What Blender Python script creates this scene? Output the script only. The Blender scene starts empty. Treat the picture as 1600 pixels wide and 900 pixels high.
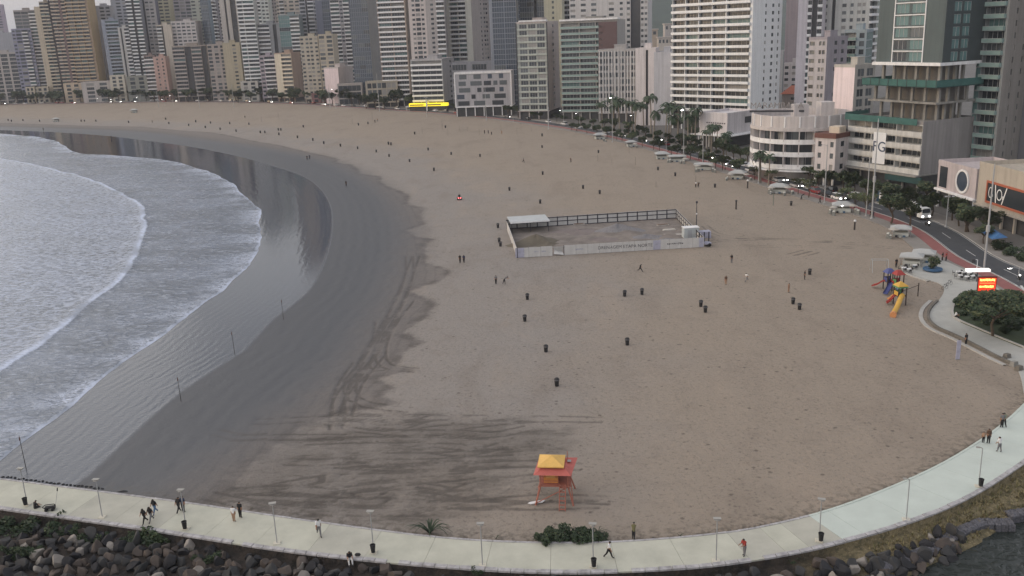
import bpy, bmesh, math, random
import numpy as np
from mathutils import Vector, Matrix
random.seed(7); RNG = np.random.default_rng(7)
SC = bpy.context.scene
COL = SC.collection

# ------------------------------------------------------------------ camera
F_PX, PITCH, ROLL, CAM_H = 1432.7, 0.273687, 0.040231, 46.56
_cp, _sp = math.cos(PITCH), math.sin(PITCH)
FWD = np.array([0, _cp, -_sp]); _rt = np.array([1., 0, 0]); _dn = np.cross(FWD, _rt)
_c, _s = math.cos(ROLL), math.sin(ROLL)
RGT = _c*_rt + _s*_dn; DWN = -_s*_rt + _c*_dn
EYE = np.array([0, 0, CAM_H])
cam_d = bpy.data.cameras.new('camera'); cam = bpy.data.objects.new('camera', cam_d); COL.objects.link(cam)
cam_d.sensor_width = 36; cam_d.lens = 36*F_PX/1600; cam_d.clip_start = 1; cam_d.clip_end = 30000
up = -DWN; bk = -FWD
cam.matrix_world = Matrix(((RGT[0], up[0], bk[0], 0), (RGT[1], up[1], bk[1], 0), (RGT[2], up[2], bk[2], CAM_H), (0, 0, 0, 1)))
SC.camera = cam
# ------------------------------------------------------------------ sky, sun, exposure (overcast dusk)
SUN_EL, SUN_AZ = math.radians(7), math.radians(-92)     # azimuth from +Y towards +X
W = bpy.data.worlds.new('World'); SC.world = W; W.use_nodes = True
nt = W.node_tree; nt.nodes.clear()
sky = nt.nodes.new('ShaderNodeTexSky'); sky.sky_type = 'NISHITA'; sky.sun_disc = False
sky.sun_elevation = SUN_EL; sky.sun_rotation = SUN_AZ; sky.air_density = 1.0; sky.dust_density = 6.0; sky.ozone_density = 1.0
mixc = nt.nodes.new('ShaderNodeMix'); mixc.data_type = 'RGBA'; mixc.inputs[0].default_value = 0.45
mixc.inputs[7].default_value = (6.75, 6.5, 6.6, 1)           # an even veil of cloud over the sky
bg = nt.nodes.new('ShaderNodeBackground'); bg.inputs[1].default_value = 0.15
out = nt.nodes.new('ShaderNodeOutputWorld')
nt.links.new(sky.outputs[0], mixc.inputs[6]); nt.links.new(mixc.outputs[2], bg.inputs[0]); nt.links.new(bg.outputs[0], out.inputs[0])
sd = bpy.data.lights.new('sun', 'SUN'); sd.energy = 1.5; sd.angle = math.radians(140); sd.color = (1.0, .96, .92)
sun = bpy.data.objects.new('sun', sd); COL.objects.link(sun)
_d = Vector((math.sin(SUN_AZ)*math.cos(SUN_EL), math.cos(SUN_AZ)*math.cos(SUN_EL), math.sin(SUN_EL)))
sun.rotation_euler = _d.to_track_quat('Z', 'Y').to_euler()
vs = SC.view_settings; vs.view_transform = 'Standard'; vs.look = 'None'; vs.gamma = 1; vs.exposure = 0.38; vs.use_curve_mapping = False

# ------------------------------------------------------------------ pixel -> place helpers
def G(x, y, z=0.0):
    v = F_PX*FWD + (x-800)*RGT + (y-450)*DWN
    t = (z-CAM_H)/v[2]
    p = EYE + t*v
    return Vector((p[0], p[1], z))
def PX(p):
    v = np.array(p)-EYE; z = v@FWD
    return 800+F_PX*(v@RGT)/z, 450+F_PX*(v@DWN)/z
def pxm(p):
    return F_PX/((np.array(p)-EYE)@FWD)
def height_to(p, ytop):
    """metres a thing standing at p must be tall for its top to lie on image row ytop"""
    lo, hi = 0., 400.
    for _ in range(40):
        m = (lo+hi)/2
        if PX((p[0], p[1], p[2]+m))[1] > ytop: lo = m
        else: hi = m
    return (lo+hi)/2
def GL(pts, z=0.): return [G(x, y, z) for x, y in pts]
def resample(pts, n, smooth=2):
    """even resampling of a polyline in plan, rounded"""
    a = np.array([[p[0], p[1]] for p in pts], float)
    for k in range(smooth):
        q = [a[0]]
        for i in range(len(a)-1): q += [a[i]*.75+a[i+1]*.25, a[i]*.25+a[i+1]*.75]
        q.append(a[-1]); a = np.array(q)
    d = np.r_[0, np.cumsum(np.linalg.norm(np.diff(a, axis=0), axis=1))]
    s = np.linspace(0, d[-1], n)
    return np.c_[np.interp(s, d, a[:, 0]), np.interp(s, d, a[:, 1])]
def offset(line, d):
    t = np.gradient(line, axis=0); t /= np.linalg.norm(t, axis=1)[:, None]
    return line + d*np.c_[-t[:, 1], t[:, 0]]          # positive: to the left of travel
def sdist(P, line):
    """signed distance of points P(n,2) to polyline: positive on the left of travel"""
    best = np.full(len(P), 1e9); sg = np.ones(len(P))
    for a, b in zip(line[:-1], line[1:]):
        ab = b-a; L = ab@ab
        t = np.clip(((P-a)@ab)/L, 0, 1)
        q = P-(a+t[:, None]*ab); dd = (q*q).sum(1)
        m = dd < best
        best[m] = dd[m]; cr = ab[0]*(P[:, 1]-a[1])-ab[1]*(P[:, 0]-a[0]); sg[m] = np.sign(cr[m])
    return np.sqrt(best)*sg

# ------------------------------------------------------------------ materials
def lin(v):
    v /= 255.; return v/12.92 if v <= .04045 else ((v+.055)/1.055)**2.4
def P(r, g, b, k=1.3):
    return tuple(min(.82, lin(c)*k) for c in (r, g, b))
MATS = {}
def M(name, col=(.5, .5, .5), rough=.75, var=.12, scale=.35, bump=0., bscale=8., metal=0., emit=0., streak=0., spec=.4, coat=0.):
    if name in MATS: return MATS[name]
    m = bpy.data.materials.new(name); m.use_nodes = True; MATS[name] = m
    n = m.node_tree.nodes; l = m.node_tree.links; b = n['Principled BSDF']
    b.inputs['Roughness'].default_value = rough; b.inputs['Metallic'].default_value = metal
    b.inputs['Specular IOR Level'].default_value = spec
    if coat: b.inputs['Coat Weight'].default_value = coat
    tc = n.new('ShaderNodeTexCoord')
    if var > 0:
        ns = n.new('ShaderNodeTexNoise'); ns.inputs['Scale'].default_value = scale; ns.inputs['Detail'].default_value = 6; ns.inputs['Roughness'].default_value = .65
        l.new(tc.outputs['Object'], ns.inputs['Vector'])
        rmp = n.new('ShaderNodeMapRange'); rmp.inputs[1].default_value = .25; rmp.inputs[2].default_value = .75
        rmp.inputs[3].default_value = 1-var; rmp.inputs[4].default_value = 1+var*.6
        l.new(ns.outputs[0], rmp.inputs[0])
        fac = rmp.outputs[0]
        if streak > 0:                                   # rain streaks running down
            mp = n.new('ShaderNodeMapping'); mp.inputs['Scale'].default_value = (1.1, 1.1, .05)
            l.new(tc.outputs['Object'], mp.inputs[0])
            n2 = n.new('ShaderNodeTexNoise'); n2.inputs['Scale'].default_value = 1.; n2.inputs['Detail'].default_value = 4
            l.new(mp.outputs[0], n2.inputs['Vector'])
            r2 = n.new('ShaderNodeMapRange'); r2.inputs[1].default_value = .42; r2.inputs[2].default_value = .7; r2.inputs[3].default_value = 1; r2.inputs[4].default_value = 1-streak
            l.new(n2.outputs[0], r2.inputs[0])
            mu = n.new('ShaderNodeMath'); mu.operation = 'MULTIPLY'; l.new(fac, mu.inputs[0]); l.new(r2.outputs[0], mu.inputs[1]); fac = mu.outputs[0]
        vm = n.new('ShaderNodeVectorMath'); vm.operation = 'SCALE'; vm.inputs[0].default_value = col[:3]
        l.new(fac, vm.inputs['Scale']); l.new(vm.outputs[0], b.inputs['Base Color'])
    else:
        b.inputs['Base Color'].default_value = (*col[:3], 1)
    if bump > 0:
        nb = n.new('ShaderNodeTexNoise'); nb.inputs['Scale'].default_value = bscale; nb.inputs['Detail'].default_value = 5
        l.new(tc.outputs['Object'], nb.inputs['Vector'])
        bp = n.new('ShaderNodeBump'); bp.inputs['Strength'].default_value = bump; bp.inputs['Distance'].default_value = .1
        l.new(nb.outputs[0], bp.inputs['Height']); l.new(bp.outputs[0], b.inputs['Normal'])
    if emit > 0:
        b.inputs['Emission Color'].default_value = (*col[:3], 1); b.inputs['Emission Strength'].default_value = emit
    return m

# ------------------------------------------------------------------ mesh builder
class MB:
    def __init__(s): s.v = []; s.f = []; s.m = []
    def add(s, vs, fs, mi=0):
        o = len(s.v); s.v += [tuple(p) for p in vs]; s.f += [tuple(i+o for i in f) for f in fs]; s.m += [mi]*len(fs); return s
    def quad(s, a, b, c, d, mi=0): return s.add([a, b, c, d], [(0, 1, 2, 3)], mi)
    def box(s, x0, x1, y0, y1, z0, z1, mi=0, taper=0.):
        t = taper
        vs = [(x0, y0, z0), (x1, y0, z0), (x1, y1, z0), (x0, y1, z0), (x0+t, y0+t, z1), (x1-t, y0+t, z1), (x1-t, y1-t, z1), (x0+t, y1-t, z1)]
        return s.add(vs, [(3, 2, 1, 0), (4, 5, 6, 7), (0, 1, 5, 4), (1, 2, 6, 5), (2, 3, 7, 6), (3, 0, 4, 7)], mi)
    def obox(s, c, half, ax, mi=0):
        """oriented box: centre, half sizes, three axes"""
        c = Vector(c); X, Y, Z = [Vector(a).normalized()*h for a, h in zip(ax, half)]
        vs = [c+sx*X+sy*Y+sz*Z for sz in (-1, 1) for sx, sy in ((-1, -1), (1, -1), (1, 1), (-1, 1))]
        return s.add(vs, [(3, 2, 1, 0), (4, 5, 6, 7), (0, 1, 5, 4), (1, 2, 6, 5), (2, 3, 7, 6), (3, 0, 4, 7)], mi)
    def tube(s, p0, p1, r0, r1=None, n=8, mi=0, caps=True):
        p0 = Vector(p0); p1 = Vector(p1); r1 = r0 if r1 is None else r1
        d = (p1-p0).normalized(); a = d.orthogonal().normalized(); b = d.cross(a)
        vs = []
        for p, r in ((p0, r0), (p1, r1)):
            for i in range(n):
                t = 2*math.pi*i/n; vs.append(p+r*(math.cos(t)*a+math.sin(t)*b))
        fs = [(i, (i+1) % n, n+(i+1) % n, n+i) for i in range(n)]
        if caps: fs += [tuple(range(n-1, -1, -1)), tuple(range(n, 2*n))]
        return s.add(vs, fs, mi)
    def path(s, pts, r, n=6, mi=0):
        for i in range(len(pts)-1):
            a = r[i] if hasattr(r, '__len__') else r; b = r[i+1] if hasattr(r, '__len__') else r
            s.tube(pts[i], pts[i+1], a, b, n, mi)
        return s
    def prism(s, poly, z0, z1, mi=0):
        n = len(poly); vs = [(p[0], p[1], z0) for p in poly]+[(p[0], p[1], z1) for p in poly]
        fs = [(i, (i+1) % n, n+(i+1) % n, n+i) for i in range(n)]+[tuple(range(n-1, -1, -1)), tuple(range(n, 2*n))]
        return s.add(vs, fs, mi)
    def lathe(s, prof, n=16, mi=0, c=(0, 0), a0=0, a1=2*math.pi, sy=1.):
        full = abs(a1-a0-2*math.pi) < 1e-6; k = n if full else n+1
        vs = []
        for r, z in prof:
            for i in range(k):
                t = a0+(a1-a0)*i/n; vs.append((c[0]+r*math.cos(t), c[1]+sy*r*math.sin(t), z))
        fs = []
        for j in range(len(prof)-1):
            for i in range(n):
                i2 = (i+1) % k
                fs.append((j*k+i, j*k+i2, (j+1)*k+i2, (j+1)*k+i))
        if full:
            if prof[0][0] > 1e-4: fs.append(tuple(range(k-1, -1, -1)))
            if prof[-1][0] > 1e-4: fs.append(tuple(range((len(prof)-1)*k, len(prof)*k)))
        return s.add(vs, fs, mi)
    def mesh(s, name, mats, smooth=False):
        me = bpy.data.meshes.new(name); me.from_pydata(s.v, [], s.f)
        if not isinstance(mats, (list, tuple)): mats = [mats]
        for m in mats: me.materials.append(m)
        if len(mats) > 1: me.polygons.foreach_set('material_index', s.m)
        if smooth: me.polygons.foreach_set('use_smooth', [True]*len(me.polygons))
        me.update(); return me
    def build(s, name, mats, parent=None, loc=(0, 0, 0), rz=0., smooth=False):
        return put(s.mesh(name, mats, smooth), name, parent, loc, rz)
def put(me, name, parent=None, loc=(0, 0, 0), rz=0.):
    o = bpy.data.objects.new(name, me); COL.objects.link(o); o.location = loc
    if rz: o.rotation_euler = (0, 0, rz)
    if parent is not None: o.parent = parent
    return o
def tag(o, label, cat, group=None):
    o['label'] = label; o['category'] = cat
    if group: o['group'] = group
    return o
def thing(name, label, cat, loc=(0, 0, 0), rz=0., group=None, scale=1.):
    o = bpy.data.objects.new(name, None); COL.objects.link(o); o.location = loc; o.rotation_euler = (0, 0, rz); o.empty_display_size = .5
    if scale != 1.: o.scale = (scale,)*3
    return tag(o, label, cat, group)
def struct(o, kind='structure'): o['kind'] = kind; return o
def clone(root, loc, rz=0., label=None, scale=None):
    """copy of a thing with its parts and sub-parts (mesh data shared)"""
    r = root.copy(); COL.objects.link(r); r.location = loc; r.rotation_euler = (0, 0, rz)
    if scale is not None: r.scale = scale if hasattr(scale, '__len__') else (scale,)*3
    if label: r['label'] = label
    for ch in KIDS(root):
        c = ch.copy(); COL.objects.link(c); c.parent = r
        for g in KIDS(ch):
            d = g.copy(); COL.objects.link(d); d.parent = c
    return r
def KIDS(o):                       # children without the slow .children search
    return [c for c in _kids.get(o.name, [])]
_kids = {}
def index_kids(root):
    def rec(o):
        ch = [c for c in COL.objects if c.parent == o]; _kids[o.name] = ch
        for c in ch: rec(c)
    rec(root); return root
def remat(root, mapping):
    """give a copy its own materials: {old material: new material} set on the object's own slots"""
    for c in [root]+[k for k in COL.objects if k.parent == root]:
        for sl in getattr(c, 'material_slots', []):
            if sl.material and sl.material.name in mapping:
                nm = mapping[sl.material.name]; sl.link = 'OBJECT'; sl.material = nm
ORD = ['leftmost', 'second from the left', 'third from the left', 'fourth from the left', 'fifth from the left', 'sixth from the left', 'seventh from the left', 'eighth from the left', 'ninth from the left', 'tenth from the left', 'eleventh from the left', 'twelfth from the left', 'thirteenth from the left', 'fourteenth from the left', 'fifteenth from the left', 'sixteenth from the left', 'seventeenth from the left', 'eighteenth from the left', 'nineteenth from the left', 'twentieth from the left']
def ordinal(i, n):
    if i == n-1 and n > 1: return 'rightmost'
    if i < len(ORD): return ORD[i]
    j = n-1-i
    return (ORD[j].replace('left', 'right') if j < len(ORD) else f'number {i+1} counted from the left')
def label_row(objs, text):
    """labels for look-alikes by their order across the photo"""
    s = sorted(objs, key=lambda o: PX(tuple(o.location))[0])
    for i, o in enumerate(s): o['label'] = text.format(ordinal(i, len(s)))
# ================================================================== THE GROUND
L1 = [(-160, 690), (0, 577), (50, 545), (100, 512), (150, 472), (190, 430), (215, 395), (228, 365), (232, 342), (225, 325), (205, 308), (170, 292), (130, 278), (90, 266), (45, 257), (0, 248), (-90, 238)]
L2 = [(-110, 792), (0, 712), (30, 690), (60, 668), (100, 640), (150, 600), (200, 560), (240, 530), (290, 490), (330, 465), (370, 435), (395, 405), (408, 375), (411, 350), (402, 325), (385, 305), (360, 285), (320, 265), (270, 252), (210, 245), (150, 241), (125, 240), (108, 233), (96, 223), (60, 214), (30, 211), (0, 208), (-90, 205)]
L3 = [(60, 800), (125, 755), (165, 722), (215, 672), (260, 632), (310, 592), (360, 565), (395, 540), (415, 510), (440, 490), (478, 463), (495, 440), (510, 405), (521, 360), (518, 320), (500, 292), (470, 272), (420, 257), (370, 243), (300, 229), (240, 221), (170, 212), (80, 206), (0, 203), (-90, 200)]
L4 = [(190, 820), (240, 775), (330, 722), (410, 668), (450, 640), (500, 600), (540, 560), (575, 510), (600, 460), (620, 420), (632, 370), (625, 340), (600, 305), (570, 280), (530, 258), (480, 244), (400, 229), (300, 216), (230, 206), (120, 201), (0, 198), (-90, 196)]
L5 = [(260, 850), (330, 790), (400, 720), (470, 668), (549, 641), (631, 630), (599, 620), (613, 605), (592, 591), (641, 579), (620, 570), (631, 552), (663, 534), (631, 520), (670, 492), (680, 477), (677, 470), (655, 461), (641, 454), (691, 438), (705, 424), (666, 410), (663, 381), (679, 374), (655, 371), (634, 360), (665, 350), (657, 336), (665, 326), (637, 319), (640, 305), (627, 299), (607, 292), (595, 285), (597, 276), (560, 271), (562, 267), (550, 257), (522, 254), (532, 249), (475, 236), (437, 227), (400, 221), (360, 212), (332, 207), (282, 204), (220, 198), (120, 196), (0, 192), (-90, 191)]
PROM_IN = [(-150, 730), (0, 748), (150, 767), (300, 786), (450, 809), (640, 835), (750, 845), (860, 848), (930, 848), (1020, 843), (1100, 836), (1180, 826), (1300, 797), (1400, 758), (1470, 726), (1530, 690), (1570, 660), (1600, 632), (1640, 590), (1668, 560)]
PROM_OUT = [(-150, 772), (0, 795), (150, 816), (300, 838), (433, 860), (584, 877), (754, 891), (860, 895), (930, 895), (1040, 890), (1119, 884), (1220, 869), (1300, 852), (1400, 824), (1480, 795), (1540, 764), (1600, 724), (1680, 665), (1740, 610), (1790, 560)]
KERB = [(-420, 168), (-150, 165), (0, 163.5), (150, 161), (300, 158.5), (450, 161), (540, 166.5), (640, 173), (760, 182), (880, 198), (960, 213), (1040, 234), (1100, 250), (1180, 275), (1260, 300), (1330, 320), (1400, 342), (1442, 360), (1471, 382), (1485, 394), (1511, 410), (1554, 428), (1600, 454), (1690, 510), (1840, 610)]
kerb = resample(GL(KERB), 260, 3)                    # sea side kerb of the road, far end first
prom_in = resample(GL(PROM_IN, .3), 150, 2); prom_out = resample(GL(PROM_OUT, .3), 150, 2)
_dense = resample(GL(PROM_OUT, .3), 1500, 2)                 # pair each inner edge point with the outer point straight across
_ix = np.array([np.argmin(((_dense-p)**2).sum(1)) for p in prom_in], float); _ix = np.maximum.accumulate(_ix)
_ix = np.convolve(np.r_[[_ix[0]]*8, _ix, [_ix[-1]]*8], np.ones(17)/17, 'valid'); _ix = np.interp(np.arange(150), np.arange(150), _ix)+np.arange(150)*.02
prom_out = np.c_[np.interp(_ix, np.arange(1500), _dense[:, 0]), np.interp(_ix, np.arange(1500), _dense[:, 1])]
prom_mid = (prom_in+prom_out)/2

def add_attr(me, name, vals):
    a = me.attributes.new(name, 'FLOAT', 'POINT'); a.data.foreach_set('value', np.asarray(vals, np.float32))
def grid_mesh(name, V, idx):
    me = bpy.data.meshes.new(name)
    me.vertices.add(len(V)); me.vertices.foreach_set('co', np.asarray(V, np.float32).ravel())
    nf = len(idx); me.loops.add(nf*4); me.loops.foreach_set('vertex_index', np.asarray(idx, np.int32).ravel())
    me.polygons.add(nf); me.polygons.foreach_set('loop_start', np.arange(nf, dtype=np.int32)*4)
    me.polygons.foreach_set('loop_total', np.full(nf, 4, np.int32)); me.polygons.foreach_set('use_smooth', np.ones(nf, bool))
    me.update(calc_edges=True); return me
def lattice_idx(nr, nc):
    i = np.arange(nr-1)[:, None]*nc+np.arange(nc-1)[None, :]
    return np.stack([i, i+1, i+nc+1, i+nc], -1).reshape(-1, 4)

# ---- beach sand: rings that grow with distance from the tower the camera stands on
nr, na = 800, 760
rr = 60*(1150/60)**np.linspace(0, 1, nr); aa = np.radians(np.r_[np.linspace(-58, -32, 41)[:-1], np.linspace(-32, 32, na-80), np.linspace(32, 50, 41)[1:]])
R, A = np.meshgrid(rr, aa, indexing='ij')
XY = np.stack([R*np.sin(A), R*np.cos(A)], -1).reshape(-1, 2)
def vnoise(P2, scale, seed=0):
    """cheap value noise in numpy"""
    q = P2/scale; i = np.floor(q).astype(int); f = q-i; f = f*f*(3-2*f)
    def h(ix, iy):
        n = (ix*374761393+iy*668265263+seed*982451653) & 0x7fffffff
        n = ((n ^ (n >> 13))*1274126177) & 0x7fffffff
        return (n ^ (n >> 16))/0x7fffffff % 1.0
    a = h(i[:, 0], i[:, 1]); b = h(i[:, 0]+1, i[:, 1]); c = h(i[:, 0], i[:, 1]+1); d = h(i[:, 0]+1, i[:, 1]+1)
    return (a*(1-f[:, 0])+b*f[:, 0])*(1-f[:, 1])+(c*(1-f[:, 0])+d*f[:, 0])*f[:, 1]
n_small = vnoise(XY, 1.1, 1)-.5; n_mid = vnoise(XY, 4, 2)-.5; n_big = vnoise(XY, 14, 3)-.5
d3 = sdist(XY, resample(GL(L3), 80, 2)); d4 = sdist(XY, resample(GL(L4), 70, 2)); d5 = sdist(XY, np.array([[p.x, p.y] for p in GL(L5)]))
def in_poly(P2, poly):
    ins = np.zeros(len(P2), bool)
    for a, b in zip(poly, np.vstack([poly[1:], poly[:1]])):
        ins ^= ((a[1] > P2[:, 1]) != (b[1] > P2[:, 1])) & (P2[:, 0] < (b[0]-a[0])*(P2[:, 1]-a[1])/(b[1]-a[1]+1e-9)+a[0])
    return ins
d5 = np.abs(d5)*np.where(in_poly(XY, np.vstack([np.array([[p.x, p.y] for p in GL(L5)]), [(-2500, 900), (-2500, 20)]])), 1, -1)
dp = sdist(XY, prom_mid[::3]); dk = sdist(XY, kerb[::4])
# the damp, groomed patch beside the lifeguard tower
SPX = [(300, 790), (420, 700), (520, 655), (650, 645), (800, 655), (900, 672), (905, 700), (830, 730), (780, 790), (640, 835), (450, 820)]
sp = np.array([[p.x, p.y] for p in GL(SPX)]); sp = np.vstack([sp, sp[:1]])
inside = np.zeros(len(XY), bool)
for a, b in zip(sp[:-1], sp[1:]):
    c = ((a[1] > XY[:, 1]) != (b[1] > XY[:, 1])) & (XY[:, 0] < (b[0]-a[0])*(XY[:, 1]-a[1])/(b[1]-a[1]+1e-9)+a[0]); inside ^= c
dst = np.abs(sdist(XY, sp))*np.where(inside, 1, -1)
# tyre tracks: pairs of ruts along traced curves
TR = [[(940, 655), (700, 652), (520, 650)], [(640, 640), (560, 632), (540, 605), (575, 560), (610, 500), (640, 440), (640, 400)], [(600, 575), (560, 580), (590, 530), (625, 470), (650, 400)],
      [(650, 578), (590, 572), (600, 520), (640, 470)], [(540, 712), (660, 712), (800, 706)], [(560, 735), (700, 730), (850, 722)], [(430, 760), (520, 745), (470, 752)], [(480, 690), (600, 685), (760, 690)],
      [(1100, 380), (1130, 374), (1230, 374), (1340, 380), (1420, 390)], [(1098, 350), (1120, 368), (1180, 372), (1300, 376)], [(1105, 384), (1200, 384), (1330, 386)], [(1235, 398), (1262, 391)], [(1250, 400), (1275, 393)],
      [(330, 775), (420, 792), (500, 800)], [(640, 800), (720, 760), (840, 745)], [(560, 760), (640, 752), (740, 742)]]
trk = np.full(len(XY), 9.)
_r = random.Random(77)
for _ in range(26):                                   # more ruts in the groomed patch
    x0, y0, L_ = _r.uniform(330, 760), _r.uniform(655, 800), _r.uniform(60, 260); b_ = _r.uniform(-22, 22)
    TR.append([(x0, y0), (x0+L_*.5, y0+b_*.5), (x0+L_, y0+b_*_r.uniform(-.6, 1.2))])
for _ in range(5):                                   # and along the damp lobes
    k_ = _r.uniform(0, 1); x0, y0 = 655-110*k_, 400+200*k_
    TR.append([(x0+_r.uniform(-25, 25), y0), (x0-25+_r.uniform(-20, 20), y0+45), (x0-45+_r.uniform(-25, 15), y0+95)])
for t in TR:
    ln = resample(GL(t), 30, 2)
    m = (XY[:, 0] > ln[:, 0].min()-5) & (XY[:, 0] < ln[:, 0].max()+5) & (XY[:, 1] > ln[:, 1].min()-5) & (XY[:, 1] < ln[:, 1].max()+5)
    if m.any():
        for s_ in (-.8, .8): trk[m] = np.minimum(trk[m], np.abs(sdist(XY[m], offset(ln, s_))))
wetm = np.clip(d4/6, 0, 1)
z = .05*n_mid*(1-wetm)+.06*n_small*(1-wetm)-.10*np.exp(-(trk/.3)**2)*(1-.7*wetm)
d2s = sdist(XY, resample(GL(L2), 60, 2)); z += -np.clip(d3/60, 0, 1)*.02-.6*np.clip((d2s-1.5)/6, 0, 1)
z += np.where((dp < 0), -.0, 0)
z = np.where(dk > -9, np.minimum(z, -.06), z)              # sinks under pavement and road
z = np.where(dp < 3.2, -.25, z)
keep = (dp > -.5) | (R.ravel() > 130) & (XY[:, 0] > 60)
keepf = np.array(keep)
idx = lattice_idx(nr, na)
idx = idx[keepf[idx].all(1) & (dk[idx] < 3).all(1)]
V = np.c_[XY, z]
used = np.unique(idx); remap = -np.ones(len(V), int); remap[used] = np.arange(len(used))
sand_me = grid_mesh('beach_sand', V[used], remap[idx])
for nm, v in (('d3', d3), ('d4', d4), ('d5', d5), ('dst', dst), ('trk', trk), ('dprom', dp)): add_attr(sand_me, nm, np.clip(v[used], -60, 300))

def ns(m):
    n = m.node_tree.nodes; l = m.node_tree.links
    def node(t, **kw):
        x = n.new(t)
        for k, v in kw.items():
            if k.startswith('i'): x.inputs[int(k[1:])].default_value = v
            else: setattr(x, k, v)
        return x
    def math_(op, a, b=None, c=None):
        x = n.new('ShaderNodeMath'); x.operation = op
        for i, q in enumerate((a, b, c)):
            if q is None: continue
            if isinstance(q, (int, float)): x.inputs[i].default_value = q
            else: l.new(q, x.inputs[i])
        return x.outputs[0]
    def mix(f, a, b):
        x = n.new('ShaderNodeMix'); x.data_type = 'RGBA'
        for i, q in ((0, f), (6, a), (7, b)):
            if isinstance(q, (int, float)): x.inputs[i].default_value = q
            elif isinstance(q, tuple): x.inputs[i].default_value = (*q, 1)
            else: l.new(q, x.inputs[i])
        return x.outputs[2]
    def sm(v, a, b, o0=0., o1=1.):
        x = n.new('ShaderNodeMapRange'); x.interpolation_type = 'SMOOTHSTEP'; l.new(v, x.inputs[0])
        for i, q in zip((1, 2, 3, 4), (a, b, o0, o1)): x.inputs[i].default_value = q
        return x.outputs[0]
    def noise(scale, detail=5, rough=.6, vec=None, dist=0.):
        x = n.new('ShaderNodeTexNoise'); x.inputs['Scale'].default_value = scale; x.inputs['Detail'].default_value = detail; x.inputs['Roughness'].default_value = rough; x.inputs['Distortion'].default_value = dist
        l.new(vec if vec is not None else tco, x.inputs['Vector']); return x.outputs[0]
    def attr(a):
        x = n.new('ShaderNodeAttribute'); x.attribute_name = a; return x.outputs['Fac']
    tco = n.new('ShaderNodeTexCoord').outputs['Object']
    return n, l, node, math_, mix, sm, noise, attr, tco

SAND_DRY = P(128, 121, 115, 1.12); SAND_PINK = P(130, 119, 109, 1.12); SAND_DAMP = P(113, 107, 103, 1.1); SAND_WET = P(70, 72, 77, .92)
m = bpy.data.materials.new('beach sand'); m.use_nodes = True
n, l, node, math_, mix, sm, noise, attr, tco = ns(m); B = n['Principled BSDF']
nA = noise(.22, 6, .65); nB = noise(1.3, 5, .6); nC = noise(.035, 4, .5); nF = noise(5.5, 5, .7); nFine = noise(14., 3, .6)
a3, a4, a5, ast, atr, apr = [attr(x) for x in ('d3', 'd4', 'd5', 'dst', 'trk', 'dprom')]
jit = math_('MULTIPLY', math_('SUBTRACT', nB, .5), 1.6); jit2 = math_('MULTIPLY', math_('SUBTRACT', nA, .5), 5.)
dry = mix(sm(math_('ADD', a5, math_('MULTIPLY', math_('SUBTRACT', nC, .5), 50.)), -10., -48.), P(132, 126, 121, 1.12), P(138, 127, 115, 1.12))
mpp = node('ShaderNodeMapping'); mpp.inputs['Scale'].default_value = (.10, .035, 1); mpp.inputs['Rotation'].default_value = (0, 0, .3); l.new(tco, mpp.inputs[0]); nP = noise(1., 5, .6, mpp.outputs[0], .8)
dry = mix(math_('MULTIPLY', sm(nP, .5, .7), .30), dry, P(112, 101, 91, 1.1)); dry = mix(math_('MULTIPLY', sm(nP, .46, .30), .30), dry, P(150, 136, 122, 1.1))
dry = mix(math_('MULTIPLY', sm(nA, .48, .72), .25), dry, P(110, 100, 91, 1.1))
nG = noise(1.9, 5, .7); dry = mix(math_('MULTIPLY', sm(nG, .54, .68), .55), dry, P(84, 77, 72, 1.)); dry = mix(math_('MULTIPLY', sm(nG, .46, .30), .40), dry, P(140, 131, 123, 1.12)); dry = mix(math_('MULTIPLY', sm(nF, .58, .72), .5), dry, P(80, 73, 68, 1.))           # footprints and small litter
nH = noise(.75, 4, .7); dry = mix(math_('MULTIPLY', sm(nH, .58, .72), .28), dry, P(96, 90, 85, 1.)); dry = mix(math_('MULTIPLY', sm(nFine, .55, .8), .25), dry, P(98, 90, 84, 1.))
vo = node('ShaderNodeTexVoronoi'); vo.inputs['Scale'].default_value = .55; vo.inputs['Randomness'].default_value = 1.; l.new(tco, vo.inputs['Vector'])
vd = math_('ADD', vo.outputs['Distance'], math_('MULTIPLY', math_('SUBTRACT', nF, .5), .30)); vr = node('ShaderNodeSeparateXYZ'); l.new(vo.outputs['Color'], vr.inputs[0])
dry = mix(math_('MULTIPLY', math_('MULTIPLY', sm(vd, .17, .07), sm(vr.outputs[0], .45, .6)), .75), dry, P(84, 76, 69, 1.))
vo2 = node('ShaderNodeTexVoronoi'); vo2.inputs['Scale'].default_value = 1.6; l.new(tco, vo2.inputs['Vector'])
dry = mix(math_('MULTIPLY', math_('MULTIPLY', sm(vo2.outputs['Distance'], .30, .14), sm(nP, .42, .6)), .38), dry, P(86, 78, 71, 1.))
# litter streaks drawn out along the beach
mp = node('ShaderNodeMapping'); mp.inputs['Scale'].default_value = (.55, 1.5, 1); mp.inputs['Rotation'].default_value = (0, 0, .06); l.new(tco, mp.inputs[0])
nS = noise(1., 6, .75, mp.outputs[0], .7); nS2 = noise(.28, 5, .65, mp.outputs[0])
dry = mix(math_('MULTIPLY', sm(nS, .62, .72), .30), dry, P(84, 78, 73, 1.))
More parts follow.
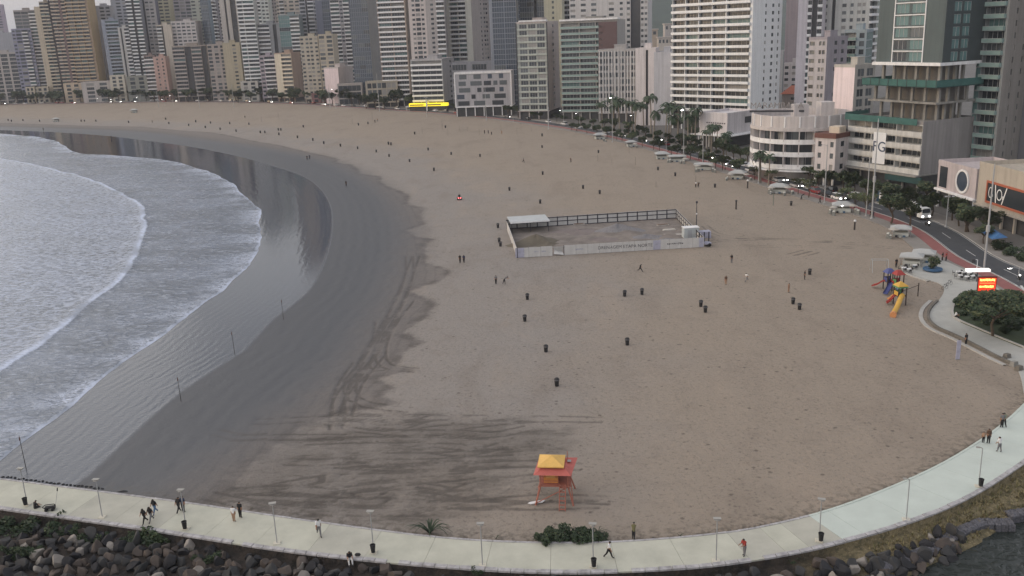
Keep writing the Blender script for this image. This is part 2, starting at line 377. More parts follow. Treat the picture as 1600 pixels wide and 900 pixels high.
# groomed dark patch
stn = sm(math_('ADD', ast, math_('MULTIPLY', math_('SUBTRACT', nS2, .5), 9.)), -2.5, 4.5)
stn = math_('MULTIPLY', math_('MULTIPLY', stn, sm(nS, .3, .62, .5, 1.)), sm(nA, .36, .62, .7, 1.))
dry = mix(math_('MULTIPLY', stn, .72), dry, P(88, 82, 77, .95))
dry = mix(math_('MULTIPLY', math_('MULTIPLY', stn, sm(nS2, .5, .62)), .5), dry, P(62, 56, 50, .95))
# damp lobes
damp = sm(math_('ADD', a5, math_('MULTIPLY', jit, .8)), -.3, .6)
dampc = mix(sm(nS, .45, .65), SAND_DAMP, P(104, 99, 96, 1.08))
rim = math_('MULTIPLY', sm(math_('ADD', a5, math_('MULTIPLY', jit, .8)), -1.2, .3), sm(a5, 2.5, .8))
col = mix(damp, dry, dampc); col = mix(math_('MULTIPLY', rim, math_('MULTIPLY', sm(nA, .4, .6), .6)), col, P(76, 70, 66, 1.))
# fine lines left by the swash on damp sand, along the shore
wv = math_('SINE', math_('MULTIPLY', math_('ADD', a3, math_('MULTIPLY', jit2, .5)), 3.1))
col = mix(math_('MULTIPLY', math_('MULTIPLY', damp, sm(wv, .55, 1.)), .22), col, P(80, 76, 74, 1.))
wet = sm(math_('ADD', a4, math_('MULTIPLY', jit2, 1.3)), -11., 7.)
col = mix(wet, col, SAND_WET)
tr = math_('MULTIPLY', sm(atr, .38, .1), sm(nA, .38, .52)); col = mix(math_('MULTIPLY', tr, .55), col, P(66, 60, 56, 1.))
# brown weed at the foot of the promenade
edge = math_('MULTIPLY', sm(apr, 6.5, 3.2), sm(nB, .45, .6)); col = mix(math_('MULTIPLY', edge, .5), col, P(72, 66, 56, 1.))
film = sm(math_('ADD', a3, math_('MULTIPLY', jit, .5)), -.5, .7)
col = mix(film, col, P(64, 71, 84, .85))
l.new(col, B.inputs['Base Color'])
sy = node('ShaderNodeSeparateXYZ'); l.new(tco, sy.inputs[0]); pool = math_('MULTIPLY', film, sm(math_('ADD', sy.outputs[1], math_('MULTIPLY', jit2, 4.)), 135., 185.))
rg = math_('ADD', math_('ADD', sm(film, 0., 1., 0., -.30), math_('MULTIPLY', pool, -.19)), math_('ADD', .92, sm(wet, 0., 1., 0., -.40)))
l.new(rg, B.inputs['Roughness']); B.inputs['Specular IOR Level'].default_value = .5
hgt = math_('ADD', math_('MULTIPLY', nF, .10), math_('ADD', math_('MULTIPLY', nB, .22), math_('MULTIPLY', nS, .16)))
wline = math_('MULTIPLY', math_('SINE', math_('ADD', math_('MULTIPLY', a3, 2.3), math_('MULTIPLY', jit2, 1.3))), sm(nA, .4, .62))
hgt = math_('ADD', math_('MULTIPLY', hgt, math_('MULTIPLY', math_('ADD', .12, sm(wet, 0., 1., .88, 0.)), math_('SUBTRACT', 1., math_('MULTIPLY', film, .96)))), math_('MULTIPLY', math_('MULTIPLY', wline, math_('SUBTRACT', wet, film)), .025))
# shallow ripples in the film of water (lines along the shore)
rip = math_('MULTIPLY', math_('SINE', math_('ADD', math_('MULTIPLY', a3, 4.4), math_('MULTIPLY', jit2, 2.2))), sm(nA, .35, .6, .0, 1.))
rip = math_('ADD', math_('MULTIPLY', rip, .014), math_('MULTIPLY', noise(2.2, 3, .5, None, .6), .035))
hgt = math_('ADD', hgt, math_('MULTIPLY', math_('MULTIPLY', rip, film), math_('SUBTRACT', 1., math_('MULTIPLY', pool, .72))))
bp = node('ShaderNodeBump'); bp.inputs['Distance'].default_value = 1.; bp.inputs['Strength'].default_value = .8
l.new(hgt, bp.inputs['Height']); l.new(bp.outputs[0], B.inputs['Normal'])
sand_me.materials.append(m)
struct(put(sand_me, 'beach_sand'))

# ---- sea: strips ruled between the water's edge, the foaming wave front and the open sea
ns_ = 800
l2 = resample(GL(L2), ns_, 2); l1 = resample(GL(L1), ns_, 2)
def wob(L_, a, seed):
    s_ = np.r_[0, np.cumsum(np.linalg.norm(np.diff(L_, axis=0), axis=1))]; q = np.c_[s_, np.zeros(len(s_))]
    w_ = a*(3.2*(vnoise(q, 19, seed)-.5)+1.2*(vnoise(q, 6, seed+1)-.5)+.5*(vnoise(q, 1.9, seed+2)-.5)); t = np.gradient(L_, axis=0); t /= np.linalg.norm(t, axis=1)[:, None]
    return L_+w_[:, None]*np.c_[-t[:, 1], t[:, 0]]
l2 = wob(l2, .5, 21); l1 = wob(l1, .65, 31)
# pair points on the two lines sensibly by following the same fraction
far = np.c_[np.linspace(-170, -900, ns_), np.linspace(95, 420, ns_)]
very = np.c_[np.linspace(-300, -9000, ns_), np.linspace(-400, 1500, ns_)]
rows = []; r1 = []
for i, k in enumerate(np.linspace(0, 1, 60)**1.2): rows.append(l2*(1-k)+l1*k)
for k in np.linspace(0, 1, 90)[1:]**1.3: rows.append(l1*(1-k)+far*k)
for k in np.linspace(0, 1, 20)[1:]: rows.append(far*(1-k)+very*k)
SV = np.array(rows).reshape(-1, 2)
e2 = np.abs(sdist(SV, l2)); e1 = sdist(SV, l1)
# after L1 rows are seaward: force the sign
rowi = np.repeat(np.arange(len(rows)), ns_); e1 = np.where(rowi >= 59, np.abs(e1), -np.abs(e1))
swell = .34*np.exp(-((e1-1.2)/1.5)**2)+.10*np.exp(-((e2-.8)/.9)**2)
swell += .10*np.exp(-((np.abs(e1)-26-8*(vnoise(SV, 60, 8)-.5))/3.)**2)*(e1 > 0)+.05*np.exp(-((e2-12-6*(vnoise(SV, 40, 9)-.5))/1.2)**2)*(e1 < 0)
swell += (.10*(vnoise(SV, 2.6, 5)-.5)+.12*(vnoise(SV*[1, .5], 3.4, 6)-.5))*np.clip(e2/8, 0, 1)*np.clip((e1+30)/40, .35, 1)
zz = .012+swell*np.clip(e2/.6, 0, 1)
sea_me = grid_mesh('sea', np.c_[SV, zz], lattice_idx(len(rows), ns_))
add_attr(sea_me, 'e1', np.clip(e1, -200, 400)); add_attr(sea_me, 'e2', np.clip(e2, 0, 400))
m = bpy.data.materials.new('sea water'); m.use_nodes = True
n, l, node, math_, mix, sm, noise, attr, tco = ns(m); B = n['Principled BSDF']
a1, a2 = attr('e1'), attr('e2')
mp = node('ShaderNodeMapping'); mp.inputs['Rotation'].default_value = (0, 0, .35); mp.inputs['Scale'].default_value = (.75, 1.5, 1); l.new(tco, mp.inputs[0]); mv = mp.outputs[0]
n1 = noise(.85, 4, .55, mv, .5); n2 = noise(.30, 4, .6, mv); n3 = noise(.06, 4, .5, mv); n4 = noise(2.4, 4, .6, mv, .5); n5 = noise(.022, 3, .5)
water = mix(sm(n3, .35, .65), P(104, 113, 126, .9), P(122, 132, 149, .9))
# lacy foam: bands between noise levels
lace = math_('SUBTRACT', 1., sm(math_('ABSOLUTE', math_('SUBTRACT', n1, .5)), .0, .07))
lace2 = sm(n4, .52, .66)
beh = math_('MULTIPLY', sm(a1, -.5, .6), sm(math_('ADD', a1, math_('MULTIPLY', math_('SUBTRACT', n5, .5), 80.)), 95., 20.))     # churned water behind the front
f1 = math_('MULTIPLY', beh, math_('ADD', math_('MULTIPLY', sm(n1, .38, .64), .52), math_('MULTIPLY', math_('MULTIPLY', lace2, sm(n1, .38, .5)), .30)))
front = math_('MULTIPLY', sm(math_('ADD', a1, math_('MULTIPLY', math_('SUBTRACT', n4, .5), 1.4)), -.35, .2), sm(math_('ADD', a1, math_('MULTIPLY', math_('SUBTRACT', n1, .5), 3.)), 1.7, .3)); front = math_('MULTIPLY', front, sm(n3, .32, .55, .35, 1.))
edge = math_('MULTIPLY', sm(math_('ADD', a2, math_('MULTIPLY', math_('SUBTRACT', n2, .5), 3.)), .9, .25), sm(n3, .35, .6, .25, .8))
swash = math_('MULTIPLY', math_('MULTIPLY', sm(a2, 9., 1.), sm(n3, .42, .6)), math_('ADD', math_('MULTIPLY', lace, .8), math_('MULTIPLY', lace2, .45)))
mid = math_('ADD', math_('MULTIPLY', math_('MULTIPLY', sm(n1, .44, .62), sm(n2, .3, .6)), .28), math_('MULTIPLY', math_('MULTIPLY', lace2, sm(n3, .4, .6)), .22))
foam = math_('MINIMUM', math_('MAXIMUM', math_('MAXIMUM', f1, front), math_('MAXIMUM', math_('MAXIMUM', edge, swash), mid)), 1.)
l.new(mix(foam, water, (.60, .66, .80)), B.inputs['Base Color'])
l.new(math_('ADD', .16, math_('MULTIPLY', foam, .6)), B.inputs['Roughness']); B.inputs['IOR'].default_value = 1.33
hh = math_('ADD', math_('MULTIPLY', n1, .42), math_('ADD', math_('MULTIPLY', n4, .10), math_('MULTIPLY', n2, .55)))
hh = math_('ADD', hh, math_('MULTIPLY', foam, .06))
bp = node('ShaderNodeBump'); bp.inputs['Distance'].default_value = 1.; bp.inputs['Strength'].default_value = .75
l.new(hh, bp.inputs['Height']); l.new(bp.outputs[0], B.inputs['Normal'])
sea_me.materials.append(m); struct(put(sea_me, 'sea'))

# ---- pavements and road along the beach: strips offset from the sea side kerb (far end first, so left of travel = inland)
def strip(name, a, b, z, mat, skirt=.0, uv=False):
    n_ = len(a); mb = MB()
    vs = [(p[0], p[1], z) for p in a]+[(p[0], p[1], z) for p in b]
    mb.add(vs, [(i, i+1, n_+i+1, n_+i) for i in range(n_-1)])
    if skirt:
        for ln in (a, b):
            o = len(mb.v); mb.v += [(p[0], p[1], z) for p in ln]+[(p[0], p[1], z-skirt) for p in ln]
            mb.f += [(o+i, o+i+1, o+n_+i+1, o+n_+i) for i in range(n_-1)]; mb.m += [0]*(n_-1)
    return mb.build(name, mat)
M('asphalt', P(66, 68, 72, 1.05), .85, .18, .4, .1, 12); M('paving', P(118, 114, 110), .85, .15, .6); M('bike lane red', P(122, 78, 76), .8, .18, .5)
M('kerb stone', P(150, 148, 144), .8, .15, .8); M('road paint', P(176, 176, 174), .7, .2, 1.2); M('city ground', P(92, 90, 88), .9, .2, .05); M('garden green', P(52, 62, 44), .95, .4, .3)
O = lambda d: offset(kerb, d)
struct(strip('beach_pavement', O(-6.4), O(-2.86), .10, M('paving'), .3))
struct(strip('bike_lane', O(-2.84), O(-.2), .104, M('bike lane red'), .12))
struct(strip('kerb', O(-.18), O(.0), .14, M('kerb stone'), .2))
struct(strip('road', O(-.05), O(6.9), .015, M('asphalt')))
struct(strip('kerb', O(6.86), O(7.04), .14, M('kerb stone'), .2))
struct(strip('street_pavement', O(7.06), O(12.5), .10, M('paving'), .2))
cl = O(3.45)
for i in range(2, 256, 3):
    if i < 90: continue
    struct(strip('lane_marking', O(3.38)[i:i+2], O(3.52)[i:i+2], .021, M('road paint')))
struct(strip('edge_line', O(.3)[120:], O(.42)[120:], .021, M('road paint'))); struct(strip('edge_line', O(6.45)[120:], O(6.57)[120:], .021, M('road paint')))
# land behind the street, out to the horizon
inl = O(12.4); mb = MB(); n_ = len(inl)
outer = np.c_[np.linspace(-9000, 9000, n_), np.full(n_, 12000.)]; outer[0] = (-9000, 1000); outer[-1] = (9000, -3000)
outer[1:-1, 1] = 12000
mid_ = inl+np.c_[np.linspace(-100, 300, n_), np.linspace(500, 60, n_)]
vs = [(p[0], p[1], .09) for p in inl]+[(p[0], p[1], .09) for p in mid_]+[(p[0], p[1], .0) for p in outer]
mb.add(vs, [(i, i+1, n_+i+1, n_+i) for i in range(n_-1)]+[(n_+i, n_+i+1, 2*n_+i+1, 2*n_+i) for i in range(n_-1)])
struct(mb.build('city_ground', M('city ground')))
# ================================================================== BUILDINGS
GL_D = M('window glass dark', (.035, .042, .05), .18, .0, spec=.6); GL_M = M('window glass grey', (.10, .115, .125), .22, 0., spec=.6)
GL_C = M('curtained window', (.30, .29, .28), .5, .1, 1.); GL_G = M('green glass', (.12, .21, .21), .15, .15, .2, spec=.6); GL_B = M('blue glass', (.055, .075, .105), .12, .15, .15, spec=.6)
GL_T = M('pale green glass', (.24, .33, .31), .25, .15, .3, spec=.5)
FRAME = M('window frame', (.45, .45, .45), .5, 0.); WHITE = M('white paint', (.78, .78, .79), .6, .08, .4, streak=.15); DARKM = M('dark metal', (.05, .05, .055), .5, 0.)
CONC = M('raw concrete', P(128, 126, 122), .9, .22, .4, streak=.25)
PANES = [GL_D, GL_D, GL_D, GL_M, GL_M, GL_C, GL_D, GL_C]
def wall(r, g, b, k=1.6, streak=.18):
    m_ = (r+g+b)/3; r, g, b = [round(c*.78+m_*.22) for c in (r, g, b)]
    return M(f'stucco {r} {g} {b}', P(r, g, b, k), .85, .10, .25, 0, streak=streak)

def parse(spec):
    """'k1 w2 b4*3' -> list of (kind, weight)"""
    o = []
    for t in spec.split():
        t, _, rep = t.partition('*'); o += [(t[0], float(t[1:] or 1))]*int(rep or 1)
    return o
BAL = {}
class Face:
    """one facade in the building's own frame: origin, u axis, outward normal"""
    def __init__(s, root, O, U, N, W, n, fh, z0, spec, wmat, amat, ppm, vis_floor, gmat=None, z_off=0, name='wall', bal_out=.9, seed=0):
        rnd = random.Random(seed+int(W*100)); O = Vector(O); U = Vector(U); N = Vector(N)
        cols = parse(spec); tw = sum(w for _, w in cols); u = 0; mb = MB(); stuff = MB(); sbal = MB(); cnt = 0; sup = MB()
        up_ = Vector((0, 0, 1)); H = n*fh
        pt = lambda a, z, d=0.: tuple(O+U*a+up_*(z0+z)+N*d)
        pmats = [GL_D, GL_M, GL_C, GL_G, GL_B, GL_T]
        for kind, w in cols:
            w = w/tw*W; a, b = u, u+w; u = b
            if kind == 'k': mb.quad(pt(a, 0), pt(b, 0), pt(b, H), pt(a, H)); continue
            if kind == 's':                                     # deep dark slot running the full height
                d = -1.2
                mb.quad(pt(a, 0), pt(a, 0, d), pt(a, H, d), pt(a, H)); mb.quad(pt(b, 0, d), pt(b, 0), pt(b, H), pt(b, H, d))
                sup_ = MB().quad(pt(a, 0, d), pt(b, 0, d), pt(b, H, d), pt(a, H, d)); sup_.build('recess_back', M('slot grey', (.09, .09, .095), .8, .2), root); continue
            ins, zb, zt, dep = {'w': (.14, .95, 2.35, -.22), 'b': (.03, .12, fh-.22, -1.3), 'B': (.03, .12, fh-.22, -1.3), 'g': (.02, .10, fh-.18, -.10), 'c': (.08, .75, fh-.35, -.18), 'l': (.04, .3, fh-.5, -.14), 'o': (.012, 1.3, fh-.3, -2.6)}[kind]
            i = ins*w; a2, b2 = a+i, b-i
            zb *= fh/3 if kind == 'w' else 1; zt *= fh/3 if kind == 'w' else 1
            mb.quad(pt(a, 0), pt(a2, 0), pt(a2, H), pt(a, H)); mb.quad(pt(b2, 0), pt(b, 0), pt(b, H), pt(b2, H))
            hp = (zt-zb); wp = b2-a2
            big = max(hp, wp)*ppm >= 9
            pane = {}
            zc = 0
            for f in range(n):
                z1, z2 = f*fh+zb, f*fh+zt
                mb.quad(pt(a2, zc), pt(b2, zc), pt(b2, z1), pt(a2, z1)); zc = z2
                for q in ((a2, z1, a2, z2), (b2, z2, b2, z1), (a2, z2, b2, z2), (b2, z1, a2, z1)):       # reveals
                    mb.quad(pt(q[0], q[1]), pt(q[2], q[3]), pt(q[2], q[3], dep), pt(q[0], q[1], dep))
                if kind in 'gl' and gmat: mi = pmats.index(gmat) if rnd.random() > .22 else rnd.choice([0, 1, pmats.index(gmat)])
                elif kind in 'bB': mi = rnd.choice([0, 0, 0, 0, 1, 1, 2, 3])
                else: mi = rnd.choice([0, 0, 0, 1, 1, 2])
                ind = big and f < vis_floor and cnt < 290
                if ind:
                    cnt += 1
                    if mi not in pane:
                        p = MB(); X = U; 
                        loc = lambda a_, z_, d_=0.: tuple(U*a_+up_*z_+N*d_)
                        p.quad(loc(0, 0), loc(wp, 0), loc(wp, hp), loc(0, hp), 0)
                        nm = max(1, min(5, round(wp/1.5)))
                        for k in range(nm+1):
                            uu = k*wp/nm; p.obox(loc(uu, hp/2, .03), (.04, .03, hp/2), (U, N, up_), 1)
                        p.obox(loc(wp/2, hp-.03, .03), (wp/2, .03, .03), (U, N, up_), 1)
                        pane[mi] = p.mesh('window', [pmats[mi], FRAME])
                    put(pane[mi], 'window', root, pt(a2, z1, dep))
                else:
                    stuff.quad(pt(a2, z1, dep), pt(b2, z1, dep), pt(b2, z2, dep), pt(a2, z2, dep), mi)
                if kind in 'bB':                               # slab and parapet
                    oo = bal_out
                    key = (id(root), kind, round(w, 3), tuple(U))
                    if ind:
                        if key not in BAL:
                            p = MB(); lo = lambda a_, z_, d_: tuple(U*a_+up_*z_+N*d_)
                            p.obox(lo(w/2, .06, oo/2-.002), (w/2-.04, oo/2, .08), (U, N, up_), 0)
                            p.obox(lo(w/2, .55, oo-.05), (w/2-.04, .05, .5), (U, N, up_), 1 if kind == 'B' else 0)
                            for ss in (.06, w-.06): p.obox(lo(ss, .55, oo/2-.05), (.05, oo/2-.055, .5), (U, N, up_), 1 if kind == 'B' else 0)
                            if kind == 'B': p.obox(lo(w/2, 1.08, oo-.05), (w/2-.04, .04, .03), (U, N, up_), 2)
                            BAL[key] = p.mesh('balcony', [amat, GL_T, FRAME])
                        put(BAL[key], 'balcony', root, pt(a, f*fh))
                    else:
                        c = O+U*(a+w/2)+up_*(z0+f*fh)
                        sbal.obox(c+N*(oo/2-.002)+up_*.06, (w/2-.04, oo/2, .08), (U, N, up_), 0)
                        sbal.obox(c+N*(oo-.05)+up_*.55, (w/2-.04, .05, .5), (U, N, up_), 1 if kind == 'B' else 0)
            mb.quad(pt(a2, zc), pt(b2, zc), pt(b2, H), pt(a2, H))
        mb.build(name, wmat, root)
        if stuff.f: struct(stuff.build('windows', pmats, root), 'stuff')
        if sbal.f: struct(sbal.build('balconies', [amat, GL_T], root), 'stuff')
def column_x(p, ym):
    """image x at row ym of the vertical line standing on p"""
    h = height_to((p[0], p[1], 0.), ym) if PX((p[0], p[1], 0.))[1] > ym else 0.
    return PX((p[0], p[1], h))[0]
_kq = np.array([PX((p[0], p[1], 0.)) for p in offset(kerb, 14.)])
def kerb_y(x): return float(np.interp(x, _kq[:, 0], _kq[:, 1]))
NB = [0]
def building(name, label, xl, cx, xr, by, top=None, n=None, fh=3., a=14, front='w1*4', side='k1', wmat=None, smat=None, amat=None, ym=None, base=0, bmat=None, gmat=None, roof='flat', bal=.9, dmin=7, dmax=34, dep=None, cat='building', group='buildings along the seafront', zbase=.09, byl=None, head=None):
    NB[0] += 1
    ym = ym if ym is not None else by-25
    if cx < 900: by = min(by, kerb_y(cx)-max(0., (174 if cx > 560 else 168.5)-by)*.5)
    C = G(cx, by, 0.); C0 = Vector((C.x, C.y, 0)); 
    # pull the corner so that its vertical passes cx at row ym
    for _ in range(6): C0 = G(PX(C0)[0]+(cx-column_x(C0, ym)), by, 0.)
    C0 = Vector((C0.x, C0.y, 0.)); v = C0.normalized(); lp = Vector((-v.y, v.x, 0)); ar = math.radians(a)
    if byl is not None:
        t = G(xl, byl)-C0; t.z = 0; t.normalize()
        s_ = Vector((t.y, -t.x, 0)); a = 20
        if s_.dot(v) < 0: s_ = -s_
    else:
        t = lp*math.cos(ar)+v*math.sin(ar); s_ = -lp*math.sin(ar)+v*math.cos(ar)
    lo, hi = 1., 160.
    for _ in range(30):
        m_ = (lo+hi)/2
        if column_x(C0+t*m_, ym) > xl: lo = m_
        else: hi = m_
    Wd = lo
    if dep: D = dep
    elif xr is not None and a > 1:
        lo, hi = .5, 120.
        for _ in range(30):
            m_ = (lo+hi)/2
            if column_x(C0+s_*m_, ym) < xr: lo = m_
            else: hi = m_
        D = min(max(lo, dmin), dmax)
    else: D = 14.
    H = height_to((C0.x, C0.y, 0.), top) if top is not None else n*fh+base
    if top is not None: n = max(1, round((H-base)/fh)); fh = (H-base)/n
    rz = math.atan2(-t.y, -t.x)
    root = thing(name, label, cat, (C0.x, C0.y, zbase), rz, group)
    wmat = wmat or wall(150, 148, 146); smat = smat or wmat; amat = amat or WHITE
    ppm = pxm((C0.x, C0.y, 10.)); vis = int((height_to((C0.x, C0.y, 0.), -6)-base)/fh)+1
    kw = dict(ppm=ppm, vis_floor=vis, gmat=gmat, bal_out=bal)
    Face(root, (-Wd, 0, 0), (1, 0, 0), (0, -1, 0), Wd, n, fh, base, front, wmat, amat, seed=NB[0], name='front_wall', **kw)
    Face(root, (0, 0, 0), (0, 1, 0), (1, 0, 0), D, n, fh, base, side, smat, amat, seed=NB[0]+50, name='side_wall', **kw)
    mb = MB(); Ht = base+n*fh
    mb.quad((-Wd, D, 0), (-Wd, 0, 0), (-Wd, 0, Ht), (-Wd, D, Ht)); mb.quad((0, D, 0), (-Wd, D, 0), (-Wd, D, Ht), (0, D, Ht))
    mb.quad((-Wd, 0, Ht), (0, 0, Ht), (0, D, Ht), (-Wd, D, Ht))
    mb.build('rear_wall', smat, root)
    if base:                                           # shop level: recessed dark front between piers
        g = MB(); g.box(-Wd+.4, -.4, .8, D-.1, 0, base-.35, 0); g.box(-Wd-.3, .3, -.6, D, base-.35, base-.002, 1)
        k = max(2, round(Wd/5))
        for i in range(k+1):
            x = -Wd+.5+(Wd-1)*i/k; g.box(x-.25, x+.25, .0, .5, 0, base-.35, 1)
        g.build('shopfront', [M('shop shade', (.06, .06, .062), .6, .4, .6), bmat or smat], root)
    p = MB()                                           # parapet ring, stair head and tank
    th = .25
    for x0, x1, y0, y1 in ((-Wd-.05, .05, -.05, th), (-Wd-.05, .05, D-th, D+.05), (-Wd-.05, -Wd+th, th, D-th), (-th, .05, th, D-th)): p.box(x0, x1, y0, y1, Ht+.003, Ht+.9)
    p.build('parapet', smat if roof != 'white' else WHITE, root)
    if Wd > 7 and D > 6 and (head if head is not None else n >= 8):
        q = MB(); q.box(-Wd*.62, -Wd*.3, D*.4, D*.75, Ht+.002, Ht+2.8); q.box(-Wd*.63, -Wd*.29, D*.38, D*.77, Ht+2.8, Ht+3.)
        q.build('stair_head', smat, root)
    return root, Wd, D, Ht, fh, n
def roof_box(b, x0, x1, y0, y1, z0, z1, mat, name='penthouse'):
    root, Wd, D, Ht = b[:4]
    MB().box(x0*Wd-Wd, x1*Wd-Wd, y0*D, y1*D, Ht+z0, Ht+z1).build(name, mat, root)
def text_mesh(name, s, size, mat, parent=None, loc=(0, 0, 0), rot=(math.pi/2, 0, 0), ext=.03, align='CENTER'):
    cu = bpy.data.curves.new(name, 'FONT'); cu.body = s; cu.size = size; cu.extrude = ext; cu.align_x = align; cu.align_y = 'CENTER'
    o = bpy.data.objects.new(name, cu); COL.objects.link(o)
    dg = bpy.context.evaluated_depsgraph_get(); me = bpy.data.meshes.new_from_object(o.evaluated_get(dg))
    bpy.data.objects.remove(o); me.materials.clear(); me.materials.append(mat)
    o = put(me, name, parent, loc); o.rotation_euler = rot; return o

# ---------------- right hand side, near to far
r1 = building('glass_tower', 'tall tower with green glass balconies and brown grey side wall at right edge', 1514, 1556, 1592, 300, n=42, fh=3.05, a=38, front='g1 B4 k.4', side='k3 w.8 k3 w.8 k2', wmat=wall(112, 116, 118), smat=wall(112, 108, 104), amat=wall(120, 128, 130), gmat=GL_G, ym=220, base=5)
Face(r1[0], (0, r1[2]+.01, 0), (1, 0, 0), (0, -1, 0), 9, 40, 3.05, 5, 'k1 w1 k.6 w1 k1', wall(84, 86, 92), WHITE, 6, 0, name='wing_wall')
MB().box(.02, 9, r1[2]+.02, r1[2]+12, 0, 127).build('wing', wall(84, 86, 92), r1[0])

# car park podium with an unfinished tower over it
fg = building('car_park_podium', 'concrete car park podium with open bands and hanging banner, under unfinished tower', 1323, 1439, 1512, 306, byl=287, top=196, a=26, front='o1*3', side='k1', wmat=M('pale concrete', P(176, 175, 172), .9, .15, .4, streak=.2), smat=wall(118, 114, 112), amat=CONC, ym=240, base=5.4, bmat=CONC, roof='flat', dmax=40, dmin=20)
fr, fW, fD, fH, ffh, fn = fg
for f in range(fn):                                    # open decks: dark panes set inside stand in for shade between pale parapets
    z = 5.4+f*ffh
    MB().box(-fW+.1, -.1, -.25, .0-.003, z+.02, z+1.25).build('deck_parapet', M('pale concrete'), fr)
    for k in range(2): MB().box(-fW*(k+.5)/2-.22, -fW*(k+.5)/2+.22, -.2, -.004, z+1.25, z+ffh-.3).build('pillar', CONC, fr)
MB().box(-fW-.2, .2, -1.6, 0, 4.9, 5.3).build('canopy', CONC, fr)
bn = MB().quad((-fW*.62, -.34, 7.0), (-fW*.45, -.34, 7.0), (-fW*.45, -.34, 15.6), (-fW*.62, -.34, 15.6)); bn.quad((-fW*.62, -.32, 15.6), (-fW*.45, -.32, 15.6), (-fW*.45, -.32, 7), (-fW*.62, -.32, 7))
bo = bn.build('banner', M('banner white', (.7, .71, .73), .7, .05), fr)
text_mesh('lettering', 'FG', 3.9, M('banner navy', (.03, .05, .10), .6, 0), bo, (-fW*.535, -.37, 11.6))
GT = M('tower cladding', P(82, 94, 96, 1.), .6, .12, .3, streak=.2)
tw = thing('unfinished_tower', 'grey green clad tower rising over raw concrete floors with green netting', 'building', fr.location, fr.rotation_euler.z, 'buildings along the seafront')
X0, X1, Y0, Y1 = -fW+4.6, .6, 4.2, fD-1
z = fH
for k, (ins, hh) in enumerate(((1.2, 5.0), (0., 4.6), (1.2, 5.2))):          # raw floors with columns
    MB().box(X0+ins-1, X1-ins, Y0+ins-1, Y1-ins, z, z+.55).build('floor_slab', CONC, tw)
    MB().box(X0+ins+2.4, X1-ins-2.5, Y0+ins+2.4, Y1-ins-2.5, z+.55, z+hh).build('core_wall', wall(96, 92, 88), tw)
    for q in range(6):
        x = X0+ins+.4+(X1-X0-2*ins-.8)*q/5
        MB().box(x-.35, x+.35, Y0+ins, Y0+ins+.7, z+.55, z+hh).build('column', CONC, tw)
    for q in range(1, 4):
        y = Y0+ins+.4+(Y1-Y0-2*ins-.8)*q/4
        MB().box(X1-ins-1.0, X1-ins-.3, y-.35, y+.35, z+.55, z+hh).build('column', CONC, tw)
    z += hh
    if k == 1:                                          # wide safety deck with netting
        MB().box(X0-2.2, X1+1.2, Y0-2.6, Y1, z-.25, z-.002).build('safety_deck', M('green netting dark', P(44, 66, 64), .9, .3, .6), tw)
        NET = M('green netting', P(58, 92, 88), .9, .3, .5)
        nb = MB(); nb.box(X0-2.2, X1+1.2, Y0-2.6, Y0-2.5, z, z+1.7); nb.box(X1+1.1, X1+1.2, Y0-2.5, Y1, z, z+1.7); nb.box(X0-2.2, X0-2.1, Y0-2.5, Y1, z, z+1.7)
        nb.build('safety_net', NET, tw)
        for q in range(9): MB().box(X0-2.2+(X1-X0+3.2)*q/8-.05, X0-2.2+(X1-X0+3.2)*q/8+.05, Y0-2.7, Y0-2.62, z-.2, z+2.0).build('net_post', DARKM, tw)
MB().box(X0-.6, X1+.2, Y0-.8, Y1, z, z+.8).build('floor_slab', WHITE, tw)
z += .8; ZT = z
Face(tw, (X0, Y0, 0), (1, 0, 0), (0, -1, 0), X1-X0, 30, 3.1, ZT, 'k3.2 l2.6 k.25 l2.6 k3.6', GT, WHITE, 6, 14, gmat=GL_G, name='front_wall')
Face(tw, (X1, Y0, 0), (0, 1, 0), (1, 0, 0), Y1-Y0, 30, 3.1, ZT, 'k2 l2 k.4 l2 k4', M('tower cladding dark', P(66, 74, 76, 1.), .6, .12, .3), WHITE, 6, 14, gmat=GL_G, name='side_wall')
MB().box(X0+.01, X1-1.5, Y0+1.5, Y1-.01, ZT, ZT+93).build('core', GT, tw)
wf = MB()
for f in range(8):
    zz_ = ZT+f*3.1; xa = X0+(X1-X0)*3.2/12.25; xb = X0+(X1-X0)*8.65/12.25
    wf.box(xa-.25, xb+.25, Y0-.18, Y0-.002, zz_+2.75, zz_+3.0); 
wf.box(xa-.3, xa-.02, Y0-.17, Y0-.003, ZT, ZT+24); wf.box(xb+.02, xb+.3, Y0-.17, Y0-.003, ZT, ZT+24)
wf.build('window_surround', WHITE, tw)
nb = MB(); nb.box(-fW-.6, -fW*.05, -.9, -.82, fH-.2, fH+1.5); nb.box(-fW-.6, -fW-.52, -.82, 8, fH-.2, fH+1.9); nb.build('safety_net', NET, fr)
MB().box(-fW*.4, 1.5, -1.2, -.45, 3.2, 4.85).build('hoarding', M('green hoarding', P(40, 66, 66), .8, .2), fr)

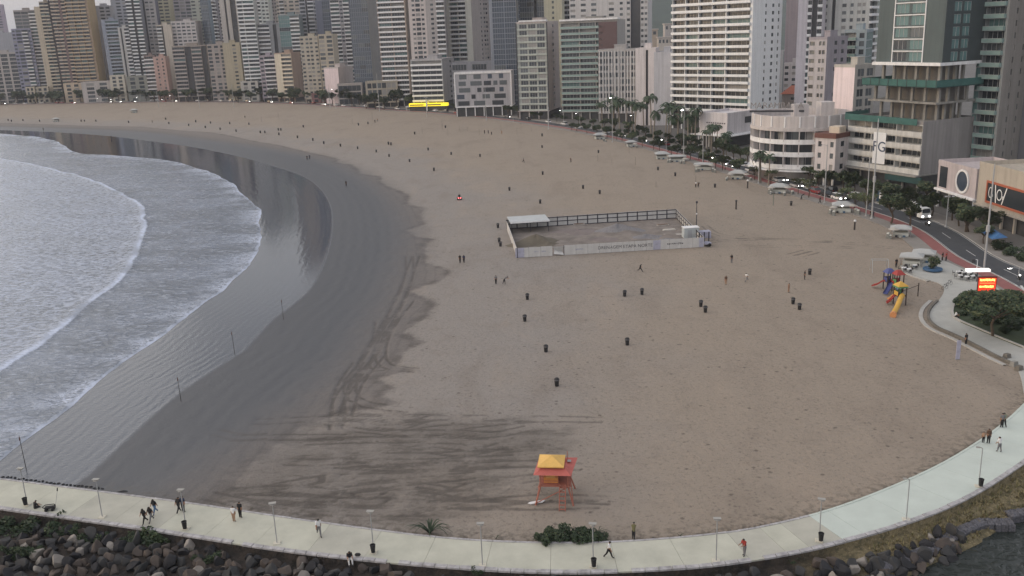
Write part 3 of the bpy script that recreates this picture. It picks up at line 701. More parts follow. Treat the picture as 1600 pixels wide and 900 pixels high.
# round hotel
hc = G(1250, 284); HR = 14.6
rh = thing('round_hotel', 'white round hotel with curved balcony bands and blank top storey', 'building', (hc.x+3.5, hc.y+12.5, .09), 0, 'buildings along the seafront')
hw = wall(158, 152, 150); a0, a1 = math.radians(150), math.radians(352)
hH = height_to((hc.x+3.5, hc.y-2, 0), 182); lev = [0, 4.2, 4.2+(hH-4.2)*.245, 4.2+(hH-4.2)*.49, 4.2+(hH-4.2)*.735, hH]
MB().lathe([(HR-1.6, 0), (HR-1.6, lev[4])], 40, 0).build('core_wall', wall(120, 116, 114), rh, smooth=True)
for i in range(1, 4):
    MB().lathe([(HR-1.5, lev[i]-.45), (HR+.3, lev[i]-.45), (HR+.3, lev[i]+.95), (HR+.1, lev[i]+.95), (HR+.1, lev[i]), (HR-1.5, lev[i])], 48).build('balcony', WHITE, rh)
    for k in range(13):
        t = a0+(a1-a0)*k/12
        c = Vector((math.cos(t)*(HR-.6), math.sin(t)*(HR-.6), (lev[i]+lev[i+1])/2))
        MB().obox((0, 0, 0), (.9, .14, (lev[i+1]-lev[i])/2-.32), ((math.cos(t), math.sin(t), 0), (-math.sin(t), math.cos(t), 0), (0, 0, 1))).build('divider', hw, rh, c)
        if k < 12:
            for j, fr_ in enumerate((.28, .70)):
                t2 = t+(a1-a0)/12*fr_; c = Vector((math.cos(t2)*(HR-1.55), math.sin(t2)*(HR-1.55), (lev[i]+lev[i+1])/2+.1))
                p = MB().obox((0, 0, 0), (.04, 1.15 if j else .95, (lev[i+1]-lev[i])/2-.45), ((math.cos(t2), math.sin(t2), 0), (-math.sin(t2), math.cos(t2), 0), (0, 0, 1)), 0)
                p.build('window', random.choice([GL_D, GL_D, GL_M, GL_C]), rh, c)
MB().lathe([(HR-.6, lev[4]-.35), (HR+.45, lev[4]-.35), (HR+.45, lev[4]+.5), (HR-.1, lev[4]+.5), (HR-.1, hH), (HR-.5, hH), (HR-.5, lev[4]+1.8), (0, lev[4]+1.8)], 48).build('roof_wall', hw, rh)
for k in range(13):
    t = a0+(a1-a0)*k/12; c = Vector((math.cos(t)*HR, math.sin(t)*HR, (lev[4]+hH)/2+.3))
    MB().obox((0, 0, 0), (.12, .22, (hH-lev[4])/2-.4), ((math.cos(t), math.sin(t), 0), (-math.sin(t), math.cos(t), 0), (0, 0, 1))).build('rib', WHITE, rh, c)
MB().lathe([(HR-1.5, 3.0), (HR+.9, 3.1), (HR+.9, 3.4), (HR-1.5, 3.7)], 48).build('entrance_canopy', WHITE, rh)
MB().box(-2, 2.5, 1, 4, lev[4]+1.8, hH+2.2).build('roof_hut', hw, rh); MB().box(6, 10, 0, 5, lev[4]+1.8, hH+2.6).build('roof_hut', hw, rh)
sg = thing('roof_sign', 'weathered standing letters on the roof of the round hotel', 'sign', (hc.x+3.5-9.5, hc.y+12.5+4, hH+.1), math.radians(-20))
for i, ch in enumerate('MARAMBAIA'):
    text_mesh('letter', ch, 2.6, M('sign letters grey', P(128, 124, 122), .7, .1), sg, (i*1.75-4, 0, 1.9), ext=.08)
MB().box(-5.2, 11, .25, .35, -.1, .5).build('sign_rail', DARKM, sg)
an = building('hotel_annex', 'small white cube annex with six framed windows in front of round hotel', 1273, 1305, 1322, 292, top=219, a=30, front='k.5 w1 k1.6 w1 k.3', side='k.8 w1 k.6', wmat=wall(166, 158, 158), ym=240, base=3.6, bmat=WHITE, fh=3.3)
roof_box(an, -.02, 1.02, -.05, 1.05, .3, 1.6, M('red brown roof band', P(96, 66, 60), .8, .2), 'roof_band')
roof_box(an, .45, .95, .3, .8, 1.6, 3.4, wall(170, 156, 140), 'water_tank')

# tall white hotel and the shop box at its foot
wh = building('white_hotel', 'tall white hotel slab with stacked balconies in five bays', 1050, 1174, 1219, 208, n=27, fh=3.02, a=33, front='b1*4 b1.75 k.12', side='k2.6 w.5 k1 w.7 k.7 w.5 k.5', wmat=M('hotel white', (.80, .81, .82), .6, .06, .3, streak=.12), amat=M('hotel white'), ym=100, base=8.5, bmat=M('hotel white'), bal=1.1, dmax=40)
sh = building('shop_box', 'low white shop box with dark ground floor and thin canopy below hotel', 1093, 1136, 1181, 232, top=181, a=38, front='k1', side='k1', wmat=wall(168, 164, 166), ym=205, base=5.2, bmat=WHITE, dmin=10, dmax=40)
for i in range(9): MB().box(-sh[1]*.75+i*1.05, -sh[1]*.75+i*1.05+.7, -.06, -.003, 9.0, 9.5).build('sign_letter', M('sign dark', (.1, .09, .1), .7, 0), sh[0])
MB().box(.003, .12, sh[2]*.6, sh[2]*.85, 8.6, 11.0).build('sign_board', DARKM, sh[0])
MB().box(-sh[1]-2, 2.5, -3., 0, 4.6, 4.9).build('canopy', WHITE, sh[0]); MB().box(0, 3., -3., sh[2]*.95, 4.6, 4.9).build('canopy', WHITE, sh[0])
for i in range(8): MB().tube((-sh[1]+i*sh[1]/7, -2.8, 0), (-sh[1]+i*sh[1]/7, -2.8, 4.6), .14).build('pillar', WHITE, sh[0])
wg = building('grey_garage_block', 'plain bluish grey block between the white hotel and the white corner slab', 1022, 1052, None, 196, top=84, a=8, front='k1', side='k1', wmat=wall(150, 150, 156), ym=120, dep=18)
sl = building('corner_slab', 'white corner slab with one dark vertical slot', 993, 1024, None, 196, top=78, a=6, front='k4.2 s1 k3', side='k1', wmat=wall(176, 168, 168), ym=130, dep=16)
fi = building('finned_office', 'grey office block with white vertical fins beside corner slab', 935, 993, None, 192, top=79, a=10, front='c1 k.2 c1 k.2 c1 k.2 c1 k.2 c1 k.2 c1 k.2 c1', side='k1', wmat=wall(140, 138, 138), ym=130, fh=3.3, base=5, dep=14)
for i in range(12): MB().box(-fi[1]*(i+.5)/12-.14, -fi[1]*(i+.5)/12+.14, -.55, -.003, 5, fi[3]).build('fin', WHITE, fi[0])
br = building('brown_panel_tower', 'mid rise with green glass balconies and a brown brick panel at top right', 877, 965, None, 186, top=33, a=12, front='B3 B2.6 B1.2 k2.2', side='k1', wmat=wall(136, 134, 132), ym=100, base=4, gmat=GL_G, dep=20)
MB().box(-br[1]*.32, -.1, -.9, -.003, br[3]*.66, br[3]-.2).build('brick_panel', M('brown brick', P(92, 76, 76), .9, .15, 1.5), br[0])
MB().box(-br[1]-.3, .3, -1.2, 6, br[3]+.9, br[3]+1.8).build('roof_slab', WHITE, br[0])
up_ = building('white_upper_block', 'white tower with square windows and dark speckled strip behind brown panel block', 890, 1012, None, 172, n=44, a=6, front='w1 k.5 w1 k.5 w1 k1.5 w1 k.6 w.6 k.4 w.6 s1.4 w.5 w.5', side='k1', wmat=wall(160, 158, 158), ym=30, dep=24)
wn = building('framed_window_block', 'mid rise with dark framed window grid and pinkish side wall', 808, 856, 874, 186, top=36, a=14, front='k.3 c1*3 k.2', side='k1 w.5 k1', wmat=wall(136, 138, 134), smat=wall(158, 148, 146), ym=100, fh=3.2, base=4.5)
for i in (0, 1): MB().box((-wn[1]-.15) if i else -.3, (-wn[1]+.35) if i else .3, -.5, -.004, 4.5, wn[3]+.4).build('frame_fin', DARKM, wn[0])
for f in range(wn[5]): MB().box(-wn[1]+.4, -.35, -.28, -.003, 4.5+f*wn[4]-.1, 4.5+f*wn[4]+.75).build('spandrel', wall(150, 156, 150), wn[0])
MB().box(-wn[1]*.9, -.2, -.6, 3, wn[3]+.9, wn[3]+1.7).build('roof_slab', WHITE, wn[0])
ch = building('chequered_low_block', 'low purple grey block with staggered dark windows near yellow shop', 711, 799, 806, 180, top=113, a=6, front='k1', side='k1', wmat=wall(142, 140, 146), ym=140, base=5.5, bmat=WHITE, fh=3.6, dep=18)
cw, cH = ch[1], ch[3]; rnd = random.Random(3)
for f in range(ch[5]):
    x = -cw+1+rnd.random()*2
    while x < -3:
        w_ = rnd.choice([2.4, 4.2, 6.5]); w_ = min(w_, -x-1)
        MB().box(0, w_, -.10, -.003, 0, ch[4]-1.2).build('window', rnd.choice([GL_D, GL_D, GL_B, GL_M]), ch[0], (x, 0, 5.5+f*ch[4]+.6)); x += w_+rnd.choice([1.2, 2.6, 4.])
mb = MB(); mb.box(-cw-.2, .2, -.5, 0, cH-.2, cH+1.); mb.box(-cw-.2, .2, -.5, -.003, 5.0, 5.6); mb.box(-cw-.3, -cw+.4, -.5, -.004, 5, cH); mb.box(-.4, .3, -.5, -.004, 5, cH); mb.build('white_surround', WHITE, ch[0])
wb = building('white_banded_block', 'seven storey block with bright white balcony bands above yellow shop', 643, 692, 711, 174, top=94, a=17, front='b1', side='k2 w.8 k.8', wmat=wall(138, 142, 142), smat=wall(146, 144, 146), amat=M('bright white', (.78, .79, .8), .6, .05), ym=120, base=5.5, fh=3.2)
ys = thing('yellow_shop', 'single storey shop front with glowing yellow fascia', 'shop', wb[0].location, wb[0].rotation_euler.z)
YEL = M('yellow fascia light', (.95, .72, .03), .5, 0., emit=.9)
MB().box(-wb[1]-1.5, -wb[1]*.52, -4.2, -.7, 2.8, 4.6).build('fascia', YEL, ys); MB().box(-wb[1]*.48, 3., -4.2, -.7, 2.8, 4.6).build('fascia', YEL, ys)
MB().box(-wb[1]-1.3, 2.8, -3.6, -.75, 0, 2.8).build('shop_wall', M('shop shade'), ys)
for k in range(2): MB().box(-wb[1]-1+k*wb[1]*.55, -wb[1]*.6+k*wb[1]*.55, -4.26, -4.203, 3.3, 4.0).build('fascia_sign', DARKM, ys)
MB().box(-wb[1]*.515, -wb[1]*.485, -4.5, -.7, 0, 6.5).build('pylon', WHITE, ys)
# ---------------- towers behind and to the left
TB = lambda *a_, **k: building(*a_, **k)
TB('beige_green_tower', 'beige tower with white green balcony columns behind banded block', 694, 738, 766, 160, n=40, a=24, front='w.6 k.5 b1.4 b1.4 k1', side='k3 w.5 k.5 w.8 w.8 k.6', wmat=wall(170, 168, 160), smat=wall(154, 144, 142), ym=50)
TB('grey_blue_glass_block', 'grey blue glass block beside the beige green tower', 766, 808, None, 172, n=36, a=5, front='k.5 g2.2 g2.2', side='k1', wmat=wall(112, 118, 128), gmat=GL_B, ym=60, dep=16)
TB('dark_glass_high_rise', 'dark glass high rise behind framed window block', 812, 850, 856, 165, n=46, a=8, front='g1 g1 s.4 g1', side='k1', wmat=wall(86, 90, 100), gmat=GL_B, ym=15, dep=18)
TB('olive_panel_tower', 'pale tower with olive panel left of the white upper block', 850, 878, None, 168, n=42, a=5, front='k1.3 w.5 k1.3', side='k1', wmat=wall(158, 154, 134), ym=15, dep=18)
TB('pale_grey_high_rise', 'pale grey high rise at the top between olive and white towers', 872, 900, None, 160, n=46, a=5, front='b1 b1', side='k1', wmat=wall(136, 138, 140), ym=10, dep=18)
TB('low_roof_block', 'low flat block with pale roof terrace right of white banded block', 706, 800, None, 172, top=97, a=5, front='l1 k.3 l1 k.6 k1', side='k1', wmat=wall(110, 112, 118), gmat=GL_D, ym=110, dep=12, fh=3.8)
bt = TB('banded_beige_tower', 'beige tower with long white balcony bands left of white banded block', 593, 636, 646, 168, n=34, a=12, front='b1.1 b1.1 k.05', side='k1', wmat=wall(140, 128, 118), smat=wall(166, 160, 154), ym=60, base=4, fh=3.15)
TB('pink_window_tower', 'pinkish tower with three rows of dark windows beside banded tower', 640, 668, None, 165, n=38, a=5, front='k.5 w.7 c1 w.7 k.4', side='k1', wmat=wall(172, 162, 158), ym=40, dep=16)
TB('grey_balcony_tower', 'grey brown tower with dark balconies between pink and beige green towers', 666, 695, None, 164, n=42, a=5, front='k.6 w.6 k.3 b1.2', side='k1', wmat=wall(146, 140, 138), ym=30, dep=16)
TB('dark_blue_glass_tower', 'dark blue glass tower with bare grey side strip', 549, 578, 592, 166, n=36, a=18, front='g1 g1 g1', side='k1', wmat=wall(72, 78, 94), smat=wall(122, 122, 122), gmat=GL_B, ym=60, base=3)
TB('portal_hall', 'low white hall with pink portal and dark red recess by the street', 508, 530, 553, 172, top=107, a=28, front='k1', side='k1', wmat=wall(186, 170, 172), smat=wall(160, 152, 150), ym=130)
TB('truss_front_block', 'low block with pale zigzag truss along its front', 528, 566, None, 172, top=132, a=4, front='l1', side='k1', wmat=wall(140, 134, 130), ym=145, base=0, dep=10, fh=5, gmat=GL_D)
TB('terrace_house', 'low old house with a row of dark upper windows beside the truss block', 572, 622, None, 172, top=128, a=4, front='k.3 c1*6 k.3', side='k1', wmat=wall(142, 134, 118), ym=145, base=3, dep=12, fh=4)
TB('beige_grid_block', 'beige block with brown grid lines right of small windowed block', 500, 522, 530, 165, top=55, a=14, front='c1 k.2 c1', side='k1', wmat=wall(150, 142, 126), ym=90)
TB('small_window_block', 'beige block with many tiny paired windows beside orange brown block', 472, 500, 506, 168, top=58, a=10, front='w1 k.3 w1*2 k.3 w1', side='k1', wmat=wall(152, 144, 130), ym=100, base=3)
TB('orange_brown_block', 'cream block with brown side and dark balconies', 432, 458, 473, 170, top=84, a=24, front='k1.2 b2', side='k1', wmat=wall(176, 166, 146), smat=wall(144, 122, 108), amat=wall(186, 174, 154), ym=120, base=3)
TB('white_curved_balcony_block', 'narrow white block with curved balconies left of cream block', 408, 432, None, 168, top=88, a=6, front='w.7 b1.6', side='k1', wmat=wall(140, 130, 138), ym=120, dep=12, base=3)
TB('teal_glass_tower', 'teal glass tower with stepped white balconies at upper centre left', 438, 470, 476, 158, top=24, a=8, front='g1.2 b1', side='k1', wmat=wall(110, 122, 124), gmat=GL_G, ym=60)
TB('striped_grey_block', 'grey block with white floor lines behind curved balcony block', 405, 440, None, 160, top=38, a=6, front='b1 k.3 s.3 k.3', side='k1', wmat=wall(126, 128, 132), ym=70, dep=14)
TB('white_green_grid_tower', 'white grid tower with green glass balconies, tallest near centre left', 378, 404, 410, 166, n=36, a=10, front='b.8 b1.6', side='k1', wmat=wall(180, 184, 182), smat=wall(150, 150, 148), amat=M('bright white'), ym=80, base=5)
TB('white_grid_rear_tower', 'second white grid tower rising behind the tall white green grid tower', 380, 420, 432, 152, n=40, a=10, front='b1 b1.4 k.1 w.5 w.5', side='k1', wmat=wall(168, 172, 170), amat=M('bright white'), ym=15)
TB('olive_side_block', 'olive beige block with one column of small windows left of white grid tower', 352, 379, None, 167, top=68, a=5, front='k1.2 w.6 k.5', side='k1', wmat=wall(150, 140, 118), ym=110, dep=14)
TB('beige_strip_block', 'beige block with vertical strips of windows beside olive block', 328, 362, None, 168, top=70, a=5, front='c1 k.4 c1 k.3 c1 k1', side='k1', wmat=wall(142, 132, 126), ym=110, dep=13)
TB('grey_terrace_block', 'grey stone block with long balcony bands and dark centre recess', 273, 326, 331, 168, top=72, a=6, front='b2.2 s1.2 b1.8 s.9', side='k1', wmat=wall(136, 126, 118), amat=wall(150, 142, 138), ym=110, base=4)
TB('checker_white_tower', 'white tower with small checkered windows above grey stone block', 270, 308, 318, 156, top=34, a=10, front='w1*5', side='k1', wmat=wall(168, 162, 160), ym=60)
TB('narrow_beige_slab', 'narrow bare beige slab with dark balcony edge left of grey stone block', 252, 275, None, 160, top=40, a=4, front='b1 s.3 k1.6', side='k1', wmat=wall(168, 158, 146), amat=WHITE, ym=100, dep=14)
TB('salmon_block', 'salmon pink low block with small windows at left centre', 243, 262, 268, 168, top=90, a=14, front='k.6 w.5 k.6 w.5 k.4', side='k1', wmat=wall(158, 128, 118), ym=120)
TB('dark_balcony_low_block', 'low block with dark floors and thin white slabs left of salmon block', 229, 246, None, 167, top=88, a=5, front='b1', side='k1', wmat=wall(120, 104, 100), ym=120, dep=12)
TB('zigzag_white_tower', 'tall tower with zigzag white balconies over a dark core', 204, 226, 232, 162, n=40, a=10, front='b1 s.35 b1', side='k1', wmat=wall(92, 92, 100), smat=wall(116, 118, 130), amat=M('bright white'), ym=60)
TB('violet_grey_tower', 'violet grey tower with two columns of square windows', 226, 247, 252, 158, n=38, a=8, front='s.5 w.8 w.8 k.3', side='k1', wmat=wall(150, 146, 146), smat=wall(96, 96, 112), ym=40)
TB('cream_high_rise', 'cream high rise right of violet grey tower at top', 248, 275, None, 150, n=34, a=5, front='w.8 w1 k1', side='k1', wmat=wall(160, 154, 128), ym=15, dep=14)
TB('lilac_high_rise', 'lilac grey high rise above the checkered white tower', 272, 304, None, 148, n=36, a=5, front='c1*3 k.5', side='k1', wmat=wall(146, 140, 146), ym=15, dep=14)
TB('pale_green_high_rise', 'pale green grey high rise with window columns at top left centre', 300, 320, None, 149, n=36, a=5, front='w1 k.4 w1', side='k1', wmat=wall(152, 154, 142), ym=25, dep=14)
TB('dark_teal_tower', 'slim dark teal tower with a blue edge beside pale green high rise', 317, 334, 345, 152, top=-20, a=26, front='g1 k.4', side='b1 w.5 k.4', wmat=wall(78, 92, 104), smat=wall(120, 116, 120), gmat=GL_B, ym=40)
TB('white_edge_tower', 'pale tower with a white edge and dark slot right of dark teal tower', 344, 380, None, 150, n=34, a=5, front='k.8 s.3 k.6 s.9 k.7 k.4', side='k1', wmat=wall(156, 150, 146), ym=20, dep=14)
TB('blue_grey_balcony_tower', 'blue grey tower with wide balconies left of white slab', 165, 192, None, 162, top=32, a=5, front='k.5 b2', side='k1', wmat=wall(128, 134, 148), amat=wall(136, 144, 156), ym=80, dep=15)
TB('pale_slab_tower', 'pale slab with cream centre strip and black balconies', 189, 206, None, 163, top=44, a=5, front='k.4 s.3 k.4 b.9', side='k1', wmat=wall(160, 158, 156), ym=80, dep=12)
TB('grey_window_tower', 'broad grey tower with paired windows behind blue grey tower', 147, 176, 182, 156, top=10, a=10, front='w.3 k.5 w.7 w.6', side='k1', wmat=wall(140, 140, 146), ym=40)
TB('grey_rear_tower', 'grey tower with dark paired windows above blue grey tower', 175, 206, None, 148, n=30, a=5, front='k.5 w.7 w.9 k.2', side='k1', wmat=wall(132, 134, 144), ym=20, dep=14)
TB('amber_side_tower', 'large brown tower with balcony grid and amber bare side', 110, 145, 157, 166, n=36, a=20, front='b1 b1 b1 k.3', side='k1', wmat=wall(132, 112, 92), smat=wall(158, 134, 96), amat=wall(158, 138, 114), ym=60, base=3)
TB('mauve_balcony_tower', 'mauve brown tower with staggered small balconies left of amber tower', 84, 112, None, 165, n=36, a=6, front='s.3 b.8 b.8 k.4 b1', side='k1', wmat=wall(112, 96, 98), amat=wall(170, 156, 142), ym=60, dep=16)
TB('beige_balcony_tower', 'beige balcony tower with a flat roof left of mauve tower', 70, 86, None, 166, top=4, a=6, front='b1 b1 s.3', side='k1', wmat=wall(132, 124, 108), amat=wall(176, 166, 146), ym=60, dep=14)
TB('bare_beige_slab', 'bare beige slab wall beside beige balcony tower', 61, 74, None, 166, top=12, a=6, front='k1', side='k1', wmat=wall(168, 156, 138), ym=60, dep=13)
TB('roof_garden_tower', 'grey banded tower with plants along its roof at far left', 28, 62, None, 164, top=17, a=6, front='l1 l1 b1', side='k1', wmat=wall(128, 122, 120), gmat=GL_M, ym=60, dep=14)
TB('blue_curved_tower', 'blue grey tower with curved white balconies before the roof garden tower', 25, 55, 59, 166, top=46, a=6, front='w.6 c1 b1 s.1 w.4', side='k1', wmat=wall(118, 120, 142), amat=WHITE, ym=90)
TB('long_low_hotel', 'eight storey pale hotel at left edge with small dark windows', -22, 33, 38, 168, top=83, a=8, front='k.3 l1 l1 k.2 l1 k.2 l1 k.2', side='k1', wmat=wall(150, 144, 140), gmat=GL_D, ym=120, fh=3.4)
TB('plain_grey_block', 'plain grey block above the pale hotel at left edge', -30, 22, None, 160, top=52, a=5, front='k1', side='k1', wmat=wall(140, 142, 148), ym=70, dep=14)
TB('rounded_violet_tower', 'violet tower with rounded top against the sky at far left', -12, 10, None, 140, top=8, a=5, front='w.5 w.5 k.2', side='k1', wmat=wall(140, 128, 142), ym=40, dep=14)
for lab, xl, xr, top, c in (('low cream house with pale gable among trees at left', 40, 54, 137, (166, 156, 138)), ('low cream garage box beside bare beige slab', 57, 76, 137, (158, 148, 132)), ('low white house with orange wall patch below amber tower', 100, 128, 131, (168, 150, 128)), ('low white house with a row of windows below grey tower', 128, 176, 128, (156, 150, 146)), ('low bare cream block right of the row of windows', 174, 197, 119, (170, 162, 148)), ('low green grey house left of dark balcony block', 200, 232, 120, (120, 122, 114)), ('low white kiosk house below white green grid tower', 377, 404, 128, (160, 156, 150)), ('low dark red cafe front beside portal hall', 486, 510, 147, (122, 86, 84))):
    TB('low_house', lab, xl, xr, None, 169, top=top, a=5, front='k.5 c1 k.5 c1 k.5', side='k1', wmat=wall(*c), ym=140, dep=12, cat='house', fh=3.2)
for nm, lab, xl, xr, by, c, fr_, n__ in (('beige_rear_tower', 'beige high rise with pale square windows behind teal glass tower', 432, 470, 148, (170, 160, 150), 'w.5 b.8 w.5 k.2 w1 w1', 52), ('black_white_rear_tower', 'dark high rise with white window squares right of beige high rise', 468, 496, 149, (150, 150, 156), 'c1 s.3 b1 c.6', 52), ('blue_rear_tower', 'dull blue high rise with white edge behind beige grid block', 493, 518, 150, (92, 96, 112), 'k.8 g1 k.2', 25), ('stacked_rear_tower', 'pale grey high rise with stacked balconies left of dark blue glass tower', 516, 550, 150, (140, 138, 142), 'b1 w.4 b1', 25), ('brick_rear_tower', 'mauve high rise behind the striped grey block', 404, 436, 147, (158, 150, 150), 'w.5 b.7 w.5 w.5', 27), ('drab_rear_tower', 'drab high rise behind banded beige tower', 588, 604, 150, (140, 130, 124), 'w1 w1', 40), ('ash_rear_tower', 'ash grey high rise behind dark glass high rise', 764, 815, 152, (116, 122, 130), 'g1 k.2 g1', 46), ('mist_rear_tower', 'misty pale high rise behind the zigzag tower', 176, 212, 144, (160, 160, 164), 'w1 b.7 w1 w.6', 40), ('smoke_rear_tower', 'smoke grey high rise behind the cream high rise', 236, 262, 146, (156, 152, 152), 'b1 w1 w.6', 40), ('tan_rear_tower', 'tan high rise behind the pale green high rise', 326, 350, 146, (164, 152, 144), 'w1 b1', 40)):
    TB(nm, lab, xl, xr, None, by, n=n__, a=4, front=fr_, side='k1', wmat=wall(*c), ym=15, dep=14, gmat=GL_B)  # unseen upper storeys set so the wet film mirrors dark towers and sky
# between the white hotel and the unfinished tower
TB('stepped_window_block', 'grey apartment block with blank centre shaft and small windows', 1262, 1290, 1322, 236, top=62, a=36, front='w1 k.4 w.5 w.5 k.2', side='k1 w.6 k.4 w.6 k.4', wmat=wall(146, 142, 146), smat=wall(128, 122, 130), ym=110)
TB('bay_window_tower', 'white tower with dark bay slots beside the white hotel', 1246, 1284, None, 200, n=34, a=6, front='k1.6 b.7 s.9 b.8', side='k1', wmat=wall(170, 164, 170), ym=40, dep=18)
TB('cream_window_tower', 'cream white tower with a grid of small windows behind grey apartment block', 1280, 1358, 1370, 196, n=34, a=10, front='k.6 w.4 k.5 s.4 k.7 w.7 k.3 w.5 k.3 w.6 w.5 k.4', side='b1', wmat=wall(160, 160, 156), ym=25, fh=3.1)
TB('teal_balcony_block', 'teal glass balcony block left of the unfinished tower', 1318, 1352, 1362, 226, top=50, a=14, front='B1.4 k.3 c.7 k.2', side='g1', wmat=wall(120, 132, 140), gmat=GL_G, ym=90)
TB('billboard_block', 'white block with blank pinkish end wall below the teal balcony block', 1302, 1334, 1366, 262, top=106, a=40, front='k1', side='k.4 l1 k.3 l1 k.3', wmat=wall(192, 176, 178), smat=wall(150, 146, 140), ym=140, gmat=GL_M)
TB('rear_brown_tower', 'slim brown tower seen in the gap right of white hotel', 1228, 1247, None, 170, top=0, a=4, front='k1', side='k1', wmat=wall(120, 112, 120), ym=20, dep=14)
TB('gap_green_block', 'low green block seen in the gap right of white hotel', 1224, 1258, None, 165, top=82, a=4, front='k1', side='k1', wmat=wall(92, 104, 106), ym=90, dep=10, fh=5)
TB('gap_white_house', 'low white house with round windows in gap right of white hotel', 1225, 1256, None, 176, top=101, a=4, front='w1 k.4 w1 k.4 w1', side='k1', wmat=wall(150, 146, 150), ym=110, dep=10)
rf = TB('red_roof_house', 'house with red tiled hip roof in gap beside the white hotel', 1222, 1262, None, 186, top=150, a=4, front='k.6 w1 k.6', side='k1', wmat=wall(150, 138, 130), ym=150, dep=14, cat='house')
w_, d_, h_ = rf[1], rf[2], rf[3]+.95
MB().add([(-w_-1, -1, h_), (1, -1, h_), (1, d_+1, h_), (-w_-1, d_+1, h_), (-w_*.7, d_/2, h_+3.6), (-w_*.3, d_/2, h_+3.6)], [(0, 1, 5, 4), (1, 2, 5), (2, 3, 4, 5), (3, 0, 4), (3, 2, 1, 0)]).build('roof', M('red roof tiles', P(142, 84, 66), .85, .25, 1.5), rf[0])
# street front mall at right edge
mp1 = building('porthole_shop', 'low lilac shop front with large round porthole window', 1463, 1524, None, 343, byl=323, top=271, a=8, front='k1', side='k1', wmat=wall(150, 140, 142), ym=300, base=4.6, bmat=WHITE, dep=14, fh=7)
w_, zc_ = mp1[1], 4.6+mp1[4]*.55
mb = MB(); ring = []
for i in range(32):
    t = 2*math.pi*i/32
    for r_ in (2.35, 2.85): ring.append((-w_*.33+math.cos(t)*r_*1.0, -.25, zc_+math.sin(t)*r_))
mb.add(ring, [(2*i, 2*((i+1) % 32), 2*((i+1) % 32)+1, 2*i+1) for i in range(32)]); mb.add([(p[0], -.004, p[2]) for p in ring], [(2*i+1, 2*((i+1) % 32)+1, 2*((i+1) % 32), 2*i) for i in range(32)])
mb.build('porthole_rim', WHITE, mp1[0])
MB().add([(-w_*.33+math.cos(2*math.pi*i/32)*2.4, -.06, zc_+math.sin(2*math.pi*i/32)*2.4) for i in range(32)], [tuple(range(32))]).build('porthole_glass', GL_B, mp1[0])
MB().box(-w_*.94, -w_*.74, -.08, -.003, 5.2, 4.6+mp1[4]-.5).build('window', GL_D, mp1[0]); MB().box(-w_-.3, .0, -.5, -.003, 4.2, 4.75).build('ledge', WHITE, mp1[0])
mp2 = building('ochre_mall', 'ochre mall wall with orange framed dark sign window at right edge', 1525, 1660, None, 392, byl=345, top=293, a=8, front='k1', side='k1', wmat=wall(144, 135, 122), ym=320, base=4.0, dep=16, fh=9)
w_ = mp2[1]; zt_ = mp2[3]
fx0, fx1, fz0, fz1 = -w_*.86, -w_*.1, zt_*.42, zt_*.74
mb = MB(); OR = M('orange frame', P(150, 84, 62), .6, .1)
mb.box(fx0-.4, fx1+.4, -.3, -.003, fz1, fz1+.45); mb.box(fx0-.4, fx1+.4, -.3, -.003, fz0-.45, fz0); mb.box(fx0-.4, fx0, -.3, -.004, fz0, fz1); mb.box(fx1, fx1+.4, -.3, -.004, fz0, fz1); mb.build('sign_frame', OR, mp2[0])
MB().box(fx0, fx1, -.1, -.003, fz0, fz1).build('sign_panel', GL_D, mp2[0])
def ring_mesh(cx_, cz_, rx, rz_, th):
    q = []
    for i in range(24):
        t = 2*math.pi*i/24
        for k in (1, 0): q.append((cx_+math.cos(t)*(rx-th*k), -.16, cz_+math.sin(t)*(rz_-th*k)))
    return MB().add(q, [(2*i, 2*((i+1) % 24), 2*((i+1) % 24)+1, 2*i+1) for i in range(24)])
zc_ = (fz0+fz1)/2; hh_ = (fz1-fz0)/2
ring_mesh(fx0+1.3, zc_, .75, hh_*.6, .22).build('letter', WHITE, mp2[0]); ring_mesh(fx0+4.9, zc_, 1.1, hh_*.62, .25).build('letter', WHITE, mp2[0])
for xx, dx in ((fx0+2.9, .6), (fx0+7.4, -1.5)): MB().add([(xx, -.17, fz1-.1), (xx+.35, -.17, fz1-.1), (xx+.35+dx, -.17, fz0+.1), (xx+dx, -.17, fz0+.1)], [(3, 2, 1, 0)]).build('slanted_bar', WHITE, mp2[0])
text_mesh('letter', 'r', 1.6, WHITE, mp2[0], (fx0+6.4, -.17, zc_-.3)); text_mesh('letter', 'a', 1.2, WHITE, mp2[0], (fx0+2.2, -.17, zc_-.4))
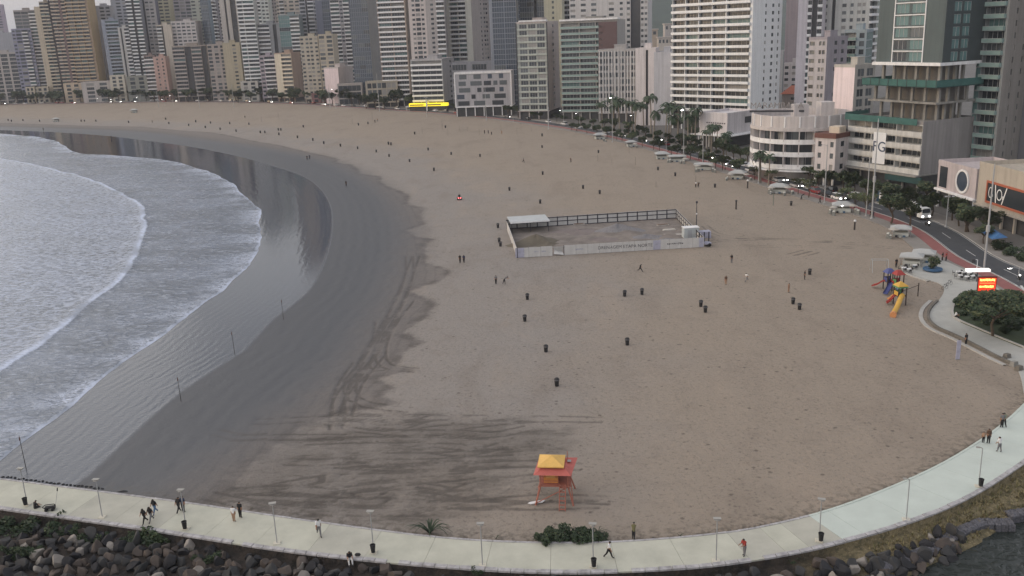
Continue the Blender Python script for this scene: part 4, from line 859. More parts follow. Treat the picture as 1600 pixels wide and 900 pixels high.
# hillside far behind
hm = MB(); hx = np.linspace(-2600, 3200, 60)
for row, (yy, k) in enumerate(((1500, 0.), (1900, .45), (2500, 1.), (3600, .6))):
    for i, x in enumerate(hx):
        hgt_ = k*(150*math.exp(-((x-150)/420)**2)+90*math.exp(-((x-1100)/500)**2)+70+35*math.sin(x*.006)+18*math.sin(x*.021)) if x > -500 else k*18
        hm.v.append((x, yy, hgt_))
hm.f = [(r_*60+i, r_*60+i+1, (r_+1)*60+i+1, (r_+1)*60+i) for r_ in range(3) for i in range(59)]; hm.m = [0]*len(hm.f)
struct(hm.build('wooded_hill', M('hill forest', P(70, 82, 74, .9), .95, .35, .03), smooth=True))
for i, (x, yy, w_, h_, c) in enumerate(((190, 1250, 30, 40, (150, 136, 120)), (222, 1230, 22, 46, (146, 140, 136)), (170, 1200, 26, 34, (136, 122, 116)), (205, 1190, 18, 30, (160, 150, 140)))):
    q = thing('far_house', ['tan hillside house, highest in the gap left of white hotel', 'grey hillside house at right of gap left of white hotel', 'brown hillside house at left of gap beside white hotel', 'small pale hillside house low in gap beside white hotel'][i], 'house', (x, yy, 0))
    MB().box(-w_/2, w_/2, 0, 14, 0, h_).build('wall', wall(*c), q); MB().box(-w_/2-1, w_/2+1, -1, 15, h_+.003, h_+1.5).build('roof', wall(150, 140, 132), q)
    for k in range(4): MB().box(-w_/2+w_*(k+.2)/4, -w_/2+w_*(k+.7)/4, -.3, -.01, h_-6, h_-2).build('window', GL_D, q)
# ================================================================== VEGETATION, VEHICLES, STREET
class Kit:
    """a thing's parts as shared meshes: [(name, mesh, [sub parts])]"""
    def __init__(s): s.parts = []
    def add(s, name, mb, mats, subs=(), smooth=False):
        me = mb.mesh(name, mats, smooth); s.parts.append((name, me, [(n_, m_.mesh(n_, mt)) for n_, m_, mt in subs])); return s
    def place(s, name, label, cat, loc, rz=0., group=None, scale=1., paint=None, tilt=None):
        r = thing(name, label, cat, loc, rz, group)
        r.scale = scale if hasattr(scale, '__len__') else (scale,)*3
        if tilt: r.rotation_euler = (tilt[0], tilt[1], rz)
        for nm, me, subs in s.parts:
            o = put(me, nm, r)
            if paint:
                for sl in o.material_slots:
                    if sl.material and sl.material.name in paint: 
                        q = paint[sl.material.name]; sl.link = 'OBJECT'; sl.material = q
            for n2, m2 in subs: put(m2, n2, o)
        return r
LEAF = [M('leaf dark', P(44, 58, 40, 1.2), .7, .5, .8), M('leaf mid', P(58, 72, 46, 1.2), .7, .5, .8), M('leaf olive', P(78, 82, 54, 1.2), .7, .5, .8)]
BARK = M('bark', P(74, 64, 54), .95, .3, 3.)
def leaf_cloud(mb, rnd, blobs, n, size, mats=(0, 1, 2)):
    for _ in range(n):
        c, r = rnd.choice(blobs)
        while True:
            d = Vector((rnd.uniform(-1, 1), rnd.uniform(-1, 1), rnd.uniform(-1, 1)))
            if .25 < d.length < 1: break
        d = d*(.55+.45*rnd.random())/max(d.length, .6)
        p = Vector(c)+Vector((d.x*r[0], d.y*r[1], d.z*r[2]))
        a = Vector((rnd.gauss(0, 1), rnd.gauss(0, 1), rnd.gauss(0, .7))).normalized(); b = a.orthogonal().normalized(); 
        s1 = size*rnd.uniform(.6, 1.3); a *= s1; b *= s1*.55
        mb.add([p-a, p+b*.8, p+a, p-b*.8], [(0, 1, 2, 3)], rnd.choice(mats))
def make_tree(seed, h, cr, n, leaf=.32, sparse=False, trunk=.16):
    rnd = random.Random(seed); k = Kit(); t = MB(); blobs = []
    fork = h*.42; t.path([(0, 0, -.1), (.05*h*rnd.uniform(-1, 1), .03*h, fork*.6), (0, 0, fork)], [trunk*1.25, trunk, trunk*.85])
    nb_ = 7
    for i in range(nb_):
        an_ = 2*math.pi*i/nb_+rnd.uniform(-.3, .3); rr_ = cr*rnd.uniform(.45, .8); zz_ = h*rnd.uniform(.62, .92)
        e = (math.cos(an_)*rr_, math.sin(an_)*rr_, zz_)
        t.path([(0, 0, fork*.9), (e[0]*.5, e[1]*.5, fork+(zz_-fork)*.6), e], [trunk*.6, trunk*.4, trunk*.15], 5)
        blobs.append((e, (cr*rnd.uniform(.3, .5), cr*rnd.uniform(.3, .5), h*rnd.uniform(.08, .16))))
    blobs.append(((0, 0, h*.85), (cr*.5, cr*.5, h*.14)))
    c = MB(); leaf_cloud(c, rnd, blobs, n, leaf, (0, 0, 1, 2) if not sparse else (1, 2, 2))
    k.add('trunk', t, BARK); k.add('crown', c, LEAF); return k
TREES = [make_tree(s, 5.2, 2.6, 1000) for s in (1, 2, 3)]; SPARSE = [make_tree(s, 4.6, 2.0, 330, .26, True, .11) for s in (4, 5)]
BUSH = []
for s in (6, 7, 8):
    rnd = random.Random(s); c = MB(); bl = [((rnd.uniform(-.6, .6), rnd.uniform(-.6, .6), rnd.uniform(.3, .6)), (rnd.uniform(.4, .7), rnd.uniform(.4, .7), rnd.uniform(.35, .5))) for _ in range(6)]
    leaf_cloud(c, rnd, bl, 520, .16, (0, 0, 1)); st = MB()
    for q in bl: st.path([(0, 0, -.1), (q[0][0]*.6, q[0][1]*.6, .25), q[0]], .025, 4)
    BUSH.append(Kit().add('foliage', c, LEAF).add('stem', st, BARK))
def make_palm(seed, h, fl=2.6, nf=17):
    rnd = random.Random(seed); k = Kit(); t = MB(); pts = []
    bx_, by_ = rnd.uniform(-.4, .4), rnd.uniform(-.4, .4)
    for i in range(7):
        q = i/6; pts.append((bx_*q*q, by_*q*q, h*q-.1*(i == 0)))
    t.path(pts, [.24, .19, .17, .16, .15, .15, .14], 8); k.add('trunk', t, M('palm trunk', P(120, 112, 102), .9, .25, 3.))
    top = Vector(pts[-1])
    for i in range(nf):
        an_ = 2*math.pi*i/nf+rnd.uniform(-.2, .2); el = rnd.uniform(-.1, 1.1); f = MB(); d = Vector((math.cos(an_), math.sin(an_), 0)); sd_ = Vector((-d.y, d.x, 0)); L = fl*rnd.uniform(.8, 1.1)
        prev = top; ang = el
        for j in range(9):
            st_ = d*math.cos(ang)*L/9+Vector((0, 0, math.sin(ang)*L/9)); nx = prev+st_; ang -= .19+.04*j*rnd.random()
            w_ = L*.17*math.sin(math.pi*(j+1.2)/10.4)
            for s_ in (-1, 1):
                o = sd_*s_*w_+Vector((0, 0, -w_*.55))
                f.add([prev, nx, nx+o+st_*.5, prev+(nx-prev)*.35+o*.97+st_*.4], [(0, 1, 2, 3)])
            prev = nx
        k.add('frond', f, M('palm leaf', P(50, 66, 46, 1.2), .6, .3, 1.))
    return k
PALMS = [make_palm(1, 7.5), make_palm(2, 6.2), make_palm(3, 9.0)]

def street_at(xpx, off):
    """place beside the road: image column of the kerb, metres inland from the sea side kerb"""
    xs = np.array([PX((p[0], p[1], 0.))[0] for p in kerb]); i = int(np.argmin(np.abs(xs-xpx))); i = min(max(i, 1), len(kerb)-2)
    p = offset(kerb, off)[i]; t = kerb[i+1]-kerb[i-1]
    return Vector((p[0], p[1], 0.)), math.atan2(t[1], t[0])
# ---- cars
CARP = M('car paint', (.6, .6, .6), .3, 0., coat=.6); TYRE = M('tyre', (.02, .02, .02), .9, 0.); RIM = M('wheel rim', (.3, .3, .31), .4, 0., metal=.6); HL = M('headlight off', (.55, .56, .58), .15, 0.); HLON = M('headlight lit', (1., .97, .9), .3, 0., emit=14.); TL = M('tail light', (.25, .02, .02), .3, 0.)
def car_kit(L, Wd, H, suv=False, lit=False):
    k = Kit(); hw_ = Wd/2
    low = [(-L/2, .28), (-L/2+.06, .72), (-L*.40, .86), (L*.20, .88), (L*.42, .80), (L/2-.04, .64), (L/2, .34), (L/2-.1, .24), (-L/2+.1, .24)]
    def side(mb, prof, w0, mi=0):
        n_ = len(prof); vs = [(x, -w0, z) for x, z in prof]+[(x, w0, z) for x, z in prof]
        mb.add(vs, [(i, (i+1) % n_, n_+(i+1) % n_, n_+i) for i in range(n_)]+[tuple(range(n_)), tuple(range(2*n_-1, n_-1, -1))], mi)
    b = MB(); side(b, low, hw_); k.add('body', b, CARP)
    x0, x1, x2, x3 = (-L*.47, -L*.42, L*.08, L*.22) if suv else (-L*.40, -L*.24, L*.05, L*.22)
    g = MB(); g.add([(x0, -hw_*.93, .86), (x3, -hw_*.93, .88), (x2, -hw_*.76, H-.06), (x1, -hw_*.76, H-.06), (x0, hw_*.93, .86), (x3, hw_*.93, .88), (x2, hw_*.76, H-.06), (x1, hw_*.76, H-.06)], [(0, 1, 2, 3), (7, 6, 5, 4), (1, 5, 6, 2), (0, 3, 7, 4), (3, 2, 6, 7)]); k.add('windows', g, M('car glass', (.03, .035, .04), .1, 0., spec=.7))
    r = MB(); r.add([(x1-.05, -hw_*.78, H-.055), (x2+.05, -hw_*.78, H-.055), (x2+.05, hw_*.78, H-.055), (x1-.05, hw_*.78, H-.055), (x1+.1, -hw_*.68, H), (x2-.1, -hw_*.68, H), (x2-.1, hw_*.68, H), (x1+.1, hw_*.68, H)], [(0, 1, 5, 4), (1, 2, 6, 5), (2, 3, 7, 6), (3, 0, 4, 7), (4, 5, 6, 7), (3, 2, 1, 0)]); k.add('roof', r, CARP)
    for sx in (-L*.31, L*.32):
        for sy in (-1, 1):
            w = MB(); w.tube((sx, sy*(hw_-.18), .31), (sx, sy*(hw_+.02), .31), .31, n=14); ri = MB(); ri.tube((sx, sy*(hw_+.0), .31), (sx, sy*(hw_+.035), .31), .19, n=10); k.add('wheel', w, TYRE, [('rim', ri, RIM)])
    for sy in (-1, 1):
        h = MB(); h.box(L/2-.12, L/2+.02, sy*hw_*.72-.2, sy*hw_*.72+.2, .56, .70); k.add('headlight', h, HLON if lit else HL)
        h = MB(); h.box(-L/2-.01, -L/2+.08, sy*hw_*.76-.16, sy*hw_*.76+.16, .60, .78); k.add('tail_light', h, TL)
    return k
CARS = {('hatch', 0): car_kit(3.9, 1.7, 1.48), ('hatch', 1): car_kit(3.9, 1.7, 1.48, lit=True), ('suv', 0): car_kit(4.4, 1.82, 1.68, True), ('suv', 1): car_kit(4.4, 1.82, 1.68, True, True)}
PAINTS = [('white', (.74, .74, .74)), ('silver', (.42, .43, .44)), ('black', (.02, .02, .022)), ('grey', (.16, .165, .17)), ('red', (.28, .03, .03)), ('white', (.74, .74, .74)), ('black', (.02, .02, .022)), ('silver', (.42, .43, .44))]
rnd = random.Random(11); carl = []
for x in list(range(-10, 690, 15))+[712, 742, 775, 812, 838, 868, 905, 930, 962, 1000, 1030, 1072, 1110, 1150, 1172, 1015, 1050, 1088, 1098, 1128, 1138, 1162, 1188, 1216, 1244, 1270, 1280, 1205, 1232, 1258, 1290, 1302, 1318]+list(range(1085, 1330, 11)):
    x += rnd.uniform(-6, 6); far_side = rnd.random() < .55
    if x > 1035 and x < 1075: far_side = False
    p, t = street_at(x, 5.9 if far_side else rnd.choice([1.3, 2.6])); ci, pc = rnd.choice(list(enumerate(PAINTS)))
    lit = (not far_side) and rnd.random() < .45
    kind = rnd.choice(['hatch', 'hatch', 'suv'])
    mt = M('car '+pc[0], pc[1], .3, 0., coat=.6)
    o = CARS[(kind, 1 if lit else 0)].place('car', '', 'car', (p.x, p.y, .016), t if not far_side else t+math.pi, 'cars along the seafront', paint={'car paint': mt}); o['_c'] = pc[0]+(' estate' if kind == 'suv' else ' hatchback'); carl.append((o, x))
for cname in sorted({o['_c'] for o, _ in carl}):
    for lo_, hi_, wh_ in ((-100, 330, 'on the far left stretch of seafront'), (330, 690, 'on the seafront left of the yellow shop'), (690, 1000, 'on the road by mid rise blocks'), (1000, 1700, 'on the road by the hotels')):
        g = [o for o, x in carl if o['_c'] == cname and lo_ <= x < hi_]
        if len(g) == 1: g[0]['label'] = f'{cname} car {wh_}'
        else: label_row(g, cname+' car '+wh_+', {}')
for o, _ in carl: del o['_c']
# ---- concrete mixer truck
tp, tr = street_at(1396, 5.6); tk = Kit()
tk.add('chassis', MB().box(-3.6, 3.4, -.5, .5, .7, 1.0), DARKM)
cb = MB(); cb.add([(2.0, -1.15, .6), (4.0, -1.15, .6), (4.0, -1.15, 1.7), (3.8, -1.1, 2.8), (2.0, -1.1, 2.85), (2.0, 1.15, .6), (4.0, 1.15, .6), (4.0, 1.15, 1.7), (3.8, 1.1, 2.8), (2.0, 1.1, 2.85)], [(0, 1, 2, 3, 4), (9, 8, 7, 6, 5), (1, 6, 7, 2), (3, 8, 9, 4), (0, 4, 9, 5), (0, 5, 6, 1)])
ws = MB(); ws.quad((4.02, -1., 1.75), (4.02, 1., 1.75), (3.84, .95, 2.65), (3.84, -.95, 2.65)); tk.add('cab', cb, M('truck white', (.66, .67, .68), .5, .1), [('windscreen', ws, GL_D)])
dr = MB(); prof = [(0.25, -3.3), (.8, -2.9), (1.25, -1.2), (1.25, .2), (.75, 1.5), (.3, 1.7)]
for i in range(len(prof)-1):
    dr.tube((prof[i][1], 0, 2.2-.12*prof[i][1]), (prof[i+1][1], 0, 2.2-.12*prof[i+1][1]), prof[i][0], prof[i+1][0], 16)
tk.add('drum', dr, M('truck white')); tk.add('chute', MB().box(-4.2, -3.2, -.4, .4, 1.6, 2.9), RIM)
for sx in (3.1, -1.2, -2.4):
    for sy in (-1, 1): tk.add('wheel', MB().tube((sx, sy*.8, .5), (sx, sy*1.12, .5), .5, n=14), TYRE)
for sy in (-1, 1): tk.add('headlight', MB().box(4.0, 4.06, sy*.85-.18, sy*.85+.18, .85, 1.1), HLON)
tk.place('mixer_truck', 'white concrete mixer truck with lit headlights before the car park podium', 'truck', (tp.x, tp.y, .016), tr)
# motorbike on the red lane bend
def bike_kit():
    k = Kit()
    for sx in (-.65, .65): k.add('wheel', MB().tube((sx, -.06, .3), (sx, .06, .3), .3, n=12), TYRE)
    b = MB(); b.box(-.5, .35, -.13, .13, .35, .75); b.path([(.65, 0, .3), (.45, 0, .95), (.4, 0, 1.05)], .05); b.tube((.42, -.35, 1.02), (.42, .35, 1.02), .025); b.box(-.75, .05, -.14, .14, .72, .84); k.add('frame', b, DARKM)
    k.add('headlight', MB().tube((.5, 0, .9), (.62, 0, .88), .11, .12), HLON); return k
BIKE = bike_kit(); p = G(1449, 353); BIKE.place('motorbike', 'motorbike with lit headlight on the road bend', 'motorbike', (p.x, p.y, .016), tr)

# ---- beach kiosks under white tents, along the inner edge of the sand
TENT = M('tent white', (.40, .41, .41), .8, .12, .6); CNT = M('kiosk counter', P(170, 172, 168), .7, .15, .8)
def kiosk_kit(w, d, gab):
    k = Kit()
    c = MB(); c.box(-w/2+.4, w/2-.4, -d/2+.5, -d/2+.9, 0, 1.1); c.box(-w/2+.4, -w/2+.8, -d/2+.9, d/2-.4, 0, 1.1); c.box(-w/2+.3, w/2-.3, -d/2+.4, -d/2+1., 1.1, 1.16); k.add('counter', c, CNT)
    k.add('back_box', MB().box(-w/2+.6, w/2-.6, d/2-1.3, d/2-.3, 0, 1.9), M('kiosk box', P(120, 120, 116), .7, .3, .8))
    r = MB(); z0, z1 = 2.25, 2.25+gab; r.add([(-w/2-.3, -d/2-.4, z0), (w/2+.3, -d/2-.4, z0), (w/2+.3, d/2+.3, z0), (-w/2-.3, d/2+.3, z0), (-w*.2, 0, z1), (w*.2, 0, z1)], [(0, 1, 5, 4), (1, 2, 5), (2, 3, 4, 5), (3, 0, 4), (3, 2, 1, 0)]); r.box(-w/2-.3, w/2+.3, -d/2-.44, -d/2-.40, z0-.3, z0); k.add('roof', r, TENT)
    for sx in (-1, 1):
        for sy in (-1, 1): k.add('leg', MB().tube((sx*w/2, sy*d/2, 0), (sx*w/2, sy*d/2, 2.25), .05, n=6), RIM)
    for i in range(3): k.add('crate', MB().box(-w/2+.9+i*.9, -w/2+1.5+i*.9, -d/2-.2, -d/2+.3, 0, .5), [DARKM, CNT, M('crate blue', P(70, 90, 110), .7)][i])
    return k
KI = [kiosk_kit(5.2, 3.4, .9), kiosk_kit(6.4, 3.4, .5), kiosk_kit(4.4, 3., .7)]
for i, (x, y, q, lab, rz_) in enumerate(((937, 217, 0, 'small white tent kiosk farthest up the beach edge', .2), (986, 229, 2, 'white tent kiosk beside the tall floodlight pole', .1), (1034, 248, 0, 'white tent kiosk with grey roof behind the long counter kiosk', .0), (1058, 252, 1, 'long kiosk with pale awning by the second floodlight pole', -.1), (1099, 265, 1, 'white tent kiosk with twin low roofs right of long counter kiosk', -.3), (1153, 279, 0, 'white tent kiosk before bare street trees', -.5), (1217, 301, 0, 'white tent kiosk by the beach shower post', -.4), (1316, 331, 0, 'white tent kiosk with two lit bulbs near the beach edge', -.3), (1407, 369, 2, 'white kiosk with dark open counter near the plaza', -.4), (640, 172, 0, 'white tent kiosk in front of the yellow shop', .3), (210, 176, 0, 'lone pale umbrella kiosk on the far left sand', 0), (88, 190, 2, 'dark frame kiosk on the far left sand', 0))):
    p = G(x, y); KI[q].place('beach_kiosk', lab, 'kiosk', (p.x, p.y, 0), rz_, 'kiosks on the beach edge', .88)
for k, dx in enumerate((-.8, .7)):
    p = G(1316, 331); MB().lathe([(0, 0), (.14, .08), (.14, .2), (0, .28)], 10).build('light_bulb', HLON, None, (p.x+dx, p.y-1.9, 1.75)); b = COL.objects[-1]; tag(b, ['left', 'right'][k]+' lit bulb hanging under the kiosk with bulbs', 'lamp', 'bulbs under the kiosk')

# parasols and crates round the kiosks
pk_ = Kit(); pk_.add('canopy', MB().lathe([(1.25, 2.0), (.6, 2.3), (0, 2.5)], 10), M('parasol cloth', P(150, 146, 140), .85, .2, 1.)); pk_.add('shaft', MB().tube((0, 0, 0), (0, 0, 2.45), .03, n=6), RIM)
sk_ = Kit(); sk_.add('stack', MB().box(-.35, .35, -.3, .3, 0, .9, taper=.03), M('stacked chairs', P(110, 112, 110), .7, .3, 3.)); sk_.add('top_seat', MB().box(-.3, .3, -.28, .28, .9, 1.15, taper=.08), CNT)
pa, st_ = [], []
for x, y in ((944, 219), (992, 232), (1046, 252), (1070, 256), (1090, 268), (1112, 267), (1142, 281), (1166, 281), (1205, 303), (1230, 303), (1302, 334), (1332, 333), (1396, 372)):
    p = G(x, y); pa.append(pk_.place('parasol', '', 'parasol', p, 0, 'parasols by the kiosks', random.uniform(.8, 1.05)))
    for k in range(2): q = G(x+random.uniform(-9, 9), y+random.uniform(-1, 3)); st_.append(sk_.place('chair_stack', '', 'chairs', q, random.uniform(0, 3), 'stacks by the kiosks', random.uniform(.8, 1.2)))
label_row(pa, 'pale beach parasol beside the kiosks, {}'); label_row(st_, 'low stack of plastic chairs beside the kiosks, {}')
# ---- poles
POLE = M('galvanised pole', (.42, .43, .44), .45, .08, 1., metal=.3); LIT = M('lit lamp', (1., .98, .94), .3, 0., emit=18.)
def pole(x, yb, yt, label, head='flood', lit=False, r=.12, z=0.):
    p = G(x, yb, z); h = height_to((p.x, p.y, z), yt); t = thing('light_pole', label, 'light pole', p, 0, 'tall light poles of the seafront')
    MB().tube((0, 0, 0), (0, 0, h), r*1.25, r*.7, 10).build('shaft', POLE, t); MB().lathe([(r*2.4, 0), (r*2.4, .25), (r*1.3, .35)], 10).build('base', POLE, t)
    if head == 'flood':
        MB().box(-1.0, 1.0, -.06, .06, h-.3, h-.18).build('crossarm', POLE, t)
        for sx in (-.8, .8):
            hd = MB().box(sx-.35, sx+.35, -.45, .1, h-.35, h-.02).build('lamp_head', DARKM, t)
            MB().box(sx-.3, sx+.3, -.47, -.452, h-.32, h-.05).build('lens', LIT if lit and sx < 0 else HL, hd)
    elif head == 'arm':
        MB().path([(0, 0, h-.2), (-.9, 0, h), (-1.6, 0, h)], .05).build('arm', POLE, t); hd = MB().box(-2.1, -1.4, -.16, .16, h-.05, h+.1).build('lamp_head', DARKM, t)
        MB().box(-2.05, -1.45, -.14, .14, h-.10, h-.053).build('lens', LIT if lit else HL, hd)
    elif head == 'mast':
        MB().tube((0, 0, h*.38), (0, 0, h*.44), r*2.2, n=10).build('collar', POLE, t); MB().tube((0, 0, h), (0, 0, h+.5), r*.5, .02).build('tip', POLE, t)
    return t
for a_ in ((957, 222, 152, 'tall floodlight pole with one lit lamp among the palms', 'flood', True), (1068, 252, 171, 'tall floodlight pole with lit lamp behind the long kiosk', 'flood', True), (1362, 342, 188, 'tall pale pole beside the hanging banner', 'mast', False), (1353, 338, 246, 'shorter pole left of the pole beside the banner', 'arm', False), (1537, 424, 258, 'very tall white mast by the crossing', 'mast', False), (593, 174, 116, 'tall pole right of dark blue glass tower', 'mast', False), (667, 183, 152, 'pole in front of yellow shop', 'flood', False), (760, 188, 135, 'pole in front of chequered low block', 'mast', False), (857, 202, 122, 'thick pole before the pinkish side wall', 'mast', False), (516, 170, 138, 'pole in front of portal hall', 'mast', False), (366, 168, 132, 'pole in front of beige strip block', 'mast', False), (312, 168, 118, 'pole in front of grey stone block', 'mast', False), (248, 167, 138, 'pole in front of salmon block', 'mast', False), (11, 168, 148, 'short pole at far left edge', 'mast', False), (1098, 262, 212, 'grey pole behind twin roof kiosk', 'arm', False), (1185, 287, 250, 'slim pole before round hotel', 'arm', False), (1288, 318, 226, 'dark pole before the hotel annex', 'arm', False), (1478, 355, 305, 'pole with box lamp before the porthole shop', 'flood', False)):
    pole(*a_[:4], head=a_[4], lit=a_[5], r=.16 if a_[4] == 'mast' else .12)
lampl = []
for x, yb, yt in ((157, 164, 154), (178, 164, 155), (219, 165, 152), (258, 165, 155), (271, 165, 149), (525, 170, 139), (881, 195, 172), (906, 200, 177), (992, 212, 180), (802, 190, 182), (1041, 240, 218)):
    lampl.append(pole(x, yb, yt, '', 'arm', True, .07)); lampl[-1]['group'] = 'lit street lamps'
label_row(lampl, 'small lit street lamp along the seafront, {}')

# ---- street trees
trl = []
rnd = random.Random(5)
for x in list(range(-20, 640, 10)):
    p, t = street_at(x+rnd.uniform(-5, 5), rnd.choice([-4.2, 8.5, 9.5, 11.])); trl.append(TREES[rnd.randrange(3)].place('street_tree', '', 'tree', (p.x, p.y, .1), rnd.uniform(0, 6), 'trees of the far seafront', rnd.uniform(1.3, 2.2)))
label_row([o for o in trl if PX(tuple(o.location))[0] < 210], 'dark leafy tree on the far left seafront, {}'); label_row([o for o in trl if 210 <= PX(tuple(o.location))[0] < 440], 'dark leafy tree on the seafront below grey stone block, {}'); label_row([o for o in trl if PX(tuple(o.location))[0] >= 440], 'dark leafy tree on the seafront left of the yellow shop, {}')
tr2 = []
for x in (650, 690, 708, 722, 745, 770, 790, 806, 822, 838, 852, 868, 884, 900, 916, 932, 948, 965, 982, 1000, 1015, 1030, 1046, 1062, 1080):
    p, t = street_at(x+rnd.uniform(-4, 4), rnd.uniform(8.2, 11)); tr2.append(TREES[rnd.randrange(3)].place('street_tree', '', 'tree', (p.x, p.y, .1), rnd.uniform(0, 6), 'trees before the mid rise blocks', rnd.uniform(.75, 1.25)))
label_row(tr2, 'green street tree before the mid rise blocks, {}')
tr3 = []
for x, off, sc_ in ((1095, -1.0, .8), (1118, -4, .9), (1150, -3.6, 1.), (1172, -3.6, 1.1), (1193, -3.8, .9), (1230, -4, 1.), (1262, -4.2, .95), (1290, -4.2, 1.1), (1345, -4, 1.1), (1368, -4, 1.0), (1383, -4.2, 1.2), (1415, -3.6, 1.25), (1432, -1.6, 1.2), (1440, 8.5, 1.1), (1452, 9, .9)):
    p, t = street_at(x, off); tr3.append((SPARSE if x < 1410 else TREES)[rnd.randrange(2)].place('street_tree', '', 'tree', (p.x, p.y, .1), rnd.uniform(0, 6), 'thin trees along the bike lane', sc_))
label_row(tr3, 'thin street tree by the red bike lane, {}')
tr4 = []
for x in list(range(1085, 1330, 9))+list(range(1335, 1470, 10)):
    off = rnd.choice([8.3, 9.5, 11.]); sc_ = rnd.uniform(.75, 1.15)
    if 1280 < x < 1400 and off < 9: sc_ *= .7
    p, t = street_at(x+rnd.uniform(-3, 3), off); tr4.append(TREES[rnd.randrange(3)].place('street_tree', '', 'tree', (p.x, p.y, .1), rnd.uniform(0, 6), 'trees before the hotels', sc_))
label_row([o for o in tr4 if PX(tuple(o.location))[0] < 1230], 'leafy tree on the street before shop box and round hotel, {}'); label_row([o for o in tr4 if PX(tuple(o.location))[0] >= 1230], 'leafy tree on the street before the car park podium, {}')
tr5 = []
for x in range(900, 1180, 15):
    p, t = street_at(x+rnd.uniform(-4, 4), -4.4); tr5.append(TREES[rnd.randrange(3)].place('street_tree', '', 'tree', (p.x, p.y, .1), rnd.uniform(0, 6), 'trees on the beach pavement', rnd.uniform(.6, .95)))
label_row(tr5, 'small tree on the beach side pavement, {}')
pl_ = []
for x, off, q, sc_ in ((912, 9, 0, .9), (925, 12, 1, 1.), (938, 9.5, 0, 1.05), (950, 13, 2, .85), (962, 9, 0, 1.), (972, 14, 2, 1.05), (984, 10, 1, 1.), (998, 13, 0, 1.), (1012, 10, 1, .95), (1026, 14, 1, 1.), (1040, 13, 2, .9), (1062, 10, 0, .8), (1078, 9, 0, 1.0), (1092, 8.5, 1, .95), (1100, 9.5, 0, .85), (1204, 1.0-5.5, 0, .9), (1216, -4.8, 1, 1.), (1228, -4.6, 0, .85), (918, 15, 2, .9), (932, 16, 2, .8), (956, 16, 0, 1.), (990, 17, 2, .9), (1005, 16, 0, 1.), (1034, 10, 0, .9), (1052, 14, 1, 1.), (1070, 14, 2, .8), (1560, 14, 1, .7), (1590, 16, 0, .6)):
    p, t = street_at(x, off); pl_.append(PALMS[q].place('palm_tree', '', 'palm', (p.x, p.y, .1), rnd.uniform(0, 6), 'palms along the street', sc_*(1.75 if x < 1050 else 1.3)))
label_row(pl_, 'palm tree along the street, {}')
sh_ = []
for x, off in [(x_, rnd.uniform(8, 12)) for x_ in range(885, 1080, 9)]+[(1478, 10), (1490, 11), (1500, 9.5), (1512, 11), (1525, 10), (1540, 11), (1552, 10), (1566, 11), (1580, 10), (1594, 11), (1608, 10)]:
    p, t = street_at(x, off); sh_.append(BUSH[rnd.randrange(3)].place('shrub', '', 'shrub', (p.x, p.y, .08), rnd.uniform(0, 6), 'shrubs on the street side', rnd.uniform(1.3, 2.1)))
label_row(sh_, 'rounded shrub on the building side of the street, {}')
for lab, x, y, s_ in (('big dark tree behind the hanging billboard block', 1290, 246, 2.0), ('dark tree right of the red roof house', 1268, 238, 1.6), ('dark tree on the roof edge by the glass tower', 1575, 330, 1.4), ('leafy tree between car park podium and porthole shop', 1447, 318, 1.1), ('tall leafy tree before the white hotel podium', 1060, 208, 1.3), ('bushy tree left of the shop box', 1082, 222, 1.3)):
    p = G(x, y); TREES[rnd.randrange(3)].place('garden_tree', lab, 'tree', (p.x, p.y, .05), rnd.uniform(0, 6), 'garden trees', s_)
# blue containers and hoarding by the podium
p, t = street_at(1336, 9.5); cn = thing('blue_container', 'dark blue site container with white posters before the car park podium', 'container', (p.x, p.y, .1), t)
MB().box(-4.5, 4.5, -1.2, 1.2, 0, 2.7).build('body', M('container blue', P(44, 66, 84), .6, .2, .8), cn); MB().box(-4.55, 4.55, -1.25, 1.25, 2.703, 2.85).build('lid', RIM, cn)
for k, x in enumerate((-2.6, 2.9)): MB().box(x-.7, x+.7, -1.28, -1.203, .6, 2.4).build('poster', WHITE, cn)
p, t = street_at(1468, 10.2); ca = thing('blue_canopy', 'bright blue tarpaulin canopy beneath the porthole shop', 'canopy', (p.x, p.y, .1), t)
MB().add([(-3.5, -1.5, 1.7), (3.5, -1.5, 1.7), (3.5, 1.5, 2.1), (-3.5, 1.5, 2.1), (-3., 0, 2.8), (3., 0, 2.8)], [(0, 1, 5, 4), (1, 2, 5), (2, 3, 4, 5), (3, 0, 4), (3, 2, 1, 0)]).build('cover', M('blue tarp', P(58, 96, 140), .7, .2, .8), ca)
for sx in (-3.3, 3.3):
    for sy in (-1.4, 1.4): MB().tube((sx, sy, 0), (sx, sy, 1.75), .05, n=6).build('leg', RIM, ca)
